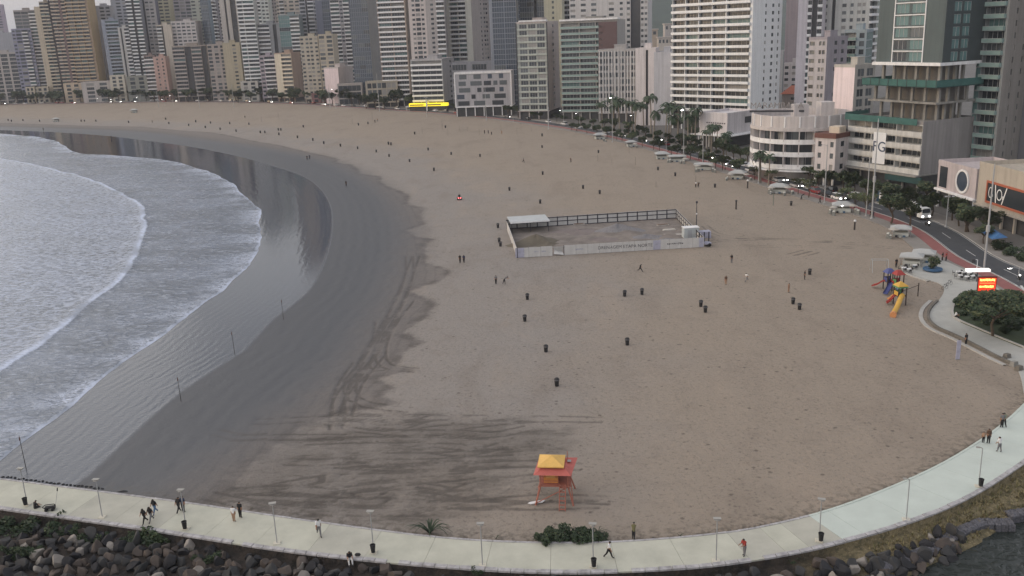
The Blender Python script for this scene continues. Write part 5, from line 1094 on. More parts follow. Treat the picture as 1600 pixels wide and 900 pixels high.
# ================================================================== PEOPLE
SKIN = M('skin', (.30, .17, .11), .6, 0.); C_SHIRT = M('cloth shirt', (.5, .5, .5), .85, 0.); C_TROU = M('cloth trousers', (.1, .1, .12), .85, 0.); HAIR = M('hair', (.015, .012, .01), .6, 0.); SHOE = M('shoes', (.05, .05, .05), .7, 0.)
def body_mesh(name, J, sit=False):
    """one continuous skinned body; J holds joint positions"""
    names = list(J); idx = {k: i for i, k in enumerate(names)}
    E = [('pel', 'wai'), ('wai', 'che'), ('che', 'nec'), ('nec', 'hea'), ('hea', 'top')]
    for s in 'LR': E += [('che', 'sh'+s), ('sh'+s, 'el'+s), ('el'+s, 'wr'+s), ('wr'+s, 'ha'+s), ('pel', 'hi'+s), ('hi'+s, 'kn'+s), ('kn'+s, 'an'+s), ('an'+s, 'to'+s)]
    rad = dict(pel=(.185, .15), wai=(.17, .135), che=(.205, .15), nec=(.05, .052), hea=(.10, .112), top=(.085, .095), sh=(.085, .085), el=(.065, .065), wr=(.04, .038), ha=(.045, .026), hi=(.115, .12), kn=(.08, .082), an=(.055, .06), to=(.055, .035))
    me = bpy.data.meshes.new(name); me.from_pydata([J[k] for k in names], [(idx[a], idx[b]) for a, b in E], [])
    o = bpy.data.objects.new(name, me); COL.objects.link(o)
    sk = o.modifiers.new('s', 'SKIN'); sk.use_smooth_shade = True; sb = o.modifiers.new('d', 'SUBSURF'); sb.levels = 1; sb.render_levels = 1
    for k in names:
        v = me.skin_vertices[0].data[idx[k]]; v.radius = rad[k[:2] if k[:2] in rad and k not in rad else k]; v.use_root = (k == 'pel')
    dg = bpy.context.evaluated_depsgraph_get(); nm = bpy.data.meshes.new_from_object(o.evaluated_get(dg)); bpy.data.objects.remove(o)
    bm = bmesh.new(); bm.from_mesh(nm)
    # hands: five fingers each
    for s, sg in (('L', 1), ('R', -1)):
        w, h = Vector(J['wr'+s]), Vector(J['ha'+s]); d = (h-w).normalized(); a = d.orthogonal().normalized(); b = d.cross(a); fm = MB()
        for k, (off_, ln) in enumerate(((-.03, .06), (-.01, .075), (.01, .07), (.028, .055))):
            q = h+b*off_; fm.path([q, q+d*ln*.55, q+d*ln+a*.02], [.010, .009, .006], 5)
        fm.path([w+d*.03+b*.03, w+d*.06+b*.06, w+d*.09+b*.065], [.012, .011, .008], 5)
        base = [bm.verts.new(v) for v in fm.v]
        for f in fm.f: bm.faces.new([base[i] for i in f])
    # nose and ears
    hd = Vector(J['hea']); nmb = MB(); nmb.tube(hd+Vector((0, -.095, .03)), hd+Vector((0, -.125, -.005)), .008, .018, 5)
    for sx in (-1, 1): nmb.tube(hd+Vector((sx*.085, 0, -.01)), hd+Vector((sx*.105, .01, .02)), .018, .022, 6)
    base = [bm.verts.new(v) for v in nmb.v]
    for f in nmb.f: bm.faces.new([base[i] for i in f])
    bm.to_mesh(nm); bm.free()
    nm.materials.clear()
    for m_ in (SKIN, C_SHIRT, C_TROU, HAIR, SHOE): nm.materials.append(m_)
    reg = {}
    for a, b in E:
        k = b
        reg[(a, b)] = {'hea': 0, 'top': 3, 'nec': 1}.get(b, 1 if b[:2] in ('wa', 'ch', 'sh', 'el') else 2 if b[:2] in ('hi', 'kn', 'an') else 4 if b[:2] == 'to' else 0)
    seg = [(np.array(J[a]), np.array(J[b]), reg[(a, b)], (a, b)) for a, b in E]
    ctr = np.zeros(len(nm.polygons)*3, np.float32); nm.polygons.foreach_get('center', ctr); ctr = ctr.reshape(-1, 3)
    best = np.full(len(ctr), 9.); mi = np.zeros(len(ctr), int)
    for a, b, r_, nm_ in seg:
        ab = b-a; t = np.clip(((ctr-a)@ab)/(ab@ab), 0, 1); dd = np.linalg.norm(ctr-(a+t[:, None]*ab), axis=1)
        m_ = dd < best; best[m_] = dd[m_]; mi[m_] = r_
    hz = J['hea'][2]; hy = J['hea'][1]; hairm = (ctr[:, 2] > hz-.02) & (np.linalg.norm(ctr-np.array(J['hea']), axis=1) < .2) & ((ctr[:, 1] > hy-.02) | (ctr[:, 2] > hz+.085)); mi[hairm] = 3
    mi[(np.abs(ctr[:, 2]-J['pel'][2]) < .1) & (np.abs(ctr[:, 0]-J['pel'][0]) < .16) & (ctr[:, 2] < J['pel'][2]+.05)] = 2
    nm.polygons.foreach_set('material_index', mi.astype(np.int32)); nm.polygons.foreach_set('use_smooth', np.ones(len(nm.polygons), bool)); nm.update(); return nm
def joints(lean=0., lst=0., rst=0., larm=(.05, 0.), rarm=(.05, 0.), knee=(0., 0.), sit=False, elb=(0.05, .05)):
    """lst/rst: leg swing forward (rad); arm: (out, swing); faces -Y"""
    hipz = .48 if sit else .93
    J = dict(pel=(0, 0, hipz), wai=(0, -.02-lean*.15, hipz+.18), che=(0, -.02-lean*.45, hipz+.43-lean*.05), nec=(0, -.04-lean*.62, hipz+.56-lean*.1), hea=(0, -.06-lean*.75, hipz+.66-lean*.12), top=(0, -.05-lean*.78, hipz+.745-lean*.12))
    for s, sg, sw, kb, (ao, asw), eb in (('L', 1, lst, knee[0], larm, elb[0]), ('R', -1, rst, knee[1], rarm, elb[1])):
        sh = Vector((sg*.175, J['che'][1], J['che'][2]+.06)); d = Vector((sg*math.sin(ao), -math.sin(asw), -math.cos(asw)*math.cos(ao))).normalized()
        el = sh+d*.28; f = (d+Vector((-sg*.25*eb, -1.1*eb, .75*eb))).normalized(); wr = el+f*.24; ha = wr+f*.09
        hi = Vector((sg*.085, 0, hipz-.05))
        if sit: kn = hi+Vector((sg*.06, -.42, .02)); an = kn+Vector((0, -.06, -.42)); to = an+Vector((sg*.02, -.17, -.04))
        else:
            d = Vector((0, -math.sin(sw), -math.cos(sw))); kn = hi+d*.43; k2 = sw-kb; d2 = Vector((0, -math.sin(k2), -math.cos(k2))); an = kn+d2*.40; to = an+Vector((sg*.03, -.16*math.cos(k2*.6), -.035+.1*math.sin(-k2*.6)))
        for nme, v in (('sh', sh), ('el', el), ('wr', wr), ('ha', ha), ('hi', hi), ('kn', kn), ('an', an), ('to', to)): J[nme+s] = tuple(v)
    lo_ = min(J['toL'][2], J['toR'][2])-.03
    if not sit: J = {k: (v[0], v[1], v[2]-lo_) for k, v in J.items()}
    return J
POSE = dict(stand=body_mesh('person', joints(0, .03, -.03)), walk=body_mesh('person', joints(.06, .42, -.38, (.08, -.4), (.08, .4), (.1, .35))), run=body_mesh('person', joints(.22, .75, -.5, (.12, -.7), (.12, .7), (.35, .9), elb=(.9, .9))),
            lookdown=body_mesh('person', joints(.12, .08, -.06, (.08, .45), (.08, .35), elb=(1., 1.))), hold=body_mesh('person', joints(.03, .18, -.15, (.1, .2), (.35, .6), (.05, .15), elb=(.3, .9))), sit=body_mesh('person', joints(.18, sit=True, larm=(.1, .5), rarm=(.1, .5), elb=(.6, .6))), bend=body_mesh('person', joints(.9, .25, -.2, (.1, 1.), (.1, 1.), (.3, .35), elb=(.2, .2))))
CL = dict(white=(.70, .70, .70), black=(.018, .018, .02), red=(.30, .035, .03), grey=(.16, .16, .17), navy=(.03, .04, .08), tan=(.34, .22, .15), olive=(.12, .11, .05), blue=(.08, .15, .28), brown=(.1, .06, .04), pink=(.5, .3, .3), sage=(.2, .22, .16))
def person(x, y, pose, shirt, trou, face, label, h=1.70, z=0., group=None, loc=None):
    p = loc or G(x, y, z); o = put(POSE[pose], 'person', None, (p.x, p.y, p.z), math.radians(face)); o.scale = (h/1.72*1.1, h/1.72*1.1, h/1.72*1.06)
    tag(o, label, 'person', group)
    for i, m_ in ((1, M('cloth '+shirt, CL[shirt], .85, 0.)), (2, M('cloth '+trou, CL[trou], .85, 0.))): o.material_slots[i].link = 'OBJECT'; o.material_slots[i].material = m_
    return o
PZ = .302
# promenade (face: 0 looks at the camera, 90 looks right)
person(227, 818, 'walk', 'black', 'black', -30, 'person in black, leftmost of three walking together near the green shrub', z=PZ)
person(237, 815, 'walk', 'black', 'grey', -25, 'person in long dark coat, middle of three walking near the green shrub', z=PZ)
person(243, 803, 'walk', 'black', 'blue', -25, 'person in black top and pale blue jeans ahead of two dark figures', z=PZ)
person(280, 801, 'walk', 'black', 'black', 160, 'person in black left of the lamp with T shaped head', z=PZ)
person(287, 800, 'stand', 'navy', 'black', 170, 'person in dark clothes just behind the lamp with T shaped head', z=PZ)
person(366, 815, 'stand', 'white', 'tan', 175, 'person in white shirt and tan trousers beside a person in black', z=PZ, h=1.62)
person(376, 809, 'stand', 'black', 'black', 170, 'person in black hood beside the white shirted person', z=PZ)
person(499, 837, 'walk', 'white', 'grey', 20, 'person with dark hair striding in a long white shirt', z=PZ, h=1.85)
person(951, 872, 'walk', 'white', 'black', 70, 'person in white shirt and dark shorts walking right past the bin', z=PZ)
person(1163, 868, 'lookdown', 'red', 'grey', -60, 'person in red hooded top looking down at a phone', z=PZ)
person(990, 843, 'bend', 'olive', 'black', 170, 'person in olive brown jacket stooping at the promenade edge', h=1.5)
person(1497, 0, 'stand', 'black', 'black', 200, 'person in black standing on the steps below the plaza', loc=G(1509, 539)) 
person(1565, 668, 'stand', 'grey', 'black', 170, 'person in grey with backpack walking away at the right edge', z=PZ)
person(1568, 667, 'walk', 'sage', 'black', 175, 'person in pale green top beside the backpacker at the right edge', z=PZ)
person(1544, 693, 'stand', 'brown', 'black', 165, 'taller of two people standing on the promenade kerb', z=PZ)
person(1536, 692, 'stand', 'tan', 'black', 165, 'short person with bare arms on the promenade kerb', z=PZ, h=1.3)
person(1561, 706, 'hold', 'white', 'grey', 200, 'person in white top with dark bag walking alone near the right edge', z=PZ)
sp_ = G(546, 872, .42); person(0, 0, 'sit', 'black', 'white', 20, 'person in black top and pale trousers sitting on the outer kerb', loc=Vector((sp_.x, sp_.y, -.02)))
sp_ = G(52, 795, .42); person(0, 0, 'sit', 'black', 'black', 140, 'person in black seated by the leftmost lamp post', loc=Vector((sp_.x, sp_.y+.3, -.1)))
# sand
for a_ in ((719, 411, 'stand', 'black', 'black', 190, 'taller of two dark figures walking side by side on the sand'), (725, 411, 'walk', 'navy', 'black', 185, 'shorter of two dark figures walking side by side on the sand'),
           (775, 444, 'stand', 'grey', 'black', 170, 'person standing on the sand facing a crouched companion'), (788, 444, 'bend', 'grey', 'black', 60, 'person stooping on the sand beside a standing companion'),
           (1000, 425, 'run', 'black', 'black', 60, 'person in black running on the sand below the site fence'), (1143, 411, 'stand', 'black', 'grey', 0, 'small dark figure on sand right of the site fence'),
           (1134, 445, 'stand', 'brown', 'tan', 0, 'small figure in brown with a shadow on the mid beach sand'), (1167, 440, 'run', 'white', 'grey', -60, 'figure in white running on the mid beach sand'),
           (1257, 437, 'stand', 'black', 'black', 90, 'dark figure standing beside a litter bin on the right sand'), (1232, 457, 'stand', 'tan', 'tan', 40, 'pale figure on sand above two litter bins'),
           (480, 250, 'walk', 'black', 'black', 200, 'left figure of the pair on wet sand near the bend of shore'), (484, 249, 'walk', 'navy', 'black', 190, 'right figure of the pair on wet sand near the bend of shore'), (541, 291, 'stand', 'black', 'black', 180, 'lone dark figure on the dark wet sand'),
           (174, 217, 'stand', 'black', 'black', 0, 'lone figure at the far water edge'), (68, 204, 'stand', 'black', 'black', 0, 'lone figure on the far left damp sand'), (238, 192, 'stand', 'grey', 'black', 0, 'figure beside a pole on the far left sand'),
           (818, 254, 'walk', 'grey', 'black', 60, 'figure walking on the upper beach, left of two'), (892, 254, 'walk', 'brown', 'black', -60, 'figure walking on the upper beach, right of two'), (757, 209, 'stand', 'black', 'black', 0, 'leftmost of three players on the far sand court'), (763, 209, 'stand', 'navy', 'black', 0, 'middle of three players on the far sand court'), (768, 211, 'bend', 'black', 'black', 0, 'rightmost of three players on the far sand court'),
           (784, 210, 'stand', 'tan', 'tan', 0, 'pale figure right of the three sand players'), (1087, 293, 'stand', 'white', 'black', 0, 'figure in white top by a dark post on the upper sand'), (1091, 293, 'bend', 'black', 'black', 0, 'dark stooping figure beside the figure in white top'),
           (586, 192, 'stand', 'black', 'black', 0, 'far figure on the sand left of the yellow shop'), (590, 190, 'stand', 'tan', 'grey', 0, 'far pale figure beside the figure left of yellow shop'), (383, 185, 'walk', 'black', 'black', 0, 'far figure on the pinkish upper sand'), (1400, 418, 'stand', 'black', 'black', 0, 'dark figure by white tables at the plaza corner'),
           (1252, 312, 'bend', 'black', 'black', 90, 'dark figure stooping by the beach side pavement'), (1281, 318, 'walk', 'black', 'black', 90, 'dark figure walking on the pavement by the bike lane'), (1478, 408, 'stand', 'red', 'black', 40, 'figure in dark red by the plaza planter'), (1472, 408, 'stand', 'black', 'black', 40, 'figure in black by the plaza planter'),
           (1360, 340, 'walk', 'black', 'black', 0, 'left of two dark figures on the bike lane'), (1364, 341, 'walk', 'navy', 'black', 10, 'right of two dark figures on the bike lane'), (1492, 498, 'sit', 'white', 'black', 60, 'person with white top seated beside the garden hedge')):
    person(*a_)
# ================================================================== BEACH THINGS
BIN = M('bin black', (.018, .018, .02), .6, 0.)
bk = Kit(); b = MB(); b.lathe([(.24, 0), (.30, .85), (.33, .87), (.33, .93)], 12); lid = MB(); lid.lathe([(.32, .93), (.22, 1.05), (0, 1.08)], 12); bag = MB(); bag.lathe([(.335, .74), (.35, .80), (.335, .90)], 12)
bk.add('drum', b, BIN, [('bag_rim', bag, M('bag grey', (.10, .10, .11), .5, .0))]); bk.add('lid', lid, BIN)
BINS = [(13, 189), (18, 190), (36, 189), (62, 190), (127, 190), (132, 190), (150, 190), (201, 192), (264, 194), (259, 187), (295, 197), (306, 191), (321, 200), (329, 193), (344, 203), (359, 194), (369, 206), (389, 195), (407, 208), (414, 208), (435, 204), (439, 204), (436, 211), (465, 216), (474, 199), (489, 220), (506, 225), (532, 229), (559, 233), (588, 238), (608, 245), (640, 253), (678, 267), (648, 210), (607, 226), (611, 227), (669, 235), (705, 242), (750, 245), (847, 213), (847, 231), (848, 273), (796, 298), (935, 239), (911, 295), (937, 303), (844, 318), (778, 356), (780, 379), (782, 385), (824, 468), (820, 502), (853, 550), (980, 539), (870, 603), (976, 463), (1003, 460), (1095, 479), (1102, 488), (1239, 475), (1249, 484), (1265, 429), (1028, 266), (1055, 275), (1117, 293), (1236, 321), (696, 200), (575, 194), (560, 196), (1146, 0)][:-1]
bl_ = []
for x, y in BINS:
    p = G(x, y); bl_.append((bk.place('litter_bin', '', 'bin', (p.x, p.y, 0), random.uniform(0, 6), 'litter bins on the sand', (1.25 if y < 230 else 1.1)), y, x))
for lo_, hi_, t in ((0, 198.5, 'on the far upper sand'), (198.5, 260, 'on the bend of the far sand'), (260, 330, 'on the upper sand behind the site fence'), (330, 470, 'on the middle sand'), (470, 999, 'on the near sand')):
    label_row([o for o, y, x in bl_ if lo_ <= y < hi_], 'black litter bin '+t+', {}')
# ---- posts standing on the sand
psl = []
for x, yb, yt in ((409, 191, 180), (436, 187, 177), (551, 194, 184), (582, 188, 176), (660, 209, 199), (691, 198, 186), (691, 203, 195), (700, 212, 202), (749, 211, 202), (783, 205, 195), (808, 211, 200), (814, 205, 192), (830, 206, 198), (934, 252, 243), (956, 258, 248), (993, 258, 246), (983, 240, 231), (1087, 285, 275), (1025, 293, 284), (718, 205, 196), (731, 205, 197), (363, 178, 170), (240, 184, 176)):
    p = G(x, yb); h = height_to((p.x, p.y, 0), yt); t = thing('sand_post', '', 'post', p, 0, 'thin posts on the sand'); MB().tube((0, 0, -.1), (0, 0, h), .05, .04, 6).build('shaft', M('post grey', P(90, 84, 78), .8, .1), t); MB().lathe([(.06, h), (.09, h+.04), (0, h+.14)], 6).build('cap', DARKM, t); psl.append(t)
label_row(psl, 'thin post on the upper sand, {}')
for x, yb, yt, lab in ((1335, 359, 343, 'thick dark post with a white cap near the plaza'), (1168, 294, 280, 'thick dark post with a white cap behind the kiosks'), (1150, 327, 312, 'dark post standing alone on the upper right sand')):
    p = G(x, yb); h = height_to((p.x, p.y, 0), yt); t = thing('bollard_post', lab, 'post', p, 0, 'thick posts on the sand')
    MB().tube((0, 0, -.1), (0, 0, h*.78), .2, .18, 10).build('shaft', M('dark timber', P(48, 44, 42), .9, .2), t); MB().lathe([(.2, h*.78), (.3, h*.82), (.3, h*.93), (0, h)], 10).build('cap', WHITE if 'white' in lab else DARKM, t)
p = G(1208, 321); sw_ = thing('beach_shower', 'beach shower post with crossbar on the upper right sand', 'shower', p, 0); h = height_to((p.x, p.y, 0), 301)
MB().tube((0, 0, 0), (0, 0, h), .09, n=8).build('shaft', M('shower post green', P(92, 100, 92), .7, .1), sw_); MB().tube((-.8, 0, h), (.8, 0, h), .05, n=6).build('crossbar', POLE, sw_)
for sx in (-.75, .75): MB().tube((sx, 0, h), (sx, 0, h-.25), .07, .1).build('shower_head', POLE, sw_)
# leaning sticks in the swash
for (x0, y0, x1, y1, lab) in ((41, 733, 30, 680, 'leaning pole with dark tip at the foam edge, left of the sticks'), (283, 627, 277, 588, 'leaning stick with crossbar in the shallow water'), (367, 553, 361, 517, 'leaning stick right of the stick with crossbar'), (443, 499, 440, 467, 'thin stick at the edge of dark wet sand')):
    p = G(x0, y0); h = height_to(p, y1)*.97; t = thing('marker_stick', lab, 'stick', p, 0, 'sticks in the swash'); lean = G(x1, y1, h)-p
    tip = Vector((lean.x*.35, 0, h)); MB().path([(0, 0, -.2), tip*.5, tip], [.045, .035, .03], 6).build('shaft', M('dark timber'), t); MB().tube(tip-Vector((0, 0, .5)), tip, .09, .03, 6).build('rag', M('red brown rag', P(76, 48, 42), .9, .1), t)
    if 'crossbar' in lab and 'right' not in lab: MB().tube(tip*.55+Vector((-.8, 0, .05)), tip*.55+Vector((.9, 0, -.05)), .02, n=5).build('crossbar', M('dark timber'), t)
# red beach buggy
p = G(718, 312); bg_ = thing('beach_buggy', 'small dark quad buggy with glowing red tail lights on the sand', 'buggy', (p.x, p.y, 0), math.radians(95))
MB().box(-.8, .9, -.45, .45, .35, .75, taper=.06).build('body', M('buggy red', P(96, 40, 44), .5, .1), bg_); MB().path([(-.4, -.4, .7), (-.3, -.35, 1.45), (.3, -.35, 1.45), (.5, -.4, .7)], .03).build('roll_bar', DARKM, bg_); MB().path([(-.4, .4, .7), (-.3, .35, 1.45), (.3, .35, 1.45), (.5, .4, .7)], .03).build('roll_bar', DARKM, bg_)
for sx in (-.6, .65):
    for sy in (-1, 1): MB().tube((sx, sy*.4, .3), (sx, sy*.65, .3), .3, n=12).build('wheel', TYRE, bg_)
for sy in (-.3, .3): MB().box(-.86, -.80, sy-.1, sy+.1, .55, .7).build('tail_light', M('tail light lit', (1, .12, .12), .3, 0., emit=10.), bg_)
person(0, 0, 'sit', 'black', 'black', 190, 'driver in dark clothes on the quad buggy', loc=Vector((p.x, p.y, .35)))

# ---- drainage works compound
FL, FR_, BR, BL = G(808, 403), G(1100, 386), G(1057, 341), G(792, 358)
SHEET = M('white hoarding sheet', P(172, 171, 170), .7, .12, .7, streak=.1); STEEL = M('dark steel', P(48, 48, 56), .6, .1)
cp_ = thing('site_hoarding', 'white sheet hoarding of a works compound with dark frame and printed front', 'fence', FL, 0)
def fence(a, b, hgt, name, outside, printed=False, skip=()):
    d = b-a; L = d.length; u = d.normalized(); nrm = Vector((u.y, -u.x, 0)); nrm = nrm if outside else -nrm; k = round(L/2.5); w = L/k; rz = math.atan2(u.y, u.x)
    for i in range(k):
        q = a-FL+u*(i*w)
        if i in skip: continue
        me = MB().box(0.02, w-.02, -.03, .03, .03, hgt+random.uniform(-.04, .04)).mesh('panel', SHEET); put(me, 'panel', cp_, q, rz+random.uniform(-.01, .01))
        f = MB(); f.box(-.11, .11, .035, .16, 0, hgt); f.box(.11, w-.11, .035, .12, hgt*.48, hgt*.48+.18); f.box(.11, w-.11, .035, .12, hgt-.26, hgt-.06); f.box(.11, w-.11, .035, .12, .03, .2); o = f.build('frame', STEEL, cp_, q, rz)
        if not outside: pass
        if outside: o.scale = (1, 1, 1)
    return u, nrm, rz
fence(FL, FR_, 2.15, 'front', True, skip=(3,)); u_, nv, rzb = fence(BL, BR, 2.35, 'back', True)
for o in COL.objects[-40:]: pass
fence(FL, BL, 2.1, 'left', True); fence(BR, FR_, 2.2, 'right', True)
# the back and right frames face inwards
for o in [o for o in COL.objects if o.parent == cp_ and o.name.startswith('frame')]:
    w_ = Vector(o.location)+FL; ctr_ = (FL+FR_+BR+BL)/4; yv = Vector((-math.sin(o.rotation_euler.z), math.cos(o.rotation_euler.z), 0))
    if yv.dot(ctr_-w_) < 0: o.scale = (1, -1, 1)
uf = (FR_-FL).normalized(); rzf = math.atan2(uf.y, uf.x); PRT = M('hoarding print', P(70, 70, 72), .7, .0); PRT2 = M('hoarding print blue', P(132, 134, 150), .7, .0)
Lf = (FR_-FL).length
def ftxt(s, at_, size, mat): text_mesh('lettering', s, size, mat, cp_, uf*at_*Lf+Vector((uf.y, -uf.x, 0))*.045+Vector((0, 0, 1.12)), (math.pi/2, 0, rzf), .004)
ftxt('DRENAGEM ETAPA NORTE', .575, .98, PRT); 
def strokes(at_, n__, size, mat, seed):                       # print too blurred to read in the photograph
    r_ = random.Random(seed); s_ = MB(); x = 0
    for _ in range(n__):
        w_ = size*r_.uniform(.3, .55); h_ = size*r_.uniform(.55, .8); s_.box(x, x+w_*.25, -.05, -.034, 1.12-h_/2, 1.12+h_/2); s_.box(x+w_*.25, x+w_, -.05, -.034, 1.12+r_.uniform(-.4, .2)*h_, 1.12+r_.uniform(.25, .5)*h_); x += w_+size*.16
    s_.build('print_strokes', mat, cp_, uf*at_*Lf, rzf)
strokes(.09, 9, .55, PRT2, 1); strokes(.31, 5, .5, PRT2, 2); strokes(.80, 10, .6, PRT, 3)
for at_, w_ in ((.015, 1.9), (.745, 1.6), (.985, 1.0)):                      # blue grey printed ends
    q = MB().box(-w_/2, w_/2, -.045, -.033, .06, 2.1).build('print_panel', M('print blue grey', P(150, 150, 166), .7, .35, 1.2), cp_, uf*at_*Lf, rzf)
sg_ = MB(); sg_.add([(0, 0, 2.0), (2.4, 0, 2.0), (2.2, .6, .7), (.5, .5, 1.1), (2.4, -.5, .2), (.2, -.4, .5)], [(0, 1, 2, 3), (3, 2, 4, 5)]); sg_.build('sagging_sheet', SHEET, cp_, uf*7.6, rzf)
sr = thing('site_shelter', 'flat pale roof shelter in the left back corner of the compound', 'shelter', BL, rzb)
MB().box(.2, 9.6, -6.5, .8, 2.75, 2.9).build('roof', M('shelter roof', P(160, 164, 166), .6, .15, .3), sr); MB().box(.15, 9.65, -6.56, -6.5, 2.6, 2.92).build('fascia', WHITE, sr)
for x in (.5, 5, 9.3):
    for y in (-6.2, .4): MB().tube((x, y, 0), (x, y, 2.75), .07, n=6).build('post', STEEL, sr)
MB().box(.4, 9.4, .3, .4, 0, 2.7).build('back_sheet', M('tarp green grey', P(70, 78, 78), .8, .2), sr)
# churned ground inside the compound
cg = MB(); NU, NV = 60, 34
for j in range(NV+1):
    for i in range(NU+1):
        u_, v_ = .01+.98*i/NU, .01+.98*j/NV; q = (FL*(1-u_)+FR_*u_)*(1-v_)+(BL*(1-u_)+BR*u_)*v_
        e_ = min(u_, 1-u_, v_, 1-v_); pn = np.array([[q.x, q.y]]); hh_ = .06+min(1., e_*9)*(.75*max(0., float(vnoise(pn, 5.5, 12)[0])-.38)+.35*float(vnoise(pn, 1.8, 13)[0])*.6)
        cg.v.append((q.x, q.y, hh_))
cg.f = [(j*(NU+1)+i, j*(NU+1)+i+1, (j+1)*(NU+1)+i+1, (j+1)*(NU+1)+i) for j in range(NV) for i in range(NU)]; cg.m = [0]*len(cg.f)
struct(cg.build('compound_ground', M('churned ground', P(112, 105, 100), .95, .45, .35, .8, 3.), smooth=True))
def mound(c, rx, ry, h, mat, name, label, seed):
    rnd = random.Random(seed); nr_, na_ = 9, 22; mb = MB(); ph = [rnd.uniform(0, 6) for _ in range(4)]
    for i in range(nr_):
        q = i/(nr_-1)
        for j in range(na_):
            t = 2*math.pi*j/na_; w_ = 1+.16*math.sin(2*t+ph[0])+.1*math.sin(5*t+ph[1]); hh = h*(1-q)**1.15*(1+.12*math.sin(3*t+ph[2])*(q > 0))+rnd.uniform(-.05, .05)*h*(q < .95)
            mb.v.append((rx*q*w_*math.cos(t), ry*q*w_*math.sin(t), max(hh, -.1) if q < .97 else -.12))
    mb.f = [(i*na_+j, i*na_+(j+1) % na_, (i+1)*na_+(j+1) % na_, (i+1)*na_+j) for i in range(nr_-1) for j in range(na_)]; mb.m = [0]*len(mb.f)
    o = mb.build(name, mat, None, (c.x, c.y, 0), smooth=True); tag(o, label, 'mound'); return o
mound(G(838, 382), 6.2, 4.2, 2.3, M('moist sand', P(92, 86, 76), .95, .2, .6, .4, 5), 'sand_mound', 'brown sand mound at the left front of the compound', 1)
mound(G(858, 386), 4.6, 3.0, 1.1, M('moist sand'), 'sand_mound', 'lower brown sand mound right of the tallest one', 2)
mound(G(965, 362), 6.5, 4.5, 1.9, M('gravel grey', P(112, 110, 112), .95, .3, 2., .6, 6), 'gravel_mound', 'grey gravel mound in the middle of the compound', 3)
mound(G(1010, 373), 5.5, 3.2, 1.1, M('gravel grey'), 'gravel_mound', 'smaller grey gravel mound near the right front of the compound', 4)
mound(G(905, 363), 9, 5, .7, M('trodden sand', P(108, 100, 98), .95, .2, .5, .4, 4), 'sand_mound', 'low pale trodden sand heap before the back fence', 5)
mound(G(1045, 376), 5, 3, .5, M('gravel grey'), 'gravel_mound', 'flat grey gravel spread beside the site cabin', 6)
mound(G(930, 376), 10, 4, .6, M('trodden sand'), 'sand_mound', 'low wide sand heap behind the middle of front hoarding', 7)
for i, (x, y, L, a_, lab) in enumerate(((1036, 353, 3.2, .2, 'white board stack near the right fence corner'), (1046, 361, 3.4, .1, 'brown board stack behind the long white boards'), (1052, 369, 4.8, -.1, 'long white board stack, lowest of the stacks'), (905, 352, 3., .1, 'pale board stack by the back fence'), (978, 383, 7.5, .06, 'long pale beam lying along the front fence'))):
    p = G(x, y); t = thing('board_stack', lab, 'boards', p, a_)
    for k in range(3): MB().box(-L/2+k*.12, L/2-k*.2, -.5+k*.12, .5, k*.16, k*.16+.13).build('board', [M('pale board', P(176, 172, 166), .8, .15), M('pale board'), M('brown board', P(112, 96, 86), .8, .2)][(k+i*2) % 3], t)
p = G(847, 352); t = thing('work_trestle', 'dark pointed trestle by the back fence', 'trestle', p); MB().path([(-.5, 0, 0), (0, 0, 2.3), (.5, 0, 0)], .1).build('frame', STEEL, t); MB().tube((0, .8, 0), (0, 0, 2.3), .08, n=6).build('leg', STEEL, t); MB().box(-.3, .3, -.05, .05, .9, 1.05).build('rung', STEEL, t)
p = G(985, 343); t = thing('loader_arm', 'dark machine low against the back fence', 'machine', p, .1); MB().box(-3., 1.5, -.6, .6, .3, 1.0, taper=.15).build('body', STEEL, t); MB().box(-.5, .9, -.5, .5, 1.0, 1.7, taper=.1).build('cab', GL_D, t); MB().path([(1.4, 0, .9), (2.8, 0, 1.4), (3.6, 0, .4)], .12).build('arm', STEEL, t)
for sx in (-2.2, .9): MB().tube((sx, -.7, .35), (sx, .7, .35), .35, n=10).build('wheel', TYRE, t)
p = G(1082, 372); t = thing('site_cabin', 'pale square site cabin by the compound gate', 'cabin', p, rzf); MB().box(-2.2, 1.2, -1., 1., 0, 2.5).build('wall', M('cabin pale', P(160, 166, 168), .7, .1), t); MB().box(-2.3, 1.3, -1.1, 1.1, 2.5, 2.65).build('roof', WHITE, t); MB().box(1.25, 4.0, -.9, .9, 0, 1.5).build('annex', M('print blue grey'), t); MB().box(-1.4, -.4, -1.06, -1.003, .1, 2.1).build('door', wall(130, 134, 140), t)
p = G(1088, 362); t = thing('site_pole', 'dark pole with lamp beside the compound cabin', 'pole', p); h = height_to(p, 318); MB().tube((0, 0, 0), (0, 0, h), .1, .08).build('shaft', STEEL, t); MB().lathe([(.1, h), (.24, h+.1), (.24, h+.5), (0, h+.6)], 8).build('lamp_head', STEEL, t); MB().tube((0, 0, h*.62), (0, 0, h*.66), .16, n=8).build('band', WHITE, t)
p = G(1100, 384); t = thing('site_trailer', 'small trailer with upright frames outside the compound gate', 'trailer', p, rzf); MB().box(-1.2, 1.4, -.8, .8, .45, .8).build('bed', M('print blue grey'), t)
for sx in (-.9, .2, 1.2): MB().box(sx-.12, sx+.12, .5, .62, .8, 2.9).build('upright', STEEL, t)
for sx in (-.8, 1.): MB().tube((sx, -.95, .35), (sx, .95, .35), .35, n=12).build('wheel', TYRE, t)

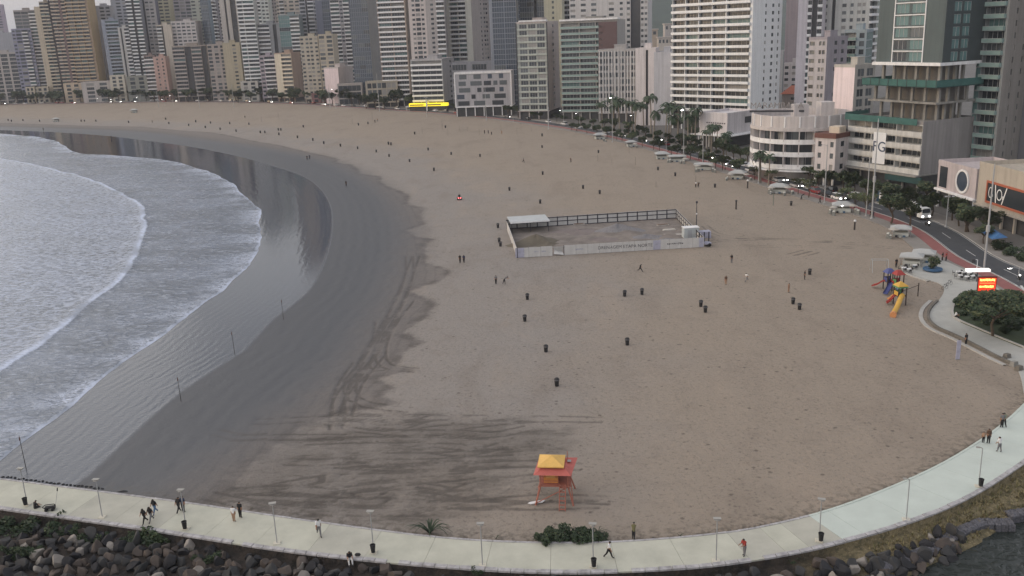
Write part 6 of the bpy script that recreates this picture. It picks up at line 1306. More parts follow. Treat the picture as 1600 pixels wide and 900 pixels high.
# ---- lifeguard tower
tc = G(866, 783); lt = thing('lifeguard_tower', 'lifeguard tower with yellow hipped roof over red roof on stilts', 'lifeguard tower', (tc.x+.2, tc.y+.9, 0), math.radians(-7))
RED = M('tower red', P(172, 92, 84, 1.1), .6, .18, 1.5); YLW = M('tower yellow', P(206, 166, 92, 1.15), .6, .15, 1.5); ORG = M('tower orange', P(188, 128, 70, 1.2), .65, .2, 1.5); STK = M('tower timber', P(150, 96, 82, 1.1), .8, .2, 2.)
pz = 2.05
MB().box(-1.55, 1.65, -1.5, 1.6, pz-.14, pz).build('deck', STK, lt)
for sx in (-1, 1):
    for sy in (-1, 1):
        MB().tube((sx*1.95, sy*1.85, -.1), (sx*1.4, sy*1.35, pz-.14), .085, n=8).build('leg', STK, lt)
        MB().tube((sx*1.4, sy*1.4, pz), (sx*1.4, sy*1.4, 3.55), .06, n=6).build('post', STK, lt)
    MB().tube((sx*1.92, -1.82, .15), (sx*1.45, 1.4, 1.9), .05, n=6).build('brace', STK, lt)
for sy in (-1, 1): MB().tube((-1.9, sy*1.8, .2), (1.45, sy*1.4, 1.9), .05, n=6).build('brace', STK, lt)
w_ = MB(); w_.box(-1.1, .35, -.9, 1.1, pz, 3.45); cabn = w_.build('cabin', ORG, lt); MB().box(-.85, .1, -.93, -.903, pz+.55, 3.2).build('shutter', YLW, cabn); MB().box(.352, .38, -.6, .3, pz, 3.2).build('door', M('door dark red', P(110, 60, 52)), cabn)
rr = MB(); rr.add([(-2.05, -1.95, 3.42), (1.75, -2.0, 3.42), (2.25, 2.0, 3.5), (-1.75, 2.0, 3.5), (-1.3, -1.1, 3.85), (1.1, -1.1, 3.85), (1.1, 1.2, 3.85), (-1.3, 1.2, 3.85)], [(0, 1, 5, 4), (1, 2, 6, 5), (2, 3, 7, 6), (3, 0, 4, 7), (4, 5, 6, 7), (3, 2, 1, 0)]); ro = rr.build('red_roof', RED, lt); MB().box(1.25, 1.65, .3, .75, 3.82, 3.87).build('hatch', RIM, ro)
MB().box(-1.2, .55, -.9, .95, 3.852, 4.12).build('upper_wall', M('door dark red'), lt)
yr = MB(); yr.add([(-1.62, -1.35, 4.1), (.98, -1.4, 4.1), (1.0, 1.35, 4.1), (-1.6, 1.4, 4.1), (-.32, .0, 4.72)], [(0, 1, 4), (1, 2, 4), (2, 3, 4), (3, 0, 4), (3, 2, 1, 0)]); yo = yr.build('yellow_roof', YLW, lt)
yb = MB(); yb.box(-1.64, 1.0, -1.42, -1.36, 3.98, 4.098); yb.box(-1.66, -1.60, -1.36, 1.4, 3.98, 4.098); yb.box(.98, 1.02, -1.36, 1.4, 3.98, 4.098); yb.build('roof_trim', YLW, yo)
MB().tube((1.25, .9, 3.7), (1.25, .9, 4.75), .035, n=6).build('flag_pole', STK, lt)
ld = MB(); 
for sx in (.55, 1.15): ld.tube((sx, -3.0, -.05), (sx, -1.45, pz+.1), .05, n=6)
lo = ld.build('ladder', STK, lt)
for k in range(6): q = (k+.5)/6; MB().box(.52, 1.18, -3.0+1.55*q-.1, -3.0+1.55*q+.1, pz*q-.02, pz*q+.02).build('tread', STK, lo)
for z_ in (.5, .95):
    MB().tube((-1.5, -1.45, pz+z_), (.5, -1.45, pz+z_), .035, n=6).build('rail', STK, lt); MB().tube((-1.5, -1.45, pz+z_), (-1.5, 1.5, pz+z_), .035, n=6).build('rail', STK, lt); MB().tube((1.6, -1.45, pz+z_), (1.6, 1.5, pz+z_), .035, n=6).build('rail', STK, lt)
bd = G(838, 786); o = MB().add([(-.9, 0, .08), (-.6, -.2, .06), (.6, -.22, .05), (.95, 0, .1), (.6, .22, .05), (-.6, .2, .06), (-.9, 0, .16), (-.6, -.2, .14), (.6, -.22, .13), (.95, 0, .18), (.6, .22, .13), (-.6, .2, .14)], [(5, 4, 3, 2, 1, 0), (6, 7, 8, 9, 10, 11)]+[(i, (i+1) % 6, 6+(i+1) % 6, 6+i) for i in range(6)]).build('rescue_board', WHITE, None, (bd.x, bd.y, 0), .25); tag(o, 'white rescue board lying on the sand beside the lifeguard tower', 'board')

# ---- playground
RD = M('play red', P(140, 52, 48), .55, .1); BLU = M('play blue', P(66, 72, 118), .55, .1); YL = M('play yellow', P(180, 142, 62), .55, .1); GRN = M('play green', P(82, 130, 86), .55, .1); PST = M('play post', P(52, 44, 40), .8, .15); OGP = M('play orange', P(176, 122, 80), .55, .1)
pg = G(1404, 478); pgt = thing('playground_frame', 'colourful playground climbing frame with red, blue and yellow slides', 'playground', (pg.x, pg.y, 0), math.radians(8))
def rel(x, y): q = G(x, y)-pg; c_, s_ = math.cos(-math.radians(8)), math.sin(-math.radians(8)); return Vector((q.x*c_-q.y*s_, q.x*s_+q.y*c_, 0))
def ptower(x, y, roof, w=1.2, dz=1.5, H=3.1, z2=None):
    c = rel(x, y)
    for sx in (-1, 1):
        for sy in (-1, 1): MB().box(-.07, .07, -.07, .07, 0, H).build('post', PST, pgt, c+Vector((sx*w/2, sy*w/2, 0)))
    MB().box(-w/2, w/2, -w/2, w/2, dz-.1, dz).build('platform', PST, pgt, c); MB().box(-w/2, w/2, w/2-.03, w/2+.03, dz, dz+.75).build('panel', roof, pgt, c); MB().box(-w/2-.03, -w/2+.03, -w/2, w/2, dz+.02, dz+.72).build('panel', z2 or roof, pgt, c)
    q = w/2+.22; MB().add([(-q, -q, H-.1), (q, -q, H-.1), (q, q, H-.1), (-q, q, H-.1), (-q*.35, -q*.35, H+.6), (q*.35, -q*.35, H+.6), (q*.35, q*.35, H+.6), (-q*.35, q*.35, H+.6)], [(0, 1, 5, 4), (1, 2, 6, 5), (2, 3, 7, 6), (3, 0, 4, 7), (4, 5, 6, 7), (3, 2, 1, 0)]).build('roof', roof, pgt, c)
    return c
c1 = ptower(1388, 452, BLU, 1.3, 1.5, 3.2); c2 = ptower(1402, 455, RD, 1.3, 1.5, 3.2, GRN); c3 = ptower(1405, 476, GRN, 1.4, 1.7, 3.2, YL)
MB().add([(-.95, -.95, 3.35), (.95, -.95, 3.35), (.95, .95, 3.35), (-.95, .95, 3.35), (0, 0, 4.1)], [(0, 1, 4), (1, 2, 4), (2, 3, 4), (3, 0, 4), (3, 2, 1, 0)]).build('roof_cap', YL, pgt, c3)
def slide(a, za, b, mat, tube=False, w=.34):
    a = Vector(a); b = Vector(b); n_ = 9; pts = []
    for i in range(n_):
        q = i/(n_-1); s = q; z_ = za*(1-q)**1.15*(1+.12*math.sin(q*6.3))+.28*q; pts.append(Vector((a.x+(b.x-a.x)*s, a.y+(b.y-a.y)*s, z_)))
    mb = MB()
    if tube: mb.path(pts, w, 10)
    else:
        d = (b-a).normalized(); sd_ = Vector((-d.y, d.x, 0))
        for i in range(n_-1):
            p0, p1 = pts[i], pts[i+1]; up3 = Vector((0, 0, .28))
            mb.quad(p0-sd_*w, p1-sd_*w, p1+sd_*w, p0+sd_*w)
            for sg2 in (-1, 1):
                o_ = sd_*w*sg2; mb.quad(p0+o_, p1+o_, p1+o_*1.15+up3, p0+o_*1.15+up3); mb.quad(p0+o_*1.2+up3, p1+o_*1.2+up3, p1+o_*1.1, p0+o_*1.1)
    return mb.build('slide', mat, pgt)
slide(c1+Vector((-.6, 0, 0)), 1.6, rel(1363, 449), RD); slide(c1+Vector((.3, -.6, 0)), 1.5, rel(1383, 462), BLU); slide(c3+Vector((-.7, .1, 0)), 1.6, rel(1385, 476), RD); slide(c3+Vector((-.6, .5, 0)), 1.5, rel(1388, 470), OGP, w=.25); slide(c3+Vector((0, -.7, 0)), 1.8, rel(1396, 492), YL, True, .42)
MB().tube(rel(1396, 494)+Vector((0, 0, .4)), rel(1395, 496)+Vector((0, 0, .38)), .5, .52, 12).build('slide_mouth', OGP, pgt)
br_ = MB(); br_.tube(c1+Vector((.6, 0, 1.6)), c2+Vector((-.6, 0, 1.6)), .35, n=8); br_.build('tunnel', RD, pgt); MB().tube(c2+Vector((0, -.6, 1.6)), c3+Vector((0, .7, 1.7)), .38, n=8).build('tunnel', BLU, pgt)
MB().path([c3+Vector((.7, .2, 2.3)), rel(1434, 463)+Vector((0, 0, 2.0))], .05).build('climbing_bar', PST, pgt); MB().tube(rel(1434, 463), rel(1434, 463)+Vector((0, 0, 2.4)), .09, n=8).build('post', PST, pgt)
sa, sb_ = G(1361, 424), G(1386, 424); sd2 = sb_-sa; swt = thing('swing_frame', 'grey metal swing frame without seats beside the playground', 'swing', sa, math.atan2(sd2.y, sd2.x)); Ls = sd2.length
for x in (0, Ls):
    for sy in (-1, 1): MB().tube((x, sy*1.1, 0), (x, sy*.5, 2.3), .05, n=6).build('leg', POLE, swt)
    MB().tube((x, -.5, 2.3), (x, .5, 2.3), .05, n=6).build('end_bar', POLE, swt)
for sy in (-.5, .5): MB().tube((0, sy, 2.3), (Ls, sy, 2.3), .05, n=6).build('top_bar', POLE, swt)
# ================================================================== PLAZA, PROMENADE, EMBANKMENT
def poly_slab(name, pts, z, mat, th=.25):
    a = resample(GL(pts+pts[:1], z), 90, 2)[:-1]; mb = MB(); n_ = len(a)
    bm = bmesh.new(); vs = [bm.verts.new((p[0], p[1], z)) for p in a]; bm.faces.new(vs); 
    bmesh.ops.triangulate(bm, faces=bm.faces[:]); me = bpy.data.meshes.new(name)
    o = [bm.verts.new((p[0], p[1], z-th)) for p in a]
    for i in range(n_): bm.faces.new((vs[i], o[i], o[(i+1) % n_], vs[(i+1) % n_]))
    bm.normal_update(); bm.to_mesh(me); bm.free(); me.materials.append(mat); return put(me, name)
PLZ = M('plaza concrete', P(150, 150, 146), .85, .14, .5)
struct(poly_slab('plaza', [(1413, 412), (1416, 424), (1430, 431), (1450, 437), (1472, 443), (1477, 455), (1464, 473), (1453, 485), (1452, 497), (1462, 510), (1492, 522), (1522, 537), (1558, 556), (1590, 572), (1598, 600), (1604, 640), (1680, 600), (1700, 520), (1640, 505), (1600, 483), (1545, 438), (1505, 420), (1480, 409), (1455, 400), (1440, 398)], .125, PLZ, .35))
struct(poly_slab('garden_bed', [(1541, 452), (1512, 462), (1494, 474), (1488, 488), (1494, 500), (1520, 511), (1560, 528), (1620, 552), (1650, 530), (1610, 500), (1580, 476)], .2, M('garden green'), .2))
gb = resample(GL([(1541, 452), (1512, 462), (1494, 474), (1488, 488), (1494, 500), (1520, 511), (1560, 528), (1620, 552)]), 60, 2)
struct(strip('garden_kerb', gb, offset(gb, -.35), .34, M('kerb stone'), .3))
ws_ = resample(GL([(1411, 416), (1416, 427), (1432, 434), (1452, 440)]), 30, 2); struct(strip('plaza_kerb', ws_, offset(ws_, -.5), .2, M('kerb stone'), .3))
w1 = resample(GL([(1466, 472), (1453, 484), (1450, 498), (1462, 513), (1492, 525), (1522, 540), (1558, 559), (1582, 570)]), 60, 2)
struct(strip('retaining_step', offset(w1, -.9), offset(w1, -1.5), .16, M('kerb stone'), .3)); struct(strip('retaining_wall', offset(w1, .05), offset(w1, -.3), .42, M('step stone dark', P(96, 92, 86), .9, .3, 1.), .6))
# crossing
for i in range(6):
    a = G(1553+i*9, 443+i*1.2, .13); 
    MB().obox((a.x, a.y, .028), (.22, 1.6, .002), ((1, 0, 0), (.35, 1, 0), (0, 0, 1))).build('crossing_bar', M('road paint')); struct(COL.objects[-1])
# planter with sparse tree
p = G(1457, 424); pt_ = thing('blue_planter', 'round blue planter bowl with a leafy shrub on the plaza', 'planter', (p.x, p.y, .125))
MB().lathe([(1.35, 0), (1.75, .28), (1.7, .52), (1.35, .6), (1.2, .5), (0, .5)], 24).build('bowl', M('planter blue', P(50, 80, 110), .5, .15, 1.), pt_, smooth=False)
rnd = random.Random(9); c = MB(); leaf_cloud(c, rnd, [((rnd.uniform(-.8, .8), rnd.uniform(-.6, .6), rnd.uniform(.9, 2.8)), (.6, .6, .6)) for _ in range(9)], 600, .2); c.build('foliage', LEAF, pt_); st = MB()
for _ in range(6): st.path([(0, 0, .4), (rnd.uniform(-.4, .4), rnd.uniform(-.4, .4), 1.4), (rnd.uniform(-.8, .8), rnd.uniform(-.8, .8), 2.6)], .04, 5)
st.build('stem', BARK, pt_)
# white terrace tents and furniture
for x, y, lab in ((1424, 414, 'low white cafe tent at the beach corner of the plaza'), (1443, 408, 'white cafe tent behind the blue planter')):
    p = G(x, y, .125); KI[2].place('cafe_tent', lab, 'tent', p, -.5, 'cafe tents on the plaza', .85)
tk_ = Kit(); tk_.add('top', MB().lathe([(0, .72), (.45, .72), (.45, .76), (0, .76)], 14), WHITE); tk_.add('stem', MB().tube((0, 0, .03), (0, 0, .72), .04), RIM); tk_.add('base', MB().lathe([(.28, 0), (.28, .03), (0, .05)], 12), RIM)
ck = Kit(); ck.add('seat', MB().box(-.21, .21, -.21, .21, .43, .47), M('chair dark', (.04, .04, .045), .7)); ck.add('backrest', MB().box(-.21, .21, .18, .22, .5, .88), M('chair dark'))
for sx in (-.18, .18):
    for sy in (-.18, .18): ck.add('leg', MB().tube((sx, sy, 0), (sx, sy, .43), .02, n=5), RIM)
tl_, cl_ = [], []
for x, y in ((1412, 424), (1420, 426), (1429, 420), (1500, 436), (1510, 438), (1519, 437), (1505, 431), (1497, 430), (1514, 432)):
    p = G(x, y, .125); tl_.append(tk_.place('cafe_table', '', 'table', p, 0, 'cafe tables'))
    for a_ in (.5, 2.6, 4.6): cl_.append(ck.place('cafe_chair', '', 'chair', (p.x+.75*math.cos(a_), p.y+.75*math.sin(a_), .125), a_+math.pi/2+math.pi, 'cafe chairs'))
label_row(tl_, 'small round white cafe table on the plaza, {}'); label_row(cl_, 'dark cafe chair at the plaza tables, {}')
# totem with red display, white lit canopy sign
p = G(1540, 462, .125); to_ = thing('display_totem', 'red and orange lit display panel on posts above the garden', 'sign', p, math.radians(-8)); hT = height_to(p, 432)
MB().box(-1.5, 1.5, -.14, .14, hT-2.6, hT).build('cabinet', M('totem dark red', P(70, 20, 16), .6, 0.), to_); MB().box(-1.4, 1.4, -.16, -.143, hT-2.5, hT-.2).build('screen', M('screen red', (.55, .035, .012), .5, 0., emit=1.1), to_)
rnd = random.Random(4)
for zz_, hh_ in ((hT-.75, .42), (hT-1.9, .42)):
    x = -1.2
    while x < 1.1:
        w2 = rnd.choice([.12, .18, .24]); MB().box(x, x+w2, -.18, -.163, zz_+rnd.uniform(-.05, .05), zz_+hh_*rnd.uniform(.7, 1.)).build('glyph', M('screen orange', (1., .42, .10), .5, 0., emit=3.), to_); x += w2+.07
MB().box(-1.2, 1.2, -.18, -.163, hT-1.2, hT-1.05).build('glyph_bar', M('screen orange dim', (.9, .16, .05), .5, 0., emit=1.5), to_)
for sx in (-1.2, 1.2): MB().tube((sx, 0, 0), (sx, 0, hT-2.6), .1, n=8).build('post', STEEL, to_)
p = G(1526, 440, .125); sc_ = thing('white_canopy_sign', 'white lit horizontal canopy sign on a post behind the totem', 'sign', p, math.radians(-6)); MB().box(-2.0, 2.0, -.5, .5, 1.9, 2.35).build('box', M('sign lit white', (.9, .88, .84), .5, 0., emit=.7), sc_); MB().tube((0, 0, 0), (0, 0, 1.9), .1, n=8).build('post', STEEL, sc_); MB().path([(-.2, 0, 2.35), (-.2, 0, 4.0), (-.7, 0, 4.1)], .06).build('bracket', WHITE, sc_); MB().box(-1.2, -.6, -.15, .15, 3.5, 4.15).build('box_lamp', DARKM, sc_)
p = G(1592, 436, .02); BIKE.place('motorbike', 'motorbike with dazzling headlight waiting at the crossing', 'motorbike', p, math.radians(-110)); pole(1591, 434, 418, 'short lamp with brilliant light at the crossing', 'arm', True, .07)
# garden tree over the hedge
gt = make_tree(21, 7.2, 5.9, 9000, .30, False, .2); p = G(1541, 528, .2); gt.place('garden_tree', 'large round green tree spreading over the plaza garden', 'tree', (p.x+1.5, p.y+1.0, .2), .4, 'garden trees', (1., 1., .95))
hb = []
for x, y in [(1500+i*11, 478+i*4.6) for i in range(9)]+[(1515+i*12, 466+i*6) for i in range(8)]+[(1535, 460), (1550, 468), (1508, 492), (1525, 500), (1545, 506), (1570, 520)]:
    p = G(x, y, .2); hb.append(BUSH[rnd.randrange(3)].place('garden_shrub', '', 'shrub', p, rnd.uniform(0, 6), 'garden shrubs', rnd.uniform(.8, 1.3)))
label_row(hb, 'low shrub in the plaza garden bed, {}')
# parked bicycles and people things at the kerb of the beach
for x, y, lab in ((1476, 452, 'dark bicycle leaning at the plaza corner'), (1483, 446, 'second dark bicycle behind the first at the plaza corner')):
    p = G(x, y, .125); t = thing('bicycle', lab, 'bicycle', p, .5, 'bicycles')
    for sx in (-.52, .52):
        ri = [(sx+.33*math.cos(2*math.pi*i/14), 0, .34+.33*math.sin(2*math.pi*i/14)) for i in range(15)]; MB().path(ri, .022, 5).build('wheel', TYRE, t)
    MB().path([(-.52, 0, .34), (-.15, 0, .85), (.4, 0, .8), (.0, 0, .34), (-.52, 0, .34)], .025, 5).build('frame', DARKM, t); MB().path([(.52, 0, .34), (.4, 0, .95), (.32, 0, 1.0)], .022, 5).build('fork', DARKM, t); MB().box(-.28, -.02, -.07, .07, .88, .94).build('saddle', DARKM, t); MB().tube((.33, -.26, 1.0), (.33, .26, 1.0), .018, n=5).build('handlebar', DARKM, t)
p = G(1496, 562); t = thing('information_post', 'tall thin banner post with white figure print on the sand', 'post', p); h = height_to(p, 532); MB().box(-.28, .28, -.05, .05, .1, h).build('banner', M('print blue grey'), t); MB().tube((0, .08, 0), (0, .08, h+.2), .05, n=6).build('shaft', STEEL, t); MB().box(-.32, .32, -.2, .2, 0, .1).build('foot', CONC, t)
for x, y, lab in ((1573, 560, 'dark boulder at the promenade corner, left of three'), (1584, 572, 'pale box boulder at the promenade corner, middle of three'), (1592, 579, 'dark boulder at the promenade corner, right of three')):
    p = G(x, y); t = MB().box(-.5, .5, -.4, .4, -.1, .7, taper=.12).build('kerb_block', CONC if 'pale' in lab else M('step stone dark'), None, p, .4); tag(t, lab, 'block', 'blocks at the promenade corner')

# ---- promenade: concrete slabs laid side by side
n_ = len(prom_in); pr = bpy.data.objects.new('promenade', None); COL.objects.link(pr); struct(pr)
OLD = M('promenade concrete old', P(168, 168, 156, 1.2), .9, .18, .35, .15, 9); NEW = M('promenade concrete new', P(174, 182, 176, 1.2), .85, .12, .3, .1, 9)
OLD2 = M('promenade concrete worn', P(162, 161, 151, 1.2), .9, .2, .3, .15, 9)
jx = np.array([PX((p[0], p[1], .3))[0] for p in prom_in])
cuts = sorted(set(list(range(0, n_-1, 5))+[int(np.argmin(np.abs(jx-v))) for v in (1188, 1262)]+[n_-1]))
for k in range(len(cuts)-1):
    i0, i1 = cuts[k], cuts[k+1]; 
    if i1 <= i0: continue
    A_, B_ = prom_in[i0:i1+1].copy(), prom_out[i0:i1+1].copy()
    def shave(L_, e0, e1):
        d0 = L_[1]-L_[0]; d1 = L_[-1]-L_[-2]; L_[0] += d0/np.linalg.norm(d0)*e0; L_[-1] -= d1/np.linalg.norm(d1)*e1
    shave(A_, .012, .012); shave(B_, .012, .012)
    mid_x = jx[(i0+i1)//2]; mt = NEW if mid_x > 1262 else random.Random(k).choice([OLD, OLD, OLD2])
    mb = MB(); q = len(A_)
    mb.add([(p[0], p[1], .3) for p in A_]+[(p[0], p[1], .3) for p in B_], [(i, q+i, q+i+1, i+1) for i in range(q-1)])
    for L_ in (A_, B_): mb.add([(p[0], p[1], .3) for p in L_]+[(p[0], p[1], -.5) for p in L_], [(i, i+1, q+i+1, q+i) for i in range(q-1)])
    mb.quad((*A_[0], .3), (*B_[0], .3), (*B_[0], -.5), (*A_[0], -.5)); mb.quad((*B_[-1], .3), (*A_[-1], .3), (*A_[-1], -.5), (*B_[-1], -.5)); mb.build('slab', mt, pr)
# outer kerb: worn pale blocks on a dark wall; inner kerb thin
out1 = offset(prom_out, .12); rnd = random.Random(2)
so = 1 if sdist(np.array([prom_out[60]]), prom_in)[0] < sdist(np.array([offset(prom_out, 1.)[60]]), prom_in)[0] else -1
# offset sign that points away from the walkway
away = 1 if np.linalg.norm(offset(prom_out, 1.)[60]-prom_in[60]) > np.linalg.norm(prom_out[60]-prom_in[60]) else -1
KB = M('kerb worn white', P(158, 156, 158, 1.2), .85, .5, 1.6, .3, 5)
o0, o1 = offset(prom_out, -away*.35), offset(prom_out, away*.12)
for i in range(0, n_-1):
    zz_ = .40+rnd.uniform(-.025, .03); e = .03
    a, b, c, d = o0[i]*(1-e)+o0[i+1]*e, o0[i]*e+o0[i+1]*(1-e), o1[i]*e+o1[i+1]*(1-e), o1[i]*(1-e)+o1[i+1]*e
    if rnd.random() < .07 and jx[i] < 1200: continue
    MB().add([(*a, .2), (*b, .2), (*c, .2), (*d, .2), (*a, zz_), (*b, zz_), (*c, zz_-.03), (*d, zz_-.03)], [(4, 5, 6, 7), (0, 1, 5, 4), (1, 2, 6, 5), (2, 3, 7, 6), (3, 0, 4, 7)]).build('kerb_block', KB, pr)
i0_, i1_ = offset(prom_in, away*.0), offset(prom_in, away*.28)
iaway = 1 if np.linalg.norm(offset(prom_in, 1.)[60]-prom_out[60]) > np.linalg.norm(prom_in[60]-prom_out[60]) else -1
i0_, i1_ = offset(prom_in, iaway*.10), offset(prom_in, -iaway*.16)
for i in range(n_-1):
    zz_ = .34+rnd.uniform(-.015, .02); e = .02
    a, b, c, d = i0_[i]*(1-e)+i0_[i+1]*e, i0_[i]*e+i0_[i+1]*(1-e), i1_[i]*e+i1_[i+1]*(1-e), i1_[i]*(1-e)+i1_[i+1]*e
    MB().add([(*a, -.3), (*b, -.3), (*c, .2), (*d, .2), (*a, zz_), (*b, zz_), (*c, zz_), (*d, zz_)], [(4, 5, 6, 7), (0, 1, 5, 4), (1, 2, 6, 5), (2, 3, 7, 6), (3, 0, 4, 7)]).build('edge_block', KB if jx[i] < 1262 else NEW, pr)
# ---- promenade lamps and their bins
LP = [(43, 789), (160, 808), (291, 826), (433, 849), (584, 863), (754, 884), (927, 885), (1119, 877), (1280, 845), (1416, 812), (1529, 760)]
WB = {0: 'leftmost', 2: 'near the green shrub', 4: 'nearest the person sitting on the kerb', 6: 'by the bushes', 8: 'at the pale slab joint', 10: 'rightmost'}
LN = ['leftmost on the promenade, beside the seated person', 'second from the left, without a bin', 'third from the left, with T shaped head', 'fourth from the left, without a bin', 'fifth from the left, above the seated person on the kerb', 'sixth from the left, at mid promenade', 'seventh from the left, by the bushes', 'eighth from the left, near person in red', 'ninth from the left, at the pale slab joint', 'tenth from the left, on white footing', 'rightmost, with white footed bin']
for i, (x, y) in enumerate(LP):
    p = G(x, y, .3); h = 4.15; t = thing('promenade_lamp', 'slim grey lamp post, '+LN[i], 'lamp post', p, math.radians(random.uniform(-20, 20)), 'lamp posts on the promenade')
    MB().tube((0, 0, .1), (0, 0, h), .055, .045, 8).build('shaft', POLE, t); MB().box(-.35, .35, -.3, .3, 0.002, .1, taper=.03).build('footing', M('footing pale', P(176, 172, 160), .9, .2, 2.), t)
    hd = MB(); 
    if i < 9: hd.lathe([(.05, h-.12), (.12, h-.05), (.28, h), (.26, h+.07), (0, h+.12)], 12); hd.box(-.34, .34, -.2, .2, h+.12, h+.16)
    else: hd.path([(0, 0, h), (-.1, 0, h+.12), (-.35, 0, h+.16)], .05); hd.box(-.6, -.25, -.1, .1, h+.1, h+.2)
    hd.build('lamp_head', M('lamp head grey', P(140, 138, 134), .5, .1), t)
    if i in WB:
        q = Vector((p.x+.02, p.y-.36, .3)); bt_ = thing('pole_bin', 'black bin strapped to the promenade lamp '+WB[i], 'bin', q, 0, 'bins on the promenade lamps')
        MB().lathe([(.19, .25), (.25, .95), (.27, .97), (.27, 1.02), (.22, 1.02), (.2, .9), (0, .9)], 14).build('drum', BIN, bt_); MB().box(-.05, .05, .2, .36, .55, .62).build('strap', RIM, bt_); MB().box(-.06, .06, .18, .3, .0, .25).build('foot', WHITE if i == 10 else BIN, bt_)
# kick scooter / barrow with pole, lying by the kerb
p = G(79, 797, .3); t = thing('hand_cart', 'black two wheeled hand cart with a raised handle pole near left edge', 'cart', p, .2)
MB().path([(-.75, 0, .42), (-.5, .3, .5), (.3, .3, .5), (.55, 0, .55), (.3, -.3, .5), (-.5, -.3, .45), (-.75, 0, .42)], .05).build('frame', BIN, t); MB().box(-.5, .5, -.26, .26, .28, .40).build('tray', BIN, t); MB().path([(.55, 0, .5), (.75, .1, 1.2), (.95, .15, 2.1)], .025).build('handle', POLE, t); MB().tube((.93, .15, 2.0), (1.0, .16, 2.35), .06, .05).build('grip', BIN, t)
for sx in (-.35, .3): MB().tube((sx, -.34, .16), (sx, .34, .16), .16, n=10).build('wheel', TYRE, t)
p = G(559, 868, .42); o = MB().lathe([(.0, 0), (.24, .03), (.3, .12), (.22, .24), (0, .27)], 12, sy=.55).build('bag', BIN, None, (p.x, p.y, .40)); tag(o, 'small dark bag beside the person sitting on the kerb', 'bag')

# ---- embankment below the promenade
ea = offset(prom_out, away*.1); prof = [(0, .2), (.05, -.5), (1.1, -.58), (2.6, -.8), (4.2, -1.05), (5.2, -1.3), (6., -1.8), (7.2, -2.8), (10, -4.), (16, -5.), (24, -5.6)]
px_out = np.array([PX((p[0], p[1], .3))[0] for p in prom_out]); kfac = np.interp(px_out, [0, 600, 1180, 1330, 1500], [2.0, 1.8, 1.3, .82, .62])
def bank_pt(i, dd): return prom_out[i]+away*nrm_out[i]*(.1+dd*kfac[i])
nrm_out = offset(prom_out, 1.)-prom_out
EV = []; kinds = []
for j, (dd, zz_) in enumerate(prof):
    ln = [bank_pt(i, dd) for i in range(n_)]
    for i, q in enumerate(ln): EV.append((q[0], q[1], zz_+(rnd.uniform(-.18, .18) if j > 2 else 0)))
em = MB(); em.v = EV; em.f = [(j*n_+i, j*n_+i+1, (j+1)*n_+i+1, (j+1)*n_+i) for j in range(len(prof)-1) for i in range(n_-1)]; em.m = [0]*len(em.f)
m = bpy.data.materials.new('bank earth'); m.use_nodes = True
n, l, node, math_, mix, sm, noise, attr, tco = ns(m); B = n['Principled BSDF']
sx_ = node('ShaderNodeSeparateXYZ'); l.new(tco, sx_.inputs[0]); gx = math_('ADD', sx_.outputs[0], math_('MULTIPLY', math_('SUBTRACT', noise(.3), .5), 14.))
gr = sm(gx, 22., 33.); earth = mix(sm(noise(.9), .4, .65), P(30, 27, 25), P(50, 43, 38)); grass = mix(sm(noise(1.4), .38, .66), P(108, 98, 74), P(70, 66, 48)); grass = mix(sm(noise(6.), .5, .7), grass, P(130, 118, 92))
l.new(mix(gr, earth, grass), B.inputs['Base Color']); B.inputs['Roughness'].default_value = .95
bp = node('ShaderNodeBump'); bp.inputs['Distance'].default_value = .25; l.new(noise(3.5), bp.inputs['Height']); l.new(bp.outputs[0], B.inputs['Normal'])
emb = struct(em.build('embankment', m, smooth=True))
# river
rv = MB(); rv.quad((-700, -400, -1.5), (700, -400, -1.5), (700, 100, -1.5), (-700, 100, -1.5)); m = bpy.data.materials.new('river water'); m.use_nodes = True
n, l, node, math_, mix, sm, noise, attr, tco = ns(m); B = n['Principled BSDF']; B.inputs['Base Color'].default_value = (.028, .034, .032, 1); B.inputs['Roughness'].default_value = .12; B.inputs['IOR'].default_value = 1.33
bp = node('ShaderNodeBump'); bp.inputs['Distance'].default_value = .35; bp.inputs['Strength'].default_value = .6; l.new(noise(.9, 3, .5, None, .6), bp.inputs['Height']); l.new(bp.outputs[0], B.inputs['Normal']); struct(rv.build('river', m))
# rocks
ROCK = [M('rock grey', P(54, 54, 55), .9, .3, 1.2, .5, 3), M('rock dark', P(38, 38, 41), .9, .3, 1.2, .5, 3), M('rock brown', P(72, 65, 61), .9, .3, 1.2, .5, 3), M('rock pale', P(120, 115, 110), .9, .3, 1.2, .5, 3)]
RM = []
for s in range(7):
    rnd2 = random.Random(s+40); bm = bmesh.new(); bmesh.ops.create_icosphere(bm, subdivisions=3, radius=.5)
    for _ in range(12):                                   # knock flat facets off
        nv_ = Vector((rnd2.gauss(0, 1), rnd2.gauss(0, 1), rnd2.gauss(0, 1))).normalized(); d_ = rnd2.uniform(.24, .36)
        for v in bm.verts:
            e = v.co.dot(nv_)-d_
            if e > 0: v.co -= nv_*e
    me = bpy.data.meshes.new('rock'); bm.to_mesh(me); bm.free(); me.materials.append(ROCK[0]); RM.append(me)
def surf_z(dd): return float(np.interp(dd, [q[0] for q in prof], [q[1] for q in prof]))
cnt = 0; rnd = random.Random(31); 
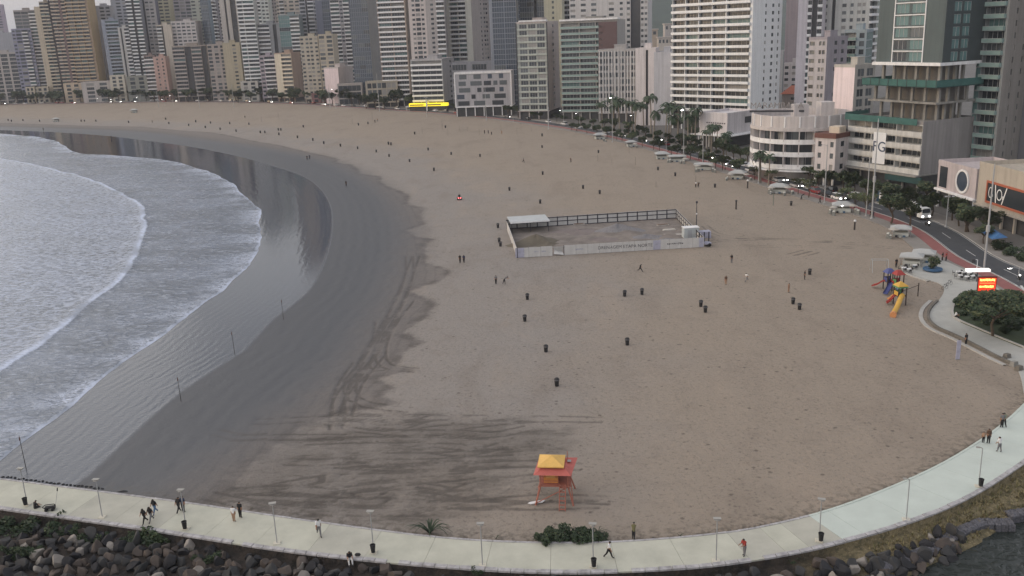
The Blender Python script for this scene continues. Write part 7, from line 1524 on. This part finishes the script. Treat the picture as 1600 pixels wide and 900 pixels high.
def rock_at(i, dd, s, mat=None):
    base = bank_pt(i, dd)
    o = put(RM[rnd.randrange(7)], 'rock', emb, (base[0]+rnd.uniform(-.2, .2), base[1]+rnd.uniform(-.2, .2), surf_z(dd)+s*.12)); o.rotation_euler = (rnd.uniform(0, 6), rnd.uniform(0, 6), rnd.uniform(0, 6)); q = s*rnd.uniform(.85, 1.2); o.scale = (q*rnd.uniform(.8, 1.25), q, q*rnd.uniform(.65, .95))
    o.material_slots[0].link = 'OBJECT'; o.material_slots[0].material = mat or (rnd.choice([ROCK[0]]*5+[ROCK[1]]*5+[ROCK[2]]*3+[ROCK[3]]) if i < 110 else rnd.choice([ROCK[0], ROCK[3], ROCK[3], ROCK[2]]))
for i in range(n_):
    x = px_out[i]
    if x < -60 or x > 1510: continue
    rows_ = [.55, 1.0, 1.45, 1.9, 2.35, 2.8, 3.3, 3.8, 4.3, 4.8] if x < 660 else ([.8, 1.6, 2.4] if x < 1180 else [1.4, 2.2, 3.0, 3.8, 4.6])
    if x > 1290: rows_ = [2.6, 3.4, 4.2, 5.0, 5.6] if x < 1460 else []
    for dd in rows_:
        if cnt > 560: break
        if x < 70 and dd < 2.: continue
        if PX((*bank_pt(i, dd), surf_z(dd)))[1] > 930: continue
        if rnd.random() < .08: continue
        rock_at(i, dd+rnd.uniform(-.4, .4), rnd.uniform(1.0, 1.75) if x < 1180 else rnd.uniform(.9, 1.9)); cnt += 1
# gabion mattresses at the river's edge
for k, (pts, lab) in enumerate((([(1375, 884), (1425, 866), (1465, 850), (1498, 828), (1535, 812)], 'long curved gabion mattress along the river bank'), ([(1532, 812), (1584, 812)], 'short grey gabion block jutting into the river'), ([(1578, 800), (1640, 790)], 'gabion mattress at the right edge of the river bank'))):
    ln = resample(GL(pts, -.45), 16 if k == 0 else 6, 1); gt_ = thing('gabion', lab, 'gabion', (0, 0, 0)); rnd = random.Random(k)
    for i in range(len(ln)-1):
        a, b = Vector((*ln[i], 0)), Vector((*ln[i+1], 0)); d = b-a; c_ = (a+b)/2; nn = Vector((-d.y, d.x, 0)).normalized()
        bm = bmesh.new(); bmesh.ops.create_grid(bm, x_segments=9, y_segments=6, size=1.)
        hl = d.length/2*.98; ux = d.normalized(); rz_ = random.Random(k*50+i)
        for v in bm.verts:
            e_ = max(abs(v.co.x), abs(v.co.y)); zz2 = -.62+rz_.uniform(-.07, .07) if e_ < .98 else -.78
            q = c_+nn*.2+ux*v.co.x*hl+nn*v.co.y*.62+Vector((rz_.uniform(-.05, .05), rz_.uniform(-.05, .05), 0)); v.co = (q.x, q.y, zz2)
        r_ = bmesh.ops.extrude_edge_only(bm, edges=[e for e in bm.edges if e.is_boundary])
        for v in [g for g in r_['geom'] if isinstance(g, bmesh.types.BMVert)]: v.co.z = -1.75
        me = bpy.data.meshes.new('basket'); bm.to_mesh(me); bm.free(); me.materials.append(M('gabion stone', P(88, 88, 94), .95, .7, 5., 1., 7)); put(me, 'basket', gt_)
# dry grass on the right bank: blades beyond counting
gm = MB(); rg_ = random.Random(88)
for _ in range(2600):
    i = rg_.randrange(95, n_-1); dd = rg_.uniform(.25, 5.)
    if px_out[i] < 1150: continue
    b_ = bank_pt(i, dd)+np.array([rg_.uniform(-.6, .6), rg_.uniform(-.4, .4)]); z0_ = surf_z(dd)-.03; sz = rg_.uniform(.15, .42)
    for _k in range(5):
        t_ = rg_.uniform(0, 6.3); o_ = Vector((math.cos(t_), math.sin(t_), 0)); w_ = Vector((-o_.y, o_.x, 0))*.035*sz*4; p0 = Vector((b_[0], b_[1], z0_)); tip_ = p0+o_*sz*.6+Vector((0, 0, sz))
        gm.add([p0-w_, p0+w_, tip_], [(0, 1, 2)], rg_.choice([0, 0, 1, 2]))
struct(gm.build('dry_grass', [M('dry grass', P(132, 122, 90), .9, .3, 1.), M('brown grass', P(104, 92, 68), .9, .3, 1.), M('green grass', P(84, 88, 56), .9, .3, 1.)]), 'stuff')
# shrubs and fronds by the promenade
def shrub(x, y, z_, label, s, n_leaf=1, wide=1., mats=(0, 0, 1)):
    p = G(x, y, z_); rnd2 = random.Random(int(x)); c = MB(); bl = [((rnd2.uniform(-1, 1)*wide, rnd2.uniform(-.7, .7), rnd2.uniform(.2, .8)), (rnd2.uniform(.35, .6), rnd2.uniform(.35, .6), rnd2.uniform(.3, .5))) for _ in range(9)]
    leaf_cloud(c, rnd2, bl, 1500, .12, mats); t = thing('shrub', label, 'shrub', p, 0, 'shrubs by the promenade', s); c.build('foliage', LEAF, t); st = MB()
    for q in bl: st.path([(q[0][0]*.3, q[0][1]*.3, -.2), (q[0][0]*.7, q[0][1]*.7, q[0][2]*.6), q[0]], .02, 4)
    st.build('stem', BARK, t)
shrub(242, 858, -1.6, 'big green shrub growing up past the kerb at lower left', 2.0, 1, .9, (0, 1, 1)); shrub(285, 872, -1.8, 'lower part of green growth right of the big green shrub', 1.4)
for i, x in enumerate((-20, 20, 62)): shrub(x, 842, -1.6, ['dark thicket at the very left of the bank', 'dark thicket in the middle of left bank growth', 'dark thicket nearest the rocks on left bank'][i], 1.9, 1, 1.2, (0, 0, 0, 1))
for i, (x, y) in enumerate(((105, 838), (150, 846), (40, 868), (205, 850), (325, 876), (-5, 872))): shrub(x, y, -.8, ['low weeds at the edge of the left thicket', 'low weeds among rocks left of the big green shrub', 'weeds near the bottom left corner', 'weeds just left of the big green shrub', 'weeds right of the big green shrub', 'weeds at the bottom left edge'][i], 1.0, 1, 1.2, (0, 0, 1))
shrub(742, 896, -.3, 'small weed over the outer kerb at mid promenade', .7); shrub(865, 897, -.3, 'tiny weed tuft over the outer kerb left of the bushes lamp', .45); shrub(1230, 880, -.9, 'green tuft among rocks right of person in red', .9); shrub(1340, 888, -2., 'green tuft among the pale rocks', 1.0); shrub(1105, 893, -.6, 'low weed under the kerb near person in red', .7)
for i, x in enumerate((855, 880, 905, 930)): shrub(x, 845, .05, ['leftmost leafy bush', 'second leafy bush from left', 'third leafy bush from left', 'rightmost leafy bush'][i]+' of the clump behind the promenade', (.85, 1.3, 1.1, .8)[i], 1, 1.3, (0, 0, 0, 1))
def fronds(x, y, label, s, k):
    p = G(x, y, .05); t = thing('spiky_plant', label, 'plant', p, 0, 'spiky plants by the promenade', s); rnd2 = random.Random(int(x))
    for i in range(k):
        a_ = rnd2.uniform(0, 6.3); L = rnd2.uniform(.8, 1.4); d = Vector((math.cos(a_), math.sin(a_)*.7, 0)); sd_ = Vector((-d.y, d.x, 0))*.07; f = MB(); prev = Vector((0, 0, 0))
        for j in range(5):
            q = (j+1)/5; nx = d*L*q+Vector((0, 0, .62*math.sin(q*2.6)*.75)); w2 = sd_*(1-q*.9); w1_ = sd_*(1-(q-.2)*.9); f.quad(prev-w1_, prev+w1_, nx+w2, nx-w2); prev = nx
        f.build('frond', LEAF[0], t)
fronds(672, 833, 'spiky dark fronds arching behind the promenade', 2.0, 22); fronds(775, 842, 'tiny spiky tuft between the fronds and bushes', .6, 8); fronds(935, 832, 'spiky fronds at right end of the leafy bushes', .9, 10); fronds(1062, 839, 'low dry tuft right of the stooping person', .6, 8); fronds(905, 836, 'spiky fronds rising over the leafy bushes', 1.1, 12)
o = put(RM[2], 'driftwood', None, G(192, 768)); o.scale = (1.8, .35, .35); tag(o, 'pale driftwood lump on the sand by the left promenade', 'driftwood')
# strandline stones along the inner kerb at left
for k in range(26):
    x = 5+k*6.2; p = G(x, 747+x*.125-2.5+random.uniform(-1, 1)); o = put(RM[k % 7], 'rock', emb, p); o.scale = (.5, .4, .35); o.material_slots[0].link = 'OBJECT'; o.material_slots[0].material = ROCK[1]
# ---- haze over the whole place
hz = MB().box(-9700, 9700, -3400, 12700, -8, 300).build('haze', M('unused', var=0.)); struct(hz, 'stuff'); hz.data.materials.clear()
m = bpy.data.materials.new('haze'); m.use_nodes = True; nn_ = m.node_tree.nodes; nn_.clear(); vol = nn_.new('ShaderNodeVolumePrincipled'); vol.inputs['Color'].default_value = (.86, .90, 1., 1); vol.inputs['Density'].default_value = .00012; vol.inputs['Anisotropy'].default_value = .1
ou = nn_.new('ShaderNodeOutputMaterial'); m.node_tree.links.new(vol.outputs[0], ou.inputs['Volume']); hz.data.materials.append(m)
